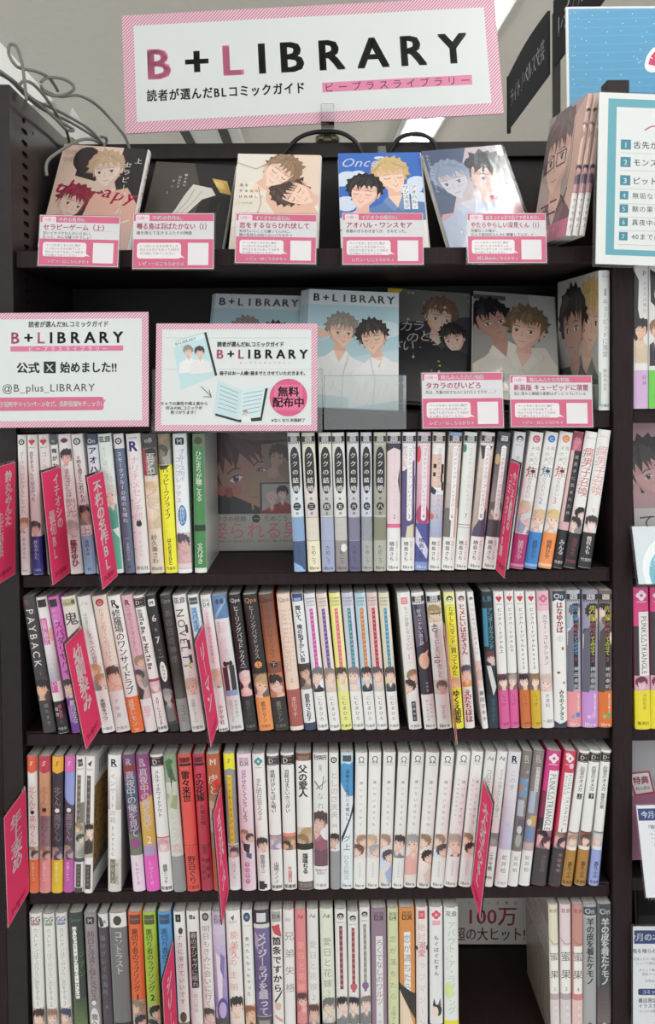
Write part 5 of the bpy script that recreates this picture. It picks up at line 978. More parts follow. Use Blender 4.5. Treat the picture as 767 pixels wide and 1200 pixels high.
# ------------------------------------------------------------------ spine-out rows
RS = random.Random(7)
def leopard(cv):
    cv.design(0, 0, 128, 182)
    X, Y = cv.X, cv.Y
    cv.rect(X(0), Y(182), X(128), Y(0), 'd0d0ce')
    cv.rect(X(0), Y(150), X(128), Y(40), '8a6a38')
    cv.rect(X(14), Y(34), X(60), Y(8), 'c8c8c6')
    for k in range(8): cv.rect(X(18 + 5*k), Y(30), X(20.5 + 5*k), Y(12), '333')
    g = random.Random(3)
    for k in range(150):
        x, y = g.uniform(2, 126), g.uniform(44, 146)
        cv.ell(X(x), Y(y), cv.S(g.uniform(1.5, 3.6)), cv.S(g.uniform(1.2, 3)), g.choice(['3a2a18', '4a341c', '2c2014']), 7, g.uniform(0, 3), up=1 if k % 10 == 0 else 0)
    cv.rect(X(0), Y(40), X(128), Y(34), 'c8c8c4')
    cv.poly([(X(0), Y(150)), (X(40), Y(138)), (X(128), Y(150)), (X(128), Y(156)), (X(0), Y(156))], '55524c')
def mikka_front(cv):
    cv.design(0, 0, 128, 182); X, Y, S_ = cv.X, cv.Y, cv.S
    cv.rect(X(0), Y(182), X(128), Y(0), '8c8078')
    g = random.Random(5)
    for k in range(46):
        x, y = g.uniform(0, 128), g.uniform(0, 182)
        cv.line([(X(x), Y(y)), (X(x + g.uniform(-20, 20)), Y(y + g.uniform(10, 40))), (X(x + g.uniform(-25, 25)), Y(y + g.uniform(40, 60)))], S_(1), g.choice(['6a5f58', 'a8988c', '5c524c']), up=1 if k % 6 == 0 else 0)
    cv.rect(X(0), Y(78), X(128), Y(30), 'a39b98')  # mirrored sheen of the million-copies band, painted into the cover with its lettering
    cv.htext('超の大ヒット', X(64), Y(62), S_(22), '77706f', 1, 'c', cv.w*.9)
    cv.htext('100万', X(64), Y(42), S_(22), '7c7473', 1, 'c', cv.w*.9)

def place_row(rows, zb, bot, top, group, where, lo_x=XL, hi_x=XR):
    """bot, top: photo height of the foot and head of the spines as a function of x"""
    items = []
    for (xt, xb, w, base, look, arts, kw) in rows:
        pb = pt(xb, bot(xb), 0); p2 = pt(xb + w, bot(xb + w), 0); ptp = pt(xt, top(xt) + kw.get('dy', 0), 0)
        items.append([pb.x, ptp.x, ptp.z - zb, (p2.x - pb.x)])
    for i, it in enumerate(items):
        if i + 1 < len(items):
            n = items[i + 1]
            g = min(n[0] - it[0], n[1] - it[1]) - .0009
            if it[3] > g: it[3] = max(.006, g)
    for it in items:                             # nothing may stand inside the uprights
        if lo_x is not None:
            it[0] = max(it[0], lo_x + .0006); it[1] = max(it[1], lo_x + .0006)
            for q in (0, 1):
                over = it[q] + it[3] - (hi_x - .0012)
                if over > 0: it[q] -= over
    for q in (0, 1):
        for i in range(len(items) - 2, -1, -1): items[i][q] = min(items[i][q], items[i+1][q] - items[i][3] - .0007)
        for i in range(1, len(items)): items[i][q] = max(items[i][q], items[i-1][q] + items[i-1][3] + .0003)
    for it, (xt, xb, w, base, look, arts, kw) in zip(items, rows):
        th = math.atan2(it[1] - it[0], it[2]); H = math.hypot(it[1] - it[0], it[2]) / 1.0
        W_m = it[3] * math.cos(th)
        H -= max(0, math.sin(th)) * W_m
        z = zb + .0004 + max(0, math.sin(th)) * W_m
        yaw = math.radians(kw.get('yaw', RS.uniform(-.08, .08)))
        mw = Matrix.Translation((it[0], RS.uniform(-.0015, .001), z)) @ Matrix.Rotation(th, 4, 'Y') @ Matrix.Rotation(yaw, 4, 'Z')
        fr = {'mikka': mikka_front}.get(kw.get('front')); bk = {'leopard': leopard}.get(kw.get('back'))
        comic(mw, W_m, H, .128, base, arts, look + where, group, kw.get('obi'), kw.get('left'), kw.get('right'), fr, bk)

def lineq(x0, y0, x1, y1): return lambda x: y0 + (y1 - y0) * (x - x0) / (x1 - x0)
b1 = lineq(25, 674, 690, 667); t1 = lineq(20, 510, 720, 505)
b2 = lineq(50, 861, 715, 852); t2 = lineq(25, 701, 715, 692)
b3 = lineq(34, 1048, 700, 1037.5); t3 = lineq(30, 887, 720, 879)
_z4 = lambda x: 1236 - (x - 33) * 14 / 690
t4 = lineq(33, 1072, 721, 1060)
place_row(ROW1, Z1, b1, t1, 'comics on the upper spine shelf', ', upper spine row')
place_row(ROW1B, Z1, b1, t1, 'comics on the upper spine shelf', ', upper spine row')
place_row(ROW2, Z2, b2, t2, 'comics on the second spine shelf', ', second spine row')
place_row(ROW2B, Z2, b2, t2, 'comics on the second spine shelf', ', second spine row')
place_row(ROW3, Z3, b3, t3, 'comics on the third spine shelf', ', third spine row')
place_row(ROW3B, Z3, b3, t3, 'comics on the third spine shelf', ', third spine row')
place_row(ROW4, Z4, _z4, t4, 'comics on the bottom spine shelf', ', bottom spine row')
place_row(ROW4B, Z4, _z4, t4, 'comics on the bottom spine shelf', ', bottom spine row')

# ------------------------------------------------------------------ face-out volumes
def faceout(px, py, roll, yb, zb, H, Wd, base, front, label, th=.014, group=None, spine=(), yaw=0, lean=None, obi=None, obi_front=None):
    """stand a volume cover-out so that the middle of its top edge is where the photograph has it"""
    ro = math.radians(roll)
    lo, hi = math.radians(2), math.radians(45)
    for _ in range(40):
        ph = (lo + hi)/2
        P = pt(px, py, yb + H*math.sin(ph))
        if zb + H*math.cos(ph)*math.cos(ro) + abs(math.sin(ro))*Wd/2 > P.z: lo = ph
        else: hi = ph
    if lean is not None: ph = math.radians(lean); P = pt(px, py, yb + H*math.sin(ph))
    r0 = Vector((1, 0, 0)); u0 = Vector((0, math.sin(ph), math.cos(ph))); n = Vector((0, -math.cos(ph), math.sin(ph)))
    r = r0*math.cos(ro) - u0*math.sin(ro); u = u0*math.cos(ro) + r0*math.sin(ro)
    Ry = Matrix.Rotation(math.radians(yaw), 3, 'Z'); r, u, n = Ry @ r, Ry @ u, Ry @ n
    org = Vector((P.x, yb, 0)) - u*0 + r*Wd/2 - Vector((u.x*H, 0, 0))
    low = min(0, -r.z*Wd) + min(0, -n.z*th)
    org.z = zb + .0005 - low
    X, Y, Z = -n, -r, u
    mw = Matrix(((X.x, Y.x, Z.x, org.x), (X.y, Y.y, Z.y, org.y), (X.z, Y.z, Z.z, org.z), (0, 0, 0, 1)))
    return comic(mw, th, H, Wd, base, list(spine), label, group, obi, None, None, front, None, M_WRAP, 'comic book', obi_front)

def bgd(cv, c): cv.design(0, 0, 128, 182); cv.rect(0, 0, cv.w, cv.h, c)
def DP(cv, pts): return [(cv.X(a), cv.Y(b)) for a, b in pts]
def por(cv, x, y, s, *a, **k): portrait(cv, cv.X(x), cv.Y(y), cv.S(s), *a, **k)

def cover_red(cv):
    bgd(cv, 'd2b8a8'); X, Y, S_ = cv.X, cv.Y, cv.S
    for k in range(6): cv.ell(X(8 + 9*(k % 3)), Y(14 + 13*(k//3)), S_(5), S_(5), 'c4a494')
    cv.poly(DP(cv, [(92,0),(128,0),(128,182),(70,182),(84,90)]), '2a2628')
    cv.ell(X(40), Y(26), S_(20), S_(24), '332c2e'); cv.poly(DP(cv, [(30,10),(60,14),(60,64),(28,56)]), '332c2e')
    por(cv, 74, 42, 62, 'b89c80', 'd8c4b8', '3a3436', rot=.25, flip=-1, seed=4, det=2)
    por(cv, 34, 104, 58, '7c2c38', 'd8bcae', 'c8b8ae', rot=-.35, flip=1, seed=9, det=2)
    cv.poly(DP(cv, [(60,90),(110,72),(128,100),(128,182),(50,182),(52,130)]), 'd0a494')
    cv.line(DP(cv, [(62,128),(80,140),(100,138),(122,128)]), S_(2), 'd8d0cc')
    for k, ch in enumerate('therapy'): cv.htext(ch, X(12 + 18*k), Y(72 + (4, 2, 10, 12, 8, 12, 14)[k]), S_(31), 'b82c54', 1, 'c', rot=-.12, skew=.2)
    cv.vtext('セラピーゲーム', X(104), Y(24), Y(120), S_(11), 'e4e0dc', 1); cv.vtext('上', X(118), Y(16), Y(30), S_(11), 'e4e0dc', 1)
    cv.rect(0, 0, cv.w, Y(140), 'c8a8a0')
def cover_grey(cv):
    bgd(cv, '4c4744'); X, Y, S_ = cv.X, cv.Y, cv.S
    for k in range(14): cv.line(DP(cv, [(0, 8 + k*6), (70 - k, 4 + k*6)]), S_(.7), '544f4b', up=1 if k == 0 else 0)
    cv.poly(DP(cv, [(62,0),(128,0),(128,182),(58,182),(76,104),(84,70)]), '2a282b')
    cv.poly(DP(cv, [(94,30),(118,34),(128,62),(110,58)]), 'c8a45c'); cv.poly(DP(cv, [(96,34),(112,38),(118,52),(104,48)]), 'd8b878')
    cv.poly(DP(cv, [(66,44),(96,50),(104,64),(84,74),(64,104),(44,124),(30,128),(46,96),(56,66)]), 'd0ccc4')
    cv.line(DP(cv, [(70,52),(62,80),(48,104)]), S_(1.2), 'a09a92'); cv.line(DP(cv, [(82,56),(72,78),(56,104)]), S_(1.2), 'a8a29a')
    cv.poly(DP(cv, [(98,70),(128,66),(128,182),(90,182)]), '211f22'); cv.line(DP(cv, [(112,80),(104,182)]), S_(1), '3a383c')
    for k, t in enumerate(('囀る鳥は', '羽ばたか', 'ない')): cv.vtext(t, X(52 - 9*k), Y(22 + 5*k), Y(50 + 3*k), S_(5), 'd8d4d0', 0)
    cv.vtext('１', X(28), Y(60), Y(66), S_(5), 'd8d4d0', 0)
def cover_kiss(cv):
    bgd(cv, 'd8c4b4'); X, Y, S_ = cv.X, cv.Y, cv.S
    cv.poly(DP(cv, [(0,0),(60,0),(40,30),(44,60),(0,70)]), 'd8d2c8')
    cv.poly(DP(cv, [(40,60),(128,92),(128,182),(30,182)]), 'd8b09c')
    por(cv, 92, 74, 66, '4a3a34', 'e4c4b0', 'd8d4cc', rot=1.15, flip=-1, seed=21, shut=True, det=2)
    por(cv, 66, 36, 66, '8a7058', 'e8c8b4', 'd8d0c4', rot=-.75, flip=1, seed=12, shut=True, det=2)
    cv.line(DP(cv, [(0,18),(30,30),(46,22)]), S_(1.2), 'b09480'); cv.line(DP(cv, [(36,64),(42,96),(34,130)]), S_(1.2), 'b48a74')
    for k, t in enumerate(('恋を', 'するなら', 'ひれ伏して')):
        for j, ch in enumerate(t): cv.htext(ch, X(10 + 8*j), Y(62 + 11*k), S_(5.5), '4a4440', 1, 'c')
    cv.htext('いちかわ壱', X(8), Y(96), S_(4), '8a7c70', 0)
    cv.rect(0, 0, cv.w, Y(140), 'd0c4bc')
def cover_sky(cv):
    bgd(cv, '3c68b4'); X, Y, S_ = cv.X, cv.Y, cv.S
    for x, y, a, b in ((14,44,14,9),(4,54,14,10),(30,40,10,6),(120,58,16,12),(108,70,18,10),(10,96,16,14),(122,92,12,16),(64,10,8,3)): cv.ell(X(x), Y(y), S_(a), S_(b), 'c4d0e0')
    por(cv, 80, 46, 64, 'c4a878', 'e8c4b0', '5a7aa8', rot=.12, flip=1, seed=30, shut=True, smile=.25, det=2)
    por(cv, 38, 76, 62, '242226', 'e4c0ae', 'd4d4d8', rot=-.12, flip=-1, seed=33, shut=True, smile=.25, det=2)
    cv.htext('Once', X(6), Y(18), S_(24), 'b8c4dc', 0, skew=.4)
    for k, t in enumerate(('アオハル・', 'ワンスモア')):
        for j, ch in enumerate(t):
            cv.rect(X(113 - 12*k - 4.5), Y(72 + 9*j), X(113 - 12*k + 4.5), Y(63 + 9*j), 'd8d8d8', up=1 if j == 0 else 0)
        cv.vtext(t, X(113 - 12*k), Y(63), Y(108), S_(8), '3a6a9c', 1)
    cv.rect(0, 0, cv.w, Y(128), 'd8d8d4'); cv.vtext('ど田舎', X(10), Y(132), Y(176), S_(10), '777', 1)
    cv.rect(0, Y(146), X(70), Y(142), '6aa0c0')
def cover_blue(cv):
    bgd(cv, '4c5a78'); X, Y, S_ = cv.X, cv.Y, cv.S
    cv.poly(DP(cv, [(70,0),(128,0),(128,182),(30,182),(20,120)]), 'c4b8c0')
    por(cv, 92, 58, 84, '2c3038', 'dcc0ba', 'c89ca0', rot=-.2, flip=1, seed=44, det=2, eye='4a5a8c')
    por(cv, 36, 60, 70, '8a98b0', 'c8c8d4', 'a8b4c8', rot=.25, flip=-1, seed=47, det=2, eye='5a6a94')
    cv.poly(DP(cv, [(100,100),(128,92),(128,182),(96,182)]), 'cc9ca0'); cv.poly(DP(cv, [(84,94),(100,90),(98,100),(86,102)]), 'a83c4c')
    cv.vtext('やたらやらしい深見くん', X(6), Y(8), Y(80), S_(6), 'c8ccd8', 0)
def cover_glasses(cv):
    bgd(cv, 'a89890'); X, Y, S_ = cv.X, cv.Y, cv.S
    cv.poly(DP(cv, [(0,0),(70,0),(40,60),(0,90)]), '8a8880')
    por(cv, 56, 62, 110, '5c4a48', 'dcb8a8', '6a4a4c', rot=.1, flip=-1, seed=52, det=2)
    cv.poly(DP(cv, [(96,20),(128,0),(128,150),(104,130)]), 'd0ac9c'); cv.line(DP(cv, [(100,30),(106,80),(104,130)]), S_(1.5), '8a5a54')
    cv.line(DP(cv, [(14,66),(40,60),(44,76),(18,80),(14,66)]), S_(2), '3a3436'); cv.line(DP(cv, [(50,60),(84,60),(84,78),(54,78),(50,60)]), S_(2), '3a3436')
    for k, ch in enumerate('アニメ'): cv.htext(ch, X(30 + 32*k), Y(138 - 5*k), S_(32), '3a2c2c', 0, 'c', skew=.15)
    cv.rect(0, 0, cv.w, Y(158), 'c86a80'); cv.htext('大反響！！', X(8), Y(170), S_(14), 'e4c8cc', 1)
def cover_marbles(cv):
    bgd(cv, '3b393d'); X, Y, S_ = cv.X, cv.Y, cv.S
    cv.poly(DP(cv, [(0,0),(24,0),(0,30)]), 'd0b43c'); cv.poly(DP(cv, [(24,0),(128,0),(128,40),(0,60),(0,30)]), '6c6a68')
    por(cv, 82, 44, 60, '6a5044', 'd4b4a4', '2a282c', rot=-.15, flip=1, seed=61, det=2)
    por(cv, 104, 78, 46, '2c2628', 'd8b8a8', '2a282c', rot=.3, flip=-1, seed=64, det=2, body=False)
    cv.poly(DP(cv, [(0,70),(40,58),(74,84),(88,100),(110,96),(128,104),(128,182),(0,182)]), '29272b')
    g = random.Random(8)
    for k in range(30): cv.ell(X(g.uniform(2, 126)), Y(g.uniform(4, 160)), S_(g.uniform(.8, 3)), S_(g.uniform(.8, 3)), g.choice(['8a8888', 'c8b48c', '6c6a6c', 'd0b850']), 9, up=1 if k % 8 == 0 else 0)
    for k, (ch, x, y) in enumerate((('タ', 12, 62), ('カ', 32, 62), ('ラ', 50, 60), ('の', 42, 80), ('び', 16, 96), ('い', 36, 94), ('ど', 62, 76), ('ろ', 78, 82))): cv.htext(ch, X(x), Y(y), S_(20), 'bcb8b4', 0, 'c', skew=.2)
def cover_bolt(cv):
    bgd(cv, '8f8d8a'); X, Y, S_ = cv.X, cv.Y, cv.S
    cv.poly(DP(cv, [(86,0),(128,0),(128,182),(60,182),(96,100)]), 'a8a6a2')
    cv.rect(X(0), Y(14), X(50), Y(6), '4c4a4a')
    por(cv, 28, 52, 70, '201d22', 'a88678', 'c8c0b4', rot=.35, flip=1, seed=71, det=2)
    por(cv, 82, 62, 72, '6c5a44', 'd0ac9c', 'c4beb4', rot=-.1, flip=-1, seed=74, det=2)
    cv.rect(0, 0, cv.w, Y(140), 'b0aca4'); cv.htext('新装版', X(20), Y(150), S_(9), '666', 1)
def cover_bolt_side(cv):
    bgd(cv, 'a3a09b'); X, Y, S_ = cv.X, cv.Y, cv.S
    por(cv, 104, 60, 90, 'a8905c', 'c8a894', '5a5a5c', rot=-.2, flip=1, seed=84, det=2)
    por(cv, 52, 66, 96, '2a2525', 'b08e80', '3a3a40', rot=.1, flip=-1, seed=81, det=2)
    cv.rect(0, 0, cv.w, Y(148), 'a8aca8'); cv.rect(X(80), 0, X(118), Y(150), '5c7c6c'); cv.vtext('恋だ', X(30), Y(152), Y(176), S_(9), '666', 1)
def cover_dark(cv):
    bgd(cv, '4a3c3c'); X, Y, S_ = cv.X, cv.Y, cv.S
    por(cv, 46, 66, 130, '4a2c34', 'a07c70', '2c2a2e', rot=.28, flip=1, seed=91, det=2, eye='5a3c6c', body=False)
    cv.poly(DP(cv, [(0,0),(128,0),(128,18),(60,20),(0,4)]), '6c605a')
    cv.poly(DP(cv, [(74,26),(128,20),(128,88),(84,80)]), '8c7468'); por(cv, 100, 44, 34, '4c4440', 'b09486', '94806f', rot=-.3, flip=-1, seed=93, det=1)
    cv.poly(DP(cv, [(0,110),(20,96),(70,118),(80,130),(0,132)]), '2f2d31')
    for k in range(4): cv.ell(X(4 + 11*k), Y(96 - 3*(k % 2)), S_(7), S_(8), ('8c5048', 'a8685c')[k % 2])
    cv.line(DP(cv, [(66,74),(58,100),(62,122)]), S_(3), 'a08450')
    cv.rect(X(72), Y(128), X(124), Y(82), '3c3c40'); cv.rect(X(75), Y(126), X(122), Y(84), '9c9a9c')
    por(cv, 106, 98, 20, '242226', 'd0b4a8', '8c2c34', seed=95, det=1); por(cv, 90, 106, 20, 'c8a8ac', 'd0b4a8', '8c2c34', seed=97, det=1)
    cv.rect(0, 0, cv.w, Y(128), 'a8a49e')
    cv.htext('ククの結婚', X(5), Y(135), S_(9), '4a4644', 0); cv.ell(X(66), Y(135), S_(6), S_(6), '2f2c2c'); cv.htext('一', X(66), Y(135), S_(8), 'bbb', 0, 'c'); cv.htext('ためこう', X(78), Y(135), S_(9), '4a4644', 0)
    cv.htext('娶られる男', X(-4), Y(152), S_(27), 'c86478', 0)
    cv.htext('愛を知らない呪われた王子と、身代わりに嫁いだ青年の物語', X(4), Y(168), S_(4.5), '55504c', 0)
def cover_million(cv):
    bgd(cv, '8c8078'); X, Y, S_ = cv.X, cv.Y, cv.S
    g = random.Random(5)
    for k in range(30):
        x, y = g.uniform(0, 128), g.uniform(0, 100)
        cv.line(DP(cv, [(x, y), (x + g.uniform(-12, 12), y + g.uniform(10, 30))]), S_(1), g.choice(['6a5f58', 'a8988c', '5c524c']), up=1 if k % 6 == 0 else 0)
    cv.poly(DP(cv, [(0,60),(40,20),(60,70),(20,128)]), '3a3634')
    por(cv, 40, 60, 60, '2f2b2a', 'c0a090', '55504c', seed=99, det=1)
    cv.rect(0, 0, cv.w, Y(110), 'cdc8c4')
    for k, ch in enumerate('シリーズ累計'): cv.htext(ch, X(30 + 15*k), Y(118), S_(6), '6a6260', 1, 'c')
    cv.htext('100万', X(66), Y(138), S_(32), 'b8485c', 1, 'c', cv.w*.86)
    cv.htext('超の大ヒット!!', X(66), Y(166), S_(22), '77303c', 1, 'c', cv.w*.95)

G0 = 'cover-out comics on the top display shelf'
faceout(125.5, 177.5, 5, .08, Z0, .182, .128, 'cbb', cover_red, 'cover-out comic with pink latin script title and red-haired man', .016, G0, [R(0,1,'d4d0cc'), T('セラピーゲーム', .1, .6, '333', .5, .6, 1)])
faceout(231, 197, 4.5, .125, Z0, .182, .128, '777', cover_grey, 'dark grey cover-out comic with black-clad figure and white cloth', .014, G0, [R(0,1,'d0ccc8')])
faceout(328, 186.5, 2, .085, Z0, .182, .126, 'ccc', cover_kiss, 'peach cover-out comic of two kissing profiles', .014, G0, [R(0,1,'d4d0cc')])
faceout(445, 184.5, -.5, .085, Z0, .182, .126, 'ccc', cover_sky, 'blue-sky cover-out comic of two smiling boys', .014, G0, [R(0,1,'d4d0cc')])
fo = faceout(541, 179, -7, .085, Z0, .182, .126, 'ccc', cover_blue, 'silvery blue cover-out comic in shiny film with dark-haired man', .014, G0, [R(0,1,'d4d0cc')], yaw=5)
m = MB(); m.box((-.0012, -.001, .0005), (-.0008, .127, .183)); m.build('film_wrap', M_FILM, fo)
# three copies standing at an angle at the end of the top display shelf
for k in range(3):
    th = math.radians(9.5); yaw = math.radians(10)
    p = pt(663, 283, -.024)
    mw = Matrix.Translation((p.x + .0084*k, -.024 - .0012*k, Z0 + .0004 + .008)) @ Matrix.Rotation(yaw, 4, 'Z') @ Matrix.Rotation(th, 4, 'Y')
    comic(mw, .0072, .183, .106, 'cfc8c4', [R(0, .7, 'c8a498'), F(.1, .5, '8a6a5c', 'd8b8a8', 'a88478', 'c8a498', 2), F(.5, .7, '3a3040', 'c89c98', '5a4a5c', 'a87c80'), R(.72, .95, 'd4d0cc'), T('アニマ仕上', .73, .95, '555', .5, .7, 1)],
          ('angled comic with bespectacled man on its cover, front copy of three', 'middle copy of the three angled comics with a rose foot', 'rear copy of the three angled comics, touching the ranking board')[k],
          G0, None, None, None, cover_glasses if k == 0 else None)

G5 = 'cover-out comics on the lower display shelf'
faceout(503.5, 345, 5, .112, Z05, .182, .128, '555', cover_marbles, 'dark cover-out comic with brushed white title and gold dots', .014, G5)
faceout(603, 349.5, 6, .075, Z05, .182, .124, '999', cover_bolt, 'grey cover-out comic with a blushing light-haired youth', .014, G5)
th = math.radians(.8); p = pt(702, 482, .004)
comic(Matrix.Translation((p.x, .004, Z05 + .0006)) @ Matrix.Rotation(math.radians(8), 4, 'Z'), .0158, .183, .128, 'd6d8d6',
      [N('Daria', .04, '999', .24), T('新装版', .13, .18, '555', .5, .22, 1), T('キューピッドに落雷', .2, .62, '8a8c8a', .5, .52, 0), T('鈴丸みんた', .7, .86, '666', .5, .36, 0), N('竹書房', .965, '555', .26), Q([(0,.72),(.2,.73),(.15,.97),(0,.97)], 'a8b8ac')],
      'white comic showing grey side cover, standing by the right pillar on the lower display shelf', G5, None, 'a3a09b', None, cover_bolt_side)
faceout(299, 505, 0, .135, Z1, .182, .128, '655', cover_dark, 'dark cover-out comic with violet-eyed face in the gap on the upper spine shelf', .014, None, lean=4)
faceout(576, 1046, 1, .19, Z4, .182, .128, 'ccc', cover_million, 'cover-out comic with red million-copies band in the bottom shelf gap', .014, None, lean=3)

# ------------------------------------------------------------------ flat printed sheets
def frame_px(bl, br, tl, yb, yt):
    A = pt(bl[0], bl[1], yb); B = pt(br[0], br[1], yb); C = pt(tl[0], tl[1], yt)
    u = (B - A); w = u.length; u.normalize()
    v = (C - A); v -= u*v.dot(u); h = v.length; v.normalize(); n = u.cross(v)
    return Matrix(((u.x, v.x, n.x, A.x), (u.y, v.y, n.y, A.y), (u.z, v.z, n.z, A.z), (0, 0, 0, 1))), w, h
def sheet(name, fr, draw, label, cat, t=.0012, edge='d8d8d8', group=None, mat=None, sleeve=0.0, parent=None):
    mw, w, h = fr
    m = MB(); m.box((0, 0, -t), (w, h, 0), lin(edge), 0, min(.0004, t*.3))
    cv = Canvas(m, lambda u, v, n: (u, v, n + 2e-6), w, h); draw(cv)
    o = m.build(name, mat or M_MATTE, mw=mw)
    if label: tag(o, label, cat, group)
    if sleeve:
        s = MB(); s.box((-sleeve, -sleeve, -t - .0012), (w + sleeve, h + sleeve, -t - .0004))
        q = s.build('clear_sleeve', M_SLEEVE, o)
        q.matrix_parent_inverse = Matrix.Identity(4)
    return o

PK = 'c2607c'
def card_draw(head, title, sub, foot='レビューはこちらから→', small=()):
    def d(cv):
        cv.design(0, 0, 94, 60); X, Y, S_ = cv.X, cv.Y, cv.S
        cv.rect(0, 0, cv.w, cv.h, 'c8c8c8'); cv.rect(X(.6), Y(59.4), X(93.4), Y(.6), PK)
        cv.rrect(X(3), Y(9), X(19), Y(1.6), S_(1.4), 'd8c4cc'); cv.htext('10冊～', X(11), Y(5.2), S_(4.4), '9a7080', 0, 'c')
        cv.htext(head, X(22), Y(5), S_(5.2), 'f0e0e4', 2, maxw=X(66))
        cv.rect(X(.6), Y(28), X(93.4), Y(8.4), 'c8c6c8')
        cv.htext(title, X(4), Y(14), S_(7.6), PK, 2, maxw=X(86)); cv.line([(X(1), Y(18.4)), (X(93), Y(18.4))], S_(.3), 'b8a8b0')
        for i, t in enumerate(sub): cv.htext(t, X(4), Y(21.2 + 4.6*i), S_(4.2), '3f3b40', 1, maxw=X(84))
        cv.rrect(X(5), Y(49), X(56), Y(32), S_(3), 'd8d2d4'); cv.poly([(X(54), Y(44)), (X(61), Y(48.5)), (X(54), Y(47.5))], 'd8d2d4')
        for i, t in enumerate(small): cv.htext(t, X(8), Y(35.4 + 4*i), S_(3.4), '5c5458', 0, maxw=X(46))
        cv.rect(X(64), Y(56), X(88), Y(32), 'd4d0d2')
        cv.htext(foot, X(60), Y(54.4), S_(4.4), 'f0dce2', 2, 'r')
    return d
GC = 'pink review cards clipped to the display shelves'
def card(tl, tr, br, bl, label, *a, yb=-.012, yt=-.004, **k):
    sheet('review_card', frame_px(bl, br, tl, yb, yt), card_draw(*a, **k), label, 'shelf card', .0012, 'd8d4d6', GC, M_MATTE, .0016)
sm = ('ページをめくるたびに胸が', 'いっぱいになるお話でした', '切なさも甘さもあって大好き', 'ぜひ読んでみてください')
card((51,252), (144,256), (138,313), (44,311), 'pink review card below the comic with latin script title', '不朽の名作BL', 'セラピーゲーム（上）', ('甘いイヤイヤなんかいらない。', 'だって、みんな嘘つきでしょ？'), small=sm)
card((161,250), (251,250.5), (250,315), (155,315), 'pink review card below the dark grey cover', '不朽の名作BL', '囀る鳥は羽ばたかない（1）', ('痛を抱えて生きるふたりの物語',), small=sm[1:])
card((278,250), (371,250), (370,309.5), (275,308), 'pink review card below the kissing cover', 'イチオシの最旬BL', '恋をするならひれ伏して', ('気持ちいいことは嫌ってんのに、', '俺の気持ちは知らないバカなやつ'), small=sm)
card((400,249.5), (495,250), (496,310), (401,310), 'pink review card below the blue-sky cover', 'イチオシの最旬BL', 'アオハル・ワンスモア', ('青春のきらめき全てが、きみだった。',), small=sm)
card((543.4,250), (633,249.7), (640.5,308), (548,308), 'pink review card below the silvery blue film-wrapped cover', 'ほろコミックで男子で萌える推し', 'やたらやらしい深見くん（1）', ('完璧なこの俺が…', 'なんで前田先なんかに興奮してんだ…!?'), foot='試し読みはこちらから→', small=sm)
card((492,437), (583.5,437), (590,501), (495,502), 'pink review card in front of the dark gold-dotted cover', '鈴丸みんた先生特集', 'タカラのびいどろ', ('先は、先輩の好きな人になれたとですか……？',), small=sm)
card((593.4,440), (687,438.5), (694.6,500.5), (598.3,500.5), 'pink review card in front of the blushing youth cover', '鈴丸みんた先生特集', '新装版 キューピッドに落雷', ('恋に落ちた瞬間の衝撃はずっとつづいている',), small=sm)

# ------------------------------------------------------------------ the three campaign signs
def pink_border(cv, b, per=.0052, col='c86f90'):
    w, h = cv.w, cv.h
    cv.rect(0, 0, w, h, 'ccc4c8')
    for bx in ((0, h - b, w, h), (0, 0, w, b), (0, b, b, h - b), (w - b, b, w, h - b)): cv.stripes(*bx, per, per*.52, col)
    cv.layer += 1; cv.rect(b, b, w - b, h - b, 'ccd0cf')
def logo_word(cv, x0, x1, y, size, w=2, skip=None):
    """B+LIBRARY spread between x0 and x1 (design pixels)"""
    t = 'B+LIBRARY'
    ws = [cv.width(c, cv.S(size), w) for c in t]; tot = sum(ws); gap = (cv.X(x1) - cv.X(x0) - tot)/(len(t) - 1); x = cv.X(x0)
    for c, k in zip(t, ws):
        cv.htext(c, x, cv.Y(y), cv.S(size), 'cf7897' if c in 'BL' and x < cv.X(x0) + (cv.X(x1) - cv.X(x0))*.3 else '1f1f21', w); x += k + gap
def header_draw(cv):
    cv.design(148, 0, 590, 140); X, Y, S_ = cv.X, cv.Y, cv.S
    pink_border(cv, S_(13))
    logo_word(cv, 174, 553, 58, 50)
    cv.htext('読者が選んだBLコミックガイド', X(174), Y(97), S_(14.5), '222224', 2, maxw=X(360) - X(174), sp=S_(1.2))
    cv.rect(X(380), Y(104), X(556), Y(92.5), 'cf7f9e')
    for i, ch in enumerate('ビープラスライブラリー'): cv.htext(ch, X(388 + 16*i), Y(98.5), S_(11.5), '33262c', 0, 'c')
hs = sheet('header_sign', frame_px((147,156.7), (590,133), (147.8,18), .20, .225), header_draw, 'large white header sign with striped pink border clipped above the bookcase', 'sign', .003, 'd8c4cc', None, M_GLOSS)

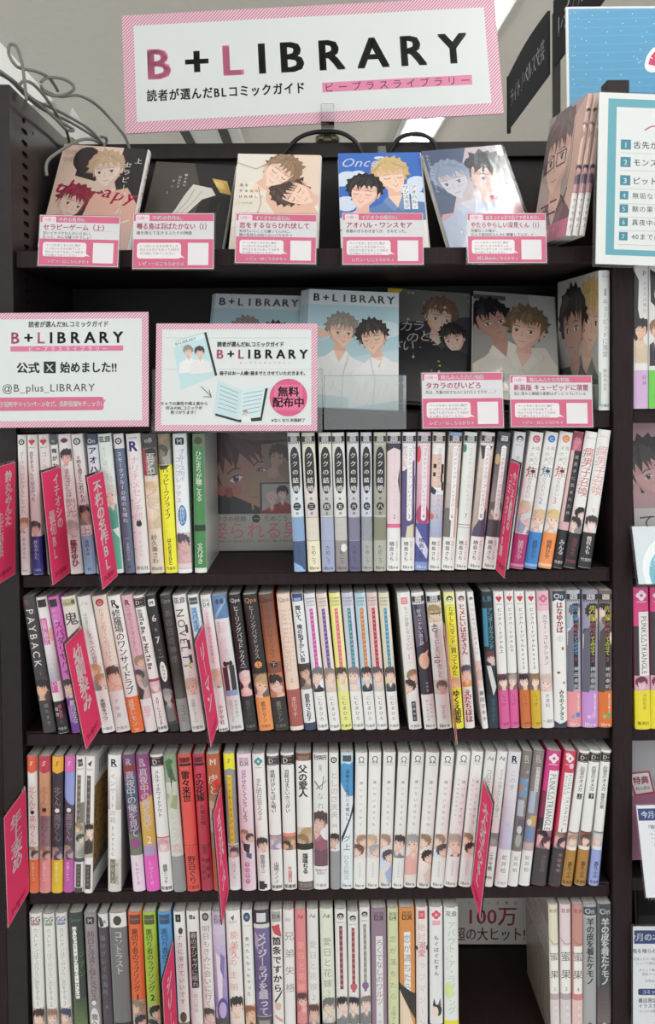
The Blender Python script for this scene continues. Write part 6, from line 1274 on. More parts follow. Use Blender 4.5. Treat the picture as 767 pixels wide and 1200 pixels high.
def left_draw(cv):
    cv.design(-17, 367, 173.5, 500.5); X, Y, S_ = cv.X, cv.Y, cv.S
    pink_border(cv, S_(7.5), .0038)
    cv.htext('読者が選んだBLコミックガイド', X(80), Y(380.5), S_(7.4), '2a2a2c', 2, 'c', sp=S_(.1), maxw=X(127) - X(33))
    logo_word(cv, 12, 144, 395.5, 18.5)
    cv.rect(X(12), Y(412), X(144), Y(406), 'c86f90'); cv.htext('ビープラスライブラリー', X(79), Y(409.2), S_(5.6), 'e8d4dc', 0, 'c', sp=S_(3))
    cv.htext('公式', X(19), Y(431), S_(13.5), '222224', 2)
    cv.rect(X(51), Y(437.5), X(65), Y(424), '222224'); cv.htext('X', X(58), Y(430.8), S_(12), 'd8dada', 1, 'c')
    cv.htext('始めました!!', X(70), Y(431), S_(13.5), '222224', 2, maxw=X(137) - X(70))
    cv.htext('@B_plus_LIBRARY', X(2), Y(454), S_(12.5), '2a2a2c', 0, maxw=X(114) - X(2))
    cv.rrect(X(-14), Y(481), X(121), Y(465.5), S_(3), 'c2657f'); cv.poly([(X(119), Y(471)), (X(124), Y(468)), (X(120), Y(475))], 'c2657f')
    cv.htext('冊子配布やキャンペーンなど、最新情報をチェック!', X(-6), Y(473.3), S_(6.8), 'f0e4e8', 2, maxw=X(119) - X(-6))
sheet('campaign_sign', frame_px((-17,501.5), (174,499.8), (-17,367), -.03, -.022), left_draw, 'white pink-striped sign announcing the official account, at the left frame edge', 'sign', .0025, 'c8a8b4', None, M_MATTE, .0)

def center_draw(cv):
    cv.design(186, 379, 371, 505); X, Y, S_ = cv.X, cv.Y, cv.S
    pink_border(cv, S_(7), .0038)
    for yy in (396, 433): cv.line([(X(197), Y(yy)), (X(364), Y(yy))], S_(.5), 'a8b0ae')
    # the picture of the booklet
    c0 = (221, 423)
    def bk(px, py): a = -.27; x, y = px - c0[0], py - c0[1]; return (X(c0[0] + x*math.cos(a) - y*math.sin(a)*-1*-1), Y(c0[1] + x*math.sin(a) + y*math.cos(a)))
    q = [(205, 401), (241, 390), (254, 441), (215, 457)]
    cv.poly([(X(a + 2.5), Y(b - 1)) for a, b in q], '2a2c2e'); cv.poly([(X(a), Y(b)) for a, b in q], 'b4ccd0')
    cv.poly([(X(a), Y(b)) for a, b in ((205,401),(240,390.5),(242,396),(206.5,407))], 'c8d4d4'); cv.htext('B+LIBRARY', X(208), Y(403.5), S_(4.6), '6c7c80', 1, rot=.29)
    old = cv.clip; cv.clip = (X(206), Y(456), X(252), Y(398))
    portrait(cv, X(223), Y(412), S_(13), '8c8680', 'd4b8a8', 'd8d6d4', .1, 1, 1, True, 5); portrait(cv, X(236), Y(413), S_(13), '44403e', 'd4b8a8', 'd4d2d0', .1, -1, 1, True, 6)
    cv.clip = old
    cv.poly([(X(a), Y(b)) for a, b in ((186,399),(205,401),(215,457),(214,460),(196,460))], 'ccd0cf') if False else None
    cv.htext('読者が選んだBLコミックガイド', X(256), Y(403.5), S_(6.6), '2a2a2c', 2, maxw=X(333) - X(256))
    logo_word(cv, 255, 360, 414.5, 15)
    cv.htext('ビープラスライブラリー', X(311), Y(425.5), S_(3.6), 'a09498', 0, 'c', sp=S_(2))
    cv.htext('冊子はお一人様1冊までとさせていただきます。', X(259), Y(437.5), S_(5.2), '2a2a2c', 2, maxw=X(360) - X(259))
    cv.line([(X(238), Y(453)), (X(249), Y(464))], S_(.8), '55585a'); cv.line([(X(241), Y(465)), (X(250), Y(465.5)), (X(247), Y(457))], S_(.8), '55585a')
    # the open booklet
    cv.poly([(X(a + 1.5), Y(b + 2)) for a, b in ((258,447),(285,459),(313,453),(306,491),(281,493),(253,485))], '2c2e30')
    cv.poly([(X(a), Y(b)) for a, b in ((258,446),(285,458),(281,492),(253,484))], 'b8ccd0'); cv.poly([(X(a), Y(b)) for a, b in ((285,458),(312,452),(306,489),(281,492))], 'c0d2d4')
    for i in range(6):
        cv.line([(X(260 - i*.6), Y(452 + 5*i)), (X(281 - i*.5), Y(461 + 4.6*i))], S_(.6), '6c8084'); cv.line([(X(287 - i*.5), Y(462 + 4.8*i)), (X(309 - i*.8), Y(458 + 4.7*i))], S_(.6), '6c8084')
    portrait(cv, X(289), Y(484), S_(6), '8c8680', 'd4b8a8', 'd8d6d4', .1, 1, 0, True, 5)
    for i, t in enumerate(('キャラの属性や萌え度から', '好みのBLコミックが', '見つかります！')): cv.htext(t, X(219), Y(473 + 5.2*i), S_(4.6), '2f2f31', 1, 'c')
    cv.ell(X(338), Y(466), S_(22), S_(22), 'c8577c', 28); old = cv.clip
    cv.stripes(X(322), Y(481), X(354), Y(451), .0036, .0012, 'd88ca4')
    cv.htext('無料', X(338), Y(459), S_(12.5), '1f1d1f', 2, 'c'); cv.htext('配布中', X(338), Y(471.5), S_(12.5), '1f1d1f', 2, 'c')
    cv.htext('※なくなり次第終了', X(338), Y(492.5), S_(4.6), '2f2f31', 1, 'c')
sheet('campaign_sign', frame_px((181.5,505), (371.5,505), (190,379), -.03, -.018), center_draw, 'white pink-striped sign with a round free-copies badge, in front of the booklets', 'sign', .0025, 'd0b4c0', None, M_MATTE)

# ------------------------------------------------------------------ guide booklets standing behind
def booklet_front(cv):
    bgd(cv, 'a8c4cc'); X, Y, S_ = cv.X, cv.Y, cv.S
    cv.poly(DP(cv, [(0,120),(128,90),(128,182),(0,182)]), 'b8ccd0'); cv.ell(X(106), Y(60), S_(26), S_(14), 'c4d4d8'); cv.ell(X(14), Y(70), S_(22), S_(12), 'bcd0d4')
    cv.rect(0, Y(24), cv.w, Y(0), 'c8d0d2')
    for i, ch in enumerate('B+LIBRARY'): cv.htext(ch, X(11 + 13.2*i), Y(12), S_(17), ('4c6470', '5c5c60', '6a7c88', '8a7468', '7c7c80', '8a7c74', '77787c', '6c7478', '606a70')[i], 2, 'c')
    por(cv, 48, 66, 52, '8c867c', 'e0bca8', 'dcdcda', rot=-.06, flip=1, seed=111, shut=False, smile=.2, det=2)
    por(cv, 92, 74, 52, '3f3a38', 'e0bca8', 'd8d8d6', rot=.2, flip=-1, seed=113, shut=True, smile=.25, det=2)
    cv.poly(DP(cv, [(4,66),(14,60),(26,66),(30,74),(16,78),(6,76)]), 'dcb8a4'); cv.poly(DP(cv, [(64,130),(90,104),(104,110),(76,150)]), 'dedede')
    cv.line(DP(cv, [(60,96),(52,130),(50,182)]), S_(1.2), 'b4b8ba'); cv.line(DP(cv, [(88,104),(96,140),(92,182)]), S_(1.2), 'b8babc')
def booklet(px, py, roll, yb, label, dx=0):
    ro = math.radians(roll); H, Wd, T_ = .182, .128, .003
    P = pt(px, py, yb + .02); ph = math.radians(26)
    u = Vector((math.sin(ro), math.sin(ph), math.cos(ro))).normalized(); r = Vector((math.cos(ro), 0, -math.sin(ro))); r = (r - u*r.dot(u)).normalized(); n = r.cross(u)
    A = Vector((P.x, yb + H*math.sin(ph), P.z)) - u*H - r*Wd/2 + Vector((dx, 0, 0))
    dz = Z05 + .0006 - min(A.z, (A + r*Wd).z); A.z += dz + abs(n.z)*T_
    mw = Matrix(((r.x, u.x, n.x, A.x), (r.y, u.y, n.y, A.y), (r.z, u.z, n.z, A.z), (0, 0, 0, 1)))
    root = empty('guide_booklet', mw); tag(root, label, 'booklet', 'free guide booklets on the lower display shelf')
    m = MB(); m.box((0, 0, -.0004), (Wd, H, 0), lin('c8d0d2')); m.box((0, 0, -T_), (Wd, H, -T_ + .0004), lin('c8d0d2')); m.box((-.0004, 0, -T_), (0, H, 0), lin('c8d0d2'))
    cv = Canvas(m, lambda a, b, n_: (a, b, n_ + 2e-6), Wd, H); booklet_front(cv); m.build('cover', M_MATTE, root)
    m = MB(); m.box((.0004, .001, -T_ + .0005), (Wd - .001, H - .001, -.0005)); m.build('page_block', M_PAGE, root)
for k in range(3):
    booklet(300 - 0*k, 344, 2, .06 + .0055*k, ('guide booklet peeking over the centre sign, foremost of its stack', 'second guide booklet of the stack behind the centre sign', 'rearmost guide booklet of the stack behind the centre sign')[k], -.0025*k)
for k in range(5):
    booklet(417, 346, 3, .03 + .0055*k, ('guide booklet of two white-shirted boys in the clear holder, front copy', 'second copy in the stack of guide booklets in the clear holder', 'third copy in the stack of guide booklets in the clear holder', 'fourth copy in the stack of guide booklets in the clear holder', 'rearmost copy in the stack of guide booklets in the clear holder')[k], -.0032*k)
# clear holder in front of the second stack
fr = frame_px((379.5,503.5), (476,503), (380,440), -.014, -.012)
h_ = empty('booklet_holder', fr[0]); tag(h_, 'scuffed clear acrylic holder in front of the guide booklets', 'holder')
m = MB(); m.box((0, 0, -.002), (fr[1], fr[2], 0), cham=.0005); m.build('front_panel', M_HAZY, h_)
m = MB(); m.box((0, .0, -.018), (fr[1], .002, -.0025)); m.build('floor_panel', M_CLEAR, h_)
for x in (0, fr[1] - .002):
    m = MB(); m.box((x, .0025, -.018), (x + .002, fr[2], -.0025)); m.build('side_panel', M_CLEAR, h_)
# clear stand carrying the centre sign
fr = frame_px((176,505), (377.5,505), (178,432), -.020, -.016)
h_ = empty('sign_stand', fr[0]); tag(h_, 'clear acrylic stand backing the centre sign, its edges showing beside it', 'sign stand')
m = MB(); m.box((0, 0, -.008), (fr[1], fr[2], -.006), cham=.0005); m.build('back_panel', M_HAZY, h_)
m = MB(); m.box((0, -.0022, -.008), (fr[1], -.0004, .004), cham=.0004); m.build('foot', M_CLEAR, h_)

# ------------------------------------------------------------------ pink index tabs between the books
def tab(ft, fb, texts, label, d=.072, side=1, in_=.001, no='', bottom='B+LIBRARY', dx=0.0):
    """clear divider plate standing in the depth direction; far edge of the label on the spine plane from ft (top) to fb (foot), in photo px"""
    A = pt(fb[0], fb[1], -.0045); B = pt(ft[0], ft[1], -.0045)
    v = (B - A); h = v.length; v.normalize()
    u = Vector((dx, -1, 0)); u -= v*u.dot(v); u.normalize(); n = u.cross(v)
    # u towards the viewer, v up, label readable from the +n or the -n side
    mw = Matrix(((u.x, v.x, n.x, A.x), (u.y, v.y, n.y, A.y), (u.z, v.z, n.z, A.z), (0, 0, 0, 1)))
    o = empty('index_tab', mw); tag(o, label, 'shelf divider', 'pink index tabs between the comics')
    m = MB(); m.box((-in_, .001, -.0006), (d + .0025, h + .003, .0006), cham=.0003); m.build('clear_plate', M_CLEAR, o)
    m = MB()
    for s in (1, -1):
        z = .0011*s
        m.box((0, 0, min(.0007*s, z)), (d, h, max(.0007*s, z)), lin('d8a0ac'))
        cv = Canvas(m, (lambda a, b, k: (d - a, b, -.0011 - k - 2e-6)) if s < 0 else (lambda a, b, k: (a, b, .0011 + k + 2e-6)), d, h)
        if s < 0: cv.mp = (lambda a, b, k: (d - a, b, -.0011 - k - 2e-6))
        cv.rect(.0006, .0006, d - .0006, h - .0006, 'd43c66')
        nn = len(texts)
        for i, (t, top, bot, sz) in enumerate(texts):
            ms = h*(bot - top)/len(t); sz = min(sz, ms*1.1); cv.vtext(t, d*((.5 if nn == 1 else (.68, .3)[i])), h*(1 - top), h*(1 - bot), sz, 'f4ecee', 2, 0, d*(.5 if nn == 1 else .32)/sz)
        cv.htext(bottom, d*.5, h*.075, .0085, '55182c', 1, 'c', d*.9)
        if no: cv.htext(no, d*.5, h*.04, .008, '55182c', 1, 'c')
    m.build('label', M_DULL, o)
tab((17, 541.5), (17, 672.5), [('鈴丸みんた', .06, .54, .0155), ('先生特集', .4, .78, .0155)], 'pink tab in front of the left pillar, cut by the frame edge', no='1')
tab((70, 547), (82.4, 670), [('イチオシの', .05, .55, .0165), ('最旬BL', .36, .8, .0165)], 'pink tab with two lines of lettering on the upper spine shelf', no='2')
tab((119.8, 552), (137, 674.6), [('不朽の名作BL', .06, .88, .019)], 'pink tab with one line of lettering beside the teal and mint comic', no='3')
tab((598.5, 540), (581, 667), [('今こそ絶賛の', .08, .6, .015), ('コミック100選', .1, .85, .016)], 'edge-on pink tab left of the silvery comic, upper spine shelf', d=.05)
tab((95.6, 735), (118.5, 850), [('幼馴染み', .1, .72, .026)], 'tilted pink tab with four large characters, second spine shelf', no='5')
tab((237.8, 732.5), (255, 847), [('リーマン', .1, .75, .022)], 'pink tab with katakana lettering, second spine shelf', no='6')
tab((519.4, 730.6), (533.5, 850), [('年下攻め', .1, .75, .022)], 'pink tab seen almost edge-on beside the yellow comic', no='7', d=.056, dx=-.14)
tab((29.2, 923.4), (33.2, 1044.7), [('年上攻め', .1, .62, .022)], 'pink tab projecting from the left pillar at the third spine shelf', no='8')
tab((257.9, 921.6), (267.4, 1041), [('オメガバース', .1, .8, .02)], 'pink tab hiding half of the rust brown comic', no='9')
tab((566.5, 914), (552.5, 1040), [('大人男子のBL', .12, .85, .018)], 'pink tab after the omega volumes on the third spine shelf', d=.06, no='10')
tab((202, 1103.5), (208, 1226), [('シリーズ', .1, .8, .02)], 'pink tab beside the sky blue comic on the bottom spine shelf', no='11')

# ------------------------------------------------------------------ on top of the bookcase
# clip that carries the header sign
cp = pt(383.5, 168, .24)
r = empty('sign_clip', Matrix.Translation((cp.x, .243, ZBACK + .0032))); tag(r, 'brass clamp with clear grip holding the header sign', 'clip')
m = MB(); m.box((-.019, -.012, .0), (.019, .022, .010), cham=.002); m.box((-.015, -.014, .010), (.015, .004, .016), cham=.002); m.build('clamp', M_METAL, r)
for s in (-1, 1):
    m = MB(); m.box((.010*s - .004, -.017, .002), (.010*s + .004, -.0125, .012), cham=.001); m.build('screw_plate', M_METAL, r)
m = MB(); m.box((-.010, -.0500, .0189), (.010, -.0480, .046), cham=.0005); m.box((-.010, -.0345, .0189), (.010, -.0325, .036), cham=.0005); m.box((-.010, -.0500, .0163), (.010, -.002, .0188)); m.build('grip', M_CLEAR, r)

def smooth_path(pts, n=8):
    out = []
    P = [pts[0]] + list(pts) + [pts[-1]]
    for i in range(1, len(P) - 2):
        for k in range(n):
            t = k/n; a, b, c, d = P[i-1], P[i], P[i+1], P[i+2]
            out.append(tuple(.5*((2*b[j]) + (-a[j] + c[j])*t + (2*a[j] - 5*b[j] + 4*c[j] - d[j])*t*t + (-a[j] + 3*b[j] - 3*c[j] + d[j])*t**3) for j in range(3)))
    out.append(tuple(pts[-1])); return out
def cable(pp, rad, mat, label, name='cable', cat='cable', group=None):
    P = [tuple(pt(x, y, Y)) for x, y, Y in pp]
    m = MB(); m.tube(smooth_path(P), rad, 8); o = m.build(name, mat, smooth=True, weld=True); tag(o, label, cat, group); return o
cable([(326,190,.216),(334,178,.216),(348,163,.216),(364,156,.216),(382,154,.216),(400,156,.216),(416,166,.216),(425,182,.216),(428,192,.216)], .0035, M_BLACK, 'black hose arching behind the brass clamp', 'flexible_arm', 'flexible arm', 'black arms over the top rail')
cable([(455,190,.216),(458,176,.216),(468,162,.216),(484,157,.216),(500,160,.216),(509,169,.216),(513,182,.216)], .0035, M_BLACK, 'black hose arching between the two blue covers', 'flexible_arm', 'flexible arm', 'black arms over the top rail')
m = MB(); p = pt(447, 181, .2)
m.box((-.006, 0, 0), (.006, .0012, .013)); m.face([(-.007,-.003,.012),(.003,-.004,.016),(.006,.002,.018),(-.003,.004,.015)]); m.face([(-.003,-.004,.002),(.008,-.003,.001),(.005,.004,.014),(-.004,.003,.012)])
tag(m.build('film_scrap', M_HAZY, mw=Matrix.Translation(p)), 'scrap of clear film above the blue-sky cover', 'film scrap')

G_ = 'grey cables heaped on the pillar top'
gy = [
 ([(-6,84,.02),(12,94,.04),(30,112,.08),(50,128,.12),(80,142,.17),(110,160,.2),(122,171,.22)], 'grey cable running straight down along the white panel'),
 ([(-6,79,.018),(16,95,.036),(40,117,.076),(70,131,.126),(104,151,.176),(121,169,.2)], 'second grey cable running beside the straight one'),
 ([(31,118,.03),(29,98,.03),(26,76,.03),(20,56,.03),(12,52,.03),(10,62,.03),(16,74,.03),(24,80,.035),(40,83,.05),(56,90,.07),(64,100,.09),(68,107,.1)], 'grey cable rising in a tall loop above the pillar'),
 ([(22,100,.03),(28,95,.03),(38,98,.04),(50,110,.06),(60,124,.08),(70,140,.13),(78,154,.18),(82,170,.22)], 'grey cable bending over into the display shelf'),
 ([(48,96,.06),(56,91,.07),(72,92,.08),(84,98,.09),(86,105,.09),(76,111,.09),(62,112,.08),(52,108,.07),(48,100,.065),(52,106,.07),(70,113,.1),(92,112,.14),(112,122,.18),(130,140,.21),(146,160,.215),(152,176,.215)], 'grey cable with a round coil, ending behind the red cover'),
 ([(30,110,.04),(48,124,.07),(66,140,.1),(78,152,.13),(86,152,.15),(70,142,.12),(52,128,.09)], 'short doubled grey cable by the carton'),
 ([(122,172,.21),(110,164,.18),(94,164,.11),(78,172,.05),(58,186,.03),(54,196,.025),(55,206,.025)], 'grey cable drooping into the shelf corner'),
 ([(118,160,.21),(124,162,.22),(124,168,.225),(116,174,.22),(100,176,.2)], 'small grey cable loop on the top rail'),
]
for pp, lb in gy: cable(pp, .0022, M_CABLE, lb, 'power_cable', 'cable', G_)

# white topper panel seen from the side, and a small carton
a, b, c, d = pt(-20, 38, .30), pt(0, 49, .30), pt(62, 118, .30), pt(-20, 135, .30)
m = MB(); q = [a, b, c, d]
m.face([tuple(p_) for p_ in reversed(q)]); m.face([(p_.x, p_.y + .03, p_.z) for p_ in q])
for i in range(4):
    s, t = q[i], q[(i + 1) % 4]; m.face([tuple(s), tuple(t), (t.x, t.y + .03, t.z), (s.x, s.y + .03, s.z)])
tag(m.build('topper_panel', M_WHITE, weld=True), 'white slanted panel on top of the next bookcase, behind the cables', 'display panel')
p = pt(72, 142, .275)
r = empty('carton', Matrix.Translation((p.x, .28, ZBACK))); tag(r, 'small kraft carton beside the cables', 'carton')
m = MB(); m.box((-.028, 0, 0), (.016, .05, .026), cham=.001); m.build('box_body', M_CARTON, r)
m = MB(); m.box((-.028, -.0006, .0262), (.016, .026, .0275)); m.box((-.028, .0262, .0262), (.016, .05, .0275)); m.build('flap', M_CARTON, r)
p0, p1, p2 = pt(84, 126, .345), pt(112, 172, .345), pt(74, 172, .345)
m = MB(); q = [p0, p2, p1]
m.face([tuple(t) for t in q]); m.face([(t.x, t.y + .012, t.z) for t in reversed(q)])
for i in range(3):
    s, t = q[i], q[(i+1) % 3]; m.face([tuple(s), (s.x, s.y + .012, s.z), (t.x, t.y + .012, t.z), tuple(t)])
tag(m.build('easel_back', M_WHITE, weld=True), 'pale triangular easel support behind the cables', 'easel')

# ------------------------------------------------------------------ aisle signs in the next row
XS = .566
pole = empty('aisle_sign', Matrix.Translation((XS, .895, 0))); tag(pole, 'charcoal aisle sign with two category panels on a pole', 'aisle sign')
zt = pt(654, 45, .80).z
m = MB(); m.box((-.008, -.008, 0), (.008, .008, zt + .10), cham=.001); m.build('pole', M_STEEL, pole)
m = MB(); m.box((-.1, -.1, 0.0), (.1, .1, .012), cham=.002); m.build('base_plate', M_STEEL, pole)
def aisle_panel(y_far, y_near, txt, zt0, zb0):
    m = MB(); w = y_far - y_near
    n = 10; prof = [(k/n, zt0 + .012*math.sin(math.pi*k/n)) for k in range(n + 1)]
    for k in range(n):
        (a, za), (b, zb_) = prof[k], prof[k+1]
        ya, yb = y_far - .895 - w*a, y_far - .895 - w*b
        for x, o in ((-.012, 1), (-.006, -1)):
            f = [(x, ya, zb0), (x, yb, zb0), (x, yb, zb_), (x, ya, za)]
            m.face(f if o > 0 else f[::-1], lin('2c2c2e'))
        m.face([(-.012, ya, za), (-.012, yb, zb_), (-.006, yb, zb_), (-.006, ya, za)], lin('3a3a3c'))
        m.face([(-.012, yb, zb0), (-.012, ya, zb0), (-.006, ya, zb0), (-.006, yb, zb0)], lin('3a3a3c'))
    for ya in (y_far - .895, y_near - .895):
        m.face([(-.012, ya, zb0), (-.012, ya, zt0), (-.006, ya, zt0), (-.006, ya, zb0)], lin('3a3a3c'))
    cv = Canvas(m, lambda u, v, k: (-.012 - k - 2e-6, y_far - .895 - u, zb0 + v), w, zt0 - zb0)
    cv.htext(txt, w*.07, (zt0 - zb0)*.5, (zt0 - zb0)*.36, 'eeeeee', 1, 'l', w*.86)
    return m
z_b, z_t = CAM_H + .745, CAM_H + .897
aisle_panel(1.345, .925, 'ライトノベルス文芸', z_t, z_b).build('panel', M_DULL, pole)
m = MB(); m.box((-.014, .4505, z_b - .012), (-.003, .458, z_t + .002), cham=.001); m.build('end_strip', M_STEEL, pole)
aisle_panel(.878, .44, 'レディスコミック', z_t, z_b).build('panel', M_DULL, pole)

# ------------------------------------------------------------------ right-hand neighbour: boards, cards, books
def blue_draw(cv):
    cv.design(664, 8, 864, 108); X, Y, S_ = cv.X, cv.Y, cv.S
    cv.rect(0, 0, cv.w, cv.h, 'd4d4d2'); cv.rect(X(667), Y(108), X(860), Y(10), '5a94b6')
    g = random.Random(2)
    for k in range(120): cv.ell(X(g.uniform(668, 860)), Y(g.uniform(11, 107)), S_(.7), S_(.7), 'a0c4dc', 6, up=1 if k % 40 == 0 else 0)
    for k in range(12): cv.line([(X(668), Y(12 + 8*k)), (X(860), Y(10 + 8*k))], S_(1.2), '5a9cc6', up=1 if k == 0 else 0)
    pts = [(764,64),(766,58),(771,53),(778,51),(786,53),(794,58),(802,58),(812,53),(822,48)]
    cv.line([(X(a), Y(b)) for a, b in pts], S_(14), 'e0dcdc'); 
    for a, b in pts: cv.ell(X(a), Y(b), S_(7), S_(7), 'e0dcdc')
    cv.line([(X(a), Y(b)) for a, b in pts], S_(7), 'c0486c')
    cv.poly([(X(700), Y(108)), (X(767), Y(98)), (X(864), Y(88)), (X(864), Y(108))], 'd8ccd2'); cv.line([(X(735), Y(104)), (X(767), Y(99)), (X(860), Y(90))], S_(1.5), 'c87c94')
sheet('poster_board', frame_px((664,132), (864,130), (664,8), .245, .25), blue_draw, 'sky blue poster board with white dots above the right-hand bookcase', 'poster board', .004, 'c4c4c0', None, M_MATTE)
p = pt(724, 100, .10)
m = MB(); m.box((-.016, 0, Z0 + .0005), (.016, .025, p.z + .008), cham=.0012)
tag(m.build('support_post', M_STEEL, mw=Matrix.Translation((p.x, .10, 0))), 'dark square post rising behind the ranking board', 'post')

def rank_draw(cv):
    cv.design(698, 108, 890, 314); X, Y, S_ = cv.X, cv.Y, cv.S
    cv.rect(0, 0, cv.w, cv.h, 'd0d2d0'); cv.rect(X(709), Y(303), X(879), Y(115), '5f9aa6'); cv.rect(X(719), Y(296), X(870), Y(125), 'ced1d0')
    cv.line([(X(752), Y(152)), (X(760), Y(147)), (X(780), Y(145)), (X(812), Y(147))], S_(1.6), 'a85470'); cv.htext('BLコミック', X(800), Y(134), S_(12), '55585a', 1, 'c')
    for i, t in enumerate(('舌先から恋', 'モンスターと恋する', 'ピットスポルム', '無垢なやつら', '獣の果てに待つ', '真夜中の秘密', '40までにしたいこと')):
        y = (170, 191, 213, 231, 247, 263, 280)[i]; s = 6 if i < 3 else 5
        cv.rect(X(724.5), Y(y + s), X(724.5 + 2*s), Y(y - s), '3f7f90'); cv.htext(str(i + 1), X(724.5 + s), Y(y), S_(s*1.5), 'd4e4e8', 1, 'c')
        cv.htext(t, X(739), Y(y), S_(9.5 if i < 3 else 8), '3a3a3c', 1 if i < 3 else 0, sp=S_(.6))
        cv.line([(X(724), Y(y + 10)), (X(866), Y(y + 10))], S_(.5), 'a4a8a8', up=1)
rb = sheet('ranking_board', frame_px((697.5,309), (890,316), (700,108), -.05, -.035), rank_draw, 'white ranking board with teal frame and seven numbered titles', 'ranking board', .003, 'c8cac8', None, M_GLOSS, .003)

bz = [z for z in NB]
def nrow(rows, zb, bot, top, group, where): place_row(rows, zb, bot, top, group, where, None)
RN1 = [
 (743, 742.8, 17.4, 'd6d4d2', 'white comic with seated couple and lilac foot', [N('P', .05, '666', .5, .7, 0), Q([(0,.03),(.3,.1),(.25,.3),(.5,.45),(.3,.6),(0,.5)], '333'), T('おまえは俺の', .1, .33, '999', .72, .3, 0), F(.36, .68, '2f2a2a', 'd8b49c', 'c8b49c', '')], {'obi': (.73, 'c4a4c8', [T('好評', .76, .84, '7c5c84', .7, .34, 0)])}),
 (760.6, 760.4, 18, 'd6d4d2', 'white comic with black brush strokes and green foot', [Q([(.05,.02),(.5,.06),(.3,.2),(.5,.3),(.1,.25)], '2f2f2f'), T('俺の恋人', .1, .35, '999', .8, .3, 0), F(.36, .7, '8a6a4c', 'd8b49c', '333', '')], {'obi': (.73, '6cc050', [])}),
]
nrow(RN1, NB[0], lambda x: 478.5, lambda x: 312, 'comics in the right-hand bookcase', ', right-hand bookcase')
RN2 = [
 (741.5, 744.5, 18.5, 'c8407c', 'magenta comic with white title panel and yellow foot', [R(0, .16, 'cc3f7c'), Q([(0,.08),(1,.06),(1,.065),(0,.085)], 'a83060'), L('flower', 'e0d4dc', 'cc3f7c'), R(.17, .62, 'd8d6d4', .3, .98), R(.27, .72, '3a2c34', 0, .3), S('PUNKS△TRIANGLE', .2, .61, '55504f', .64, .5, 0), F(.62, .73, '6a2c44', 'd8b4bc', '44303a', 'c8a0ac')], {'obi': (.725, 'dacb2c', [T('沖田有帆', .745, .86, '8a7c2c', .6, .3, 0), N('集英社', .955, '6c6020', .26)])}),
 (762, 763, 18, 'c8407c', 'second magenta comic with yellow foot, cut by the frame edge', [R(0, .16, 'cc3f7c'), L('flower', 'e0d4dc', 'cc3f7c'), R(.17, .62, '3a3438', .0, .98), F(.62, .73, '6a2c44', 'd8b4bc', '44303a', 'c8a0ac')], {'obi': (.725, 'dacb2c', [])}),
]
nrow(RN2, NB[2], lambda x: 852, lambda x: 689, 'comics in the right-hand bookcase', ', right-hand bookcase')

def cover_pink(cv):
    bgd(cv, 'c4a0a8'); X, Y, S_ = cv.X, cv.Y, cv.S
    por(cv, 30, 70, 90, '3a3434', 'd4a8a8', 'a88890', rot=.35, flip=1, seed=131, det=2)
    por(cv, 84, 86, 70, '2c282a', 'd8b4b0', 'c8c4c0', rot=-.4, flip=-1, seed=133, det=2)
    cv.poly(DP(cv, [(60,60),(84,70),(80,120),(58,112)]), 'c8b490')
    cv.rect(0, Y(160), cv.w, Y(122), 'd4d0d0'); cv.htext('て、全巻', X(6), Y(142), S_(26), '55504f', 0)
    cv.rect(0, 0, cv.w, Y(160), 'c4bcbc')
faceout(790, 524, 0, .09, NB[1], .182, .128, 'aaa', cover_pink, 'pink cover-out comic with dark tousled hair in the right-hand bookcase', .014, None, lean=6)
def teal_draw(cv):
    cv.design(740, 617, 880, 688); X, Y, S_ = cv.X, cv.Y, cv.S
    cv.rect(0, 0, cv.w, cv.h, 'c4ccd0'); old = cv.clip
    cv.ell(X(806), Y(672), S_(64), S_(52), 'd8dede', 30); cv.ell(X(806), Y(676), S_(56), S_(44), '6fa8b8', 30)
    g = random.Random(4)
    for k in range(80):
        a = g.uniform(1.2, 3.0); r_ = g.uniform(.6, 1)
        cv.ell(X(806 + 54*r_*math.cos(a)), Y(676 - 42*r_*math.sin(a)), S_(g.uniform(.6, 1.6)), S_(g.uniform(.6, 1.4)), 'b8d4dc', 7, up=1 if k % 30 == 0 else 0)
    cv.htext('特集', X(806), Y(664), S_(22), 'd8e4e8', 2, 'c')
sheet('round_motif_card', frame_px((748,684.5), (890,684), (739.5,617), -.03, -.006), teal_draw, 'tilted card with a teal disc below the pink cover, right frame edge', 'shelf card', .002, 'c4ccd0', None, M_GLOSS, .002)

def flyer_draw(cv):
    cv.design(740, 866, 870, 1010); X, Y, S_ = cv.X, cv.Y, cv.S
    cv.rect(0, 0, cv.w, cv.h, '9c9a9e'); g = random.Random(6)
    for k in range(26):
        x, y = g.uniform(740, 860), g.uniform(868, 940)
        cv.line([(X(x), Y(y)), (X(x + g.uniform(-8, 8)), Y(y + g.uniform(-4, 8))), (X(x + g.uniform(-12, 12)), Y(y + g.uniform(2, 14)))], S_(.8), g.choice(['77757a', 'b4b2b8', '8a7c84']), up=1 if k % 6 == 0 else 0)
    cv.poly([(X(740), Y(934)), (X(790), Y(926)), (X(860), Y(940)), (X(860), Y(1010)), (X(740), Y(1010))], 'a06c84')
    portrait(cv, X(800), Y(912), S_(44), '8a8890', 'c8c4c6', 'a89ca4', .2, 1, 2, False, 141)
    cv.poly([(X(a), Y(b)) for a, b in ((740,905),(766,903),(771,930),(747,933))], 'a8344c'); cv.poly([(X(a), Y(b)) for a, b in ((742,907),(764.5,905),(769,928),(748.5,931))], 'd4d0d0')
    cv.htext('特典', X(745.5), Y(915), S_(10), 'b03450', 2, rot=.08); cv.htext('封入済み', X(748.5), Y(924.5), S_(4.6), '55383f', 1, rot=.08)
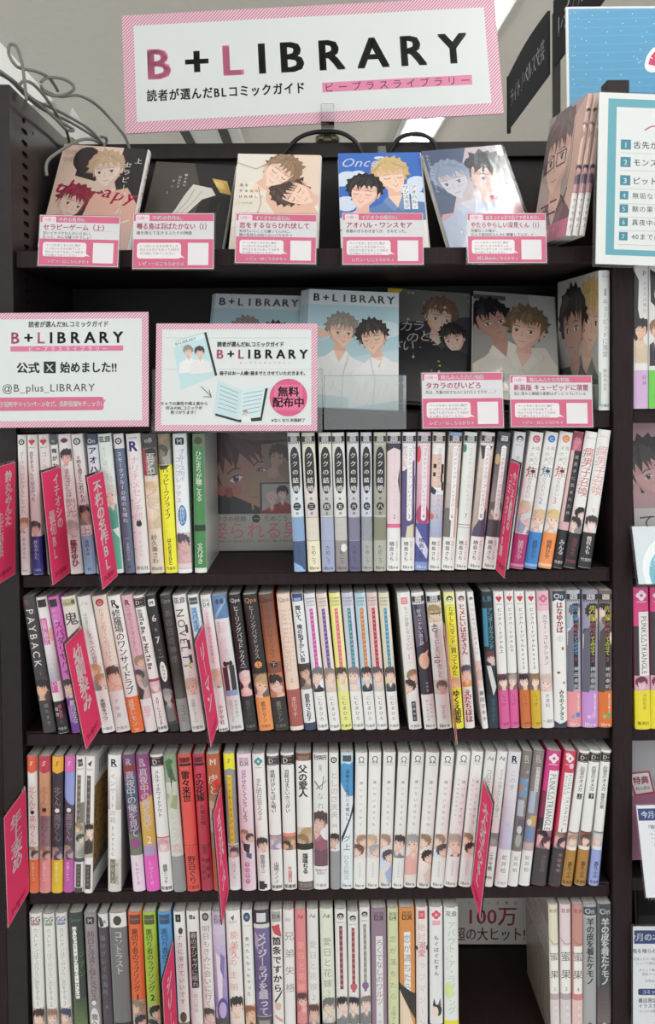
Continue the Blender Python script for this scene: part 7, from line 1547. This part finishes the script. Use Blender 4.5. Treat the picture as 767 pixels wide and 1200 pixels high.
sheet('cover_sheet', frame_px((740,1008), (868,1006), (740,868), .03, .05), flyer_draw, 'grey manga cover sheet with red bonus tag behind the white notice', 'poster', .006, '8a888c', None, M_GLOSS)
def notice(lines, y0, off=0):
    def d(cv):
        cv.design(740 + off, y0, 850 + off, y0 + 112); X, Y, S_ = cv.X, cv.Y, cv.S
        cv.rect(0, 0, cv.w, cv.h, 'ccced2'); cv.rect(X(741 + off), Y(y0 + 19), X(850 + off), Y(y0 + 4), '33406c')
        cv.htext('今月のオススメ' , X(744.5), Y(y0 + 11.5), S_(9.2), 'd8dce4', 2)
        cv.htext(lines[0], X(749), Y(y0 + 27), S_(5.6), '4a4c52', 1)
        for i, t in enumerate(lines[1:]): cv.htext(t, X(750 + 3*i), Y(y0 + 36 + 4.6*i + (3 if i > 1 else 0) + (3 if i > 3 else 0)), S_(3.5), '5c5e64', 0)
        cv.rrect(X(755), Y(y0 + 76), X(850), Y(y0 + 69), S_(1.5), '33406c'); cv.htext('コミックス', X(759), Y(y0 + 72.5), S_(5), 'd8dce4', 1)
        cv.htext('書店限定特典', X(755), Y(y0 + 82), S_(5.4), '3c3e44', 1); cv.htext('イラストカード', X(755), Y(y0 + 88), S_(5.4), '3c3e44', 1); cv.htext('なくなり次第終了となります', X(756), Y(y0 + 94), S_(3), '5c5e64', 0)
    return d
sheet('notice_card', frame_px((757,1052), (868,1050), (740,944), -.045, -.012), notice(('『隣にいてほしい', '～ずっと読みたかった物語が', 'ついに登場しました', '描き下ろしも収録', '今だけの特別版です', 'お見逃しなく'), 944), 'white notice card with navy header below the grey manga sheet', 'notice', .002, 'c8cad0', None, M_MATTE, .0015)
sheet('notice_card', frame_px((741.5,1204), (868,1204), (739.5,1086), -.012, -.006), notice(('鳥を喰らわば', '写真入りの一冊です', 'じっくり読みたい方へ', '大ヒット御礼の一冊', '限定ペーパー付き', 'お早めにどうぞ'), 1086, 10), 'white notice card with navy header at the bottom right frame corner', 'notice', .002, 'c8cad0', None, M_MATTE, .0015)
def cover_yellow(cv):
    bgd(cv, '4a4644'); X, Y, S_ = cv.X, cv.Y, cv.S
    for k in range(9): cv.poly(DP(cv, [(2 + 7*k, 6), (7 + 7*k, 6), (16 + 6*k, 60), (12 + 6*k, 60)]), ('c8bc6c', 'd0ccc0', '8a8870')[k % 3])
    por(cv, 80, 50, 60, 'b8a868', 'd8b8a0', '333', rot=.2, seed=151, det=2)
    cv.rect(0, Y(100), cv.w, Y(58), '2c2a2c'); cv.htext('限りある恋', X(14), Y(72), S_(14), 'c8c4c0', 1)
faceout(795, 1048, 0, .1, NB[4], .182, .128, '777', cover_yellow, 'cover-out comic with yellow streaks at the foot of the right-hand bookcase', .014, None, lean=6)
for _n in ('glyphs',):
    bpy.data.scenes.remove(_GS)
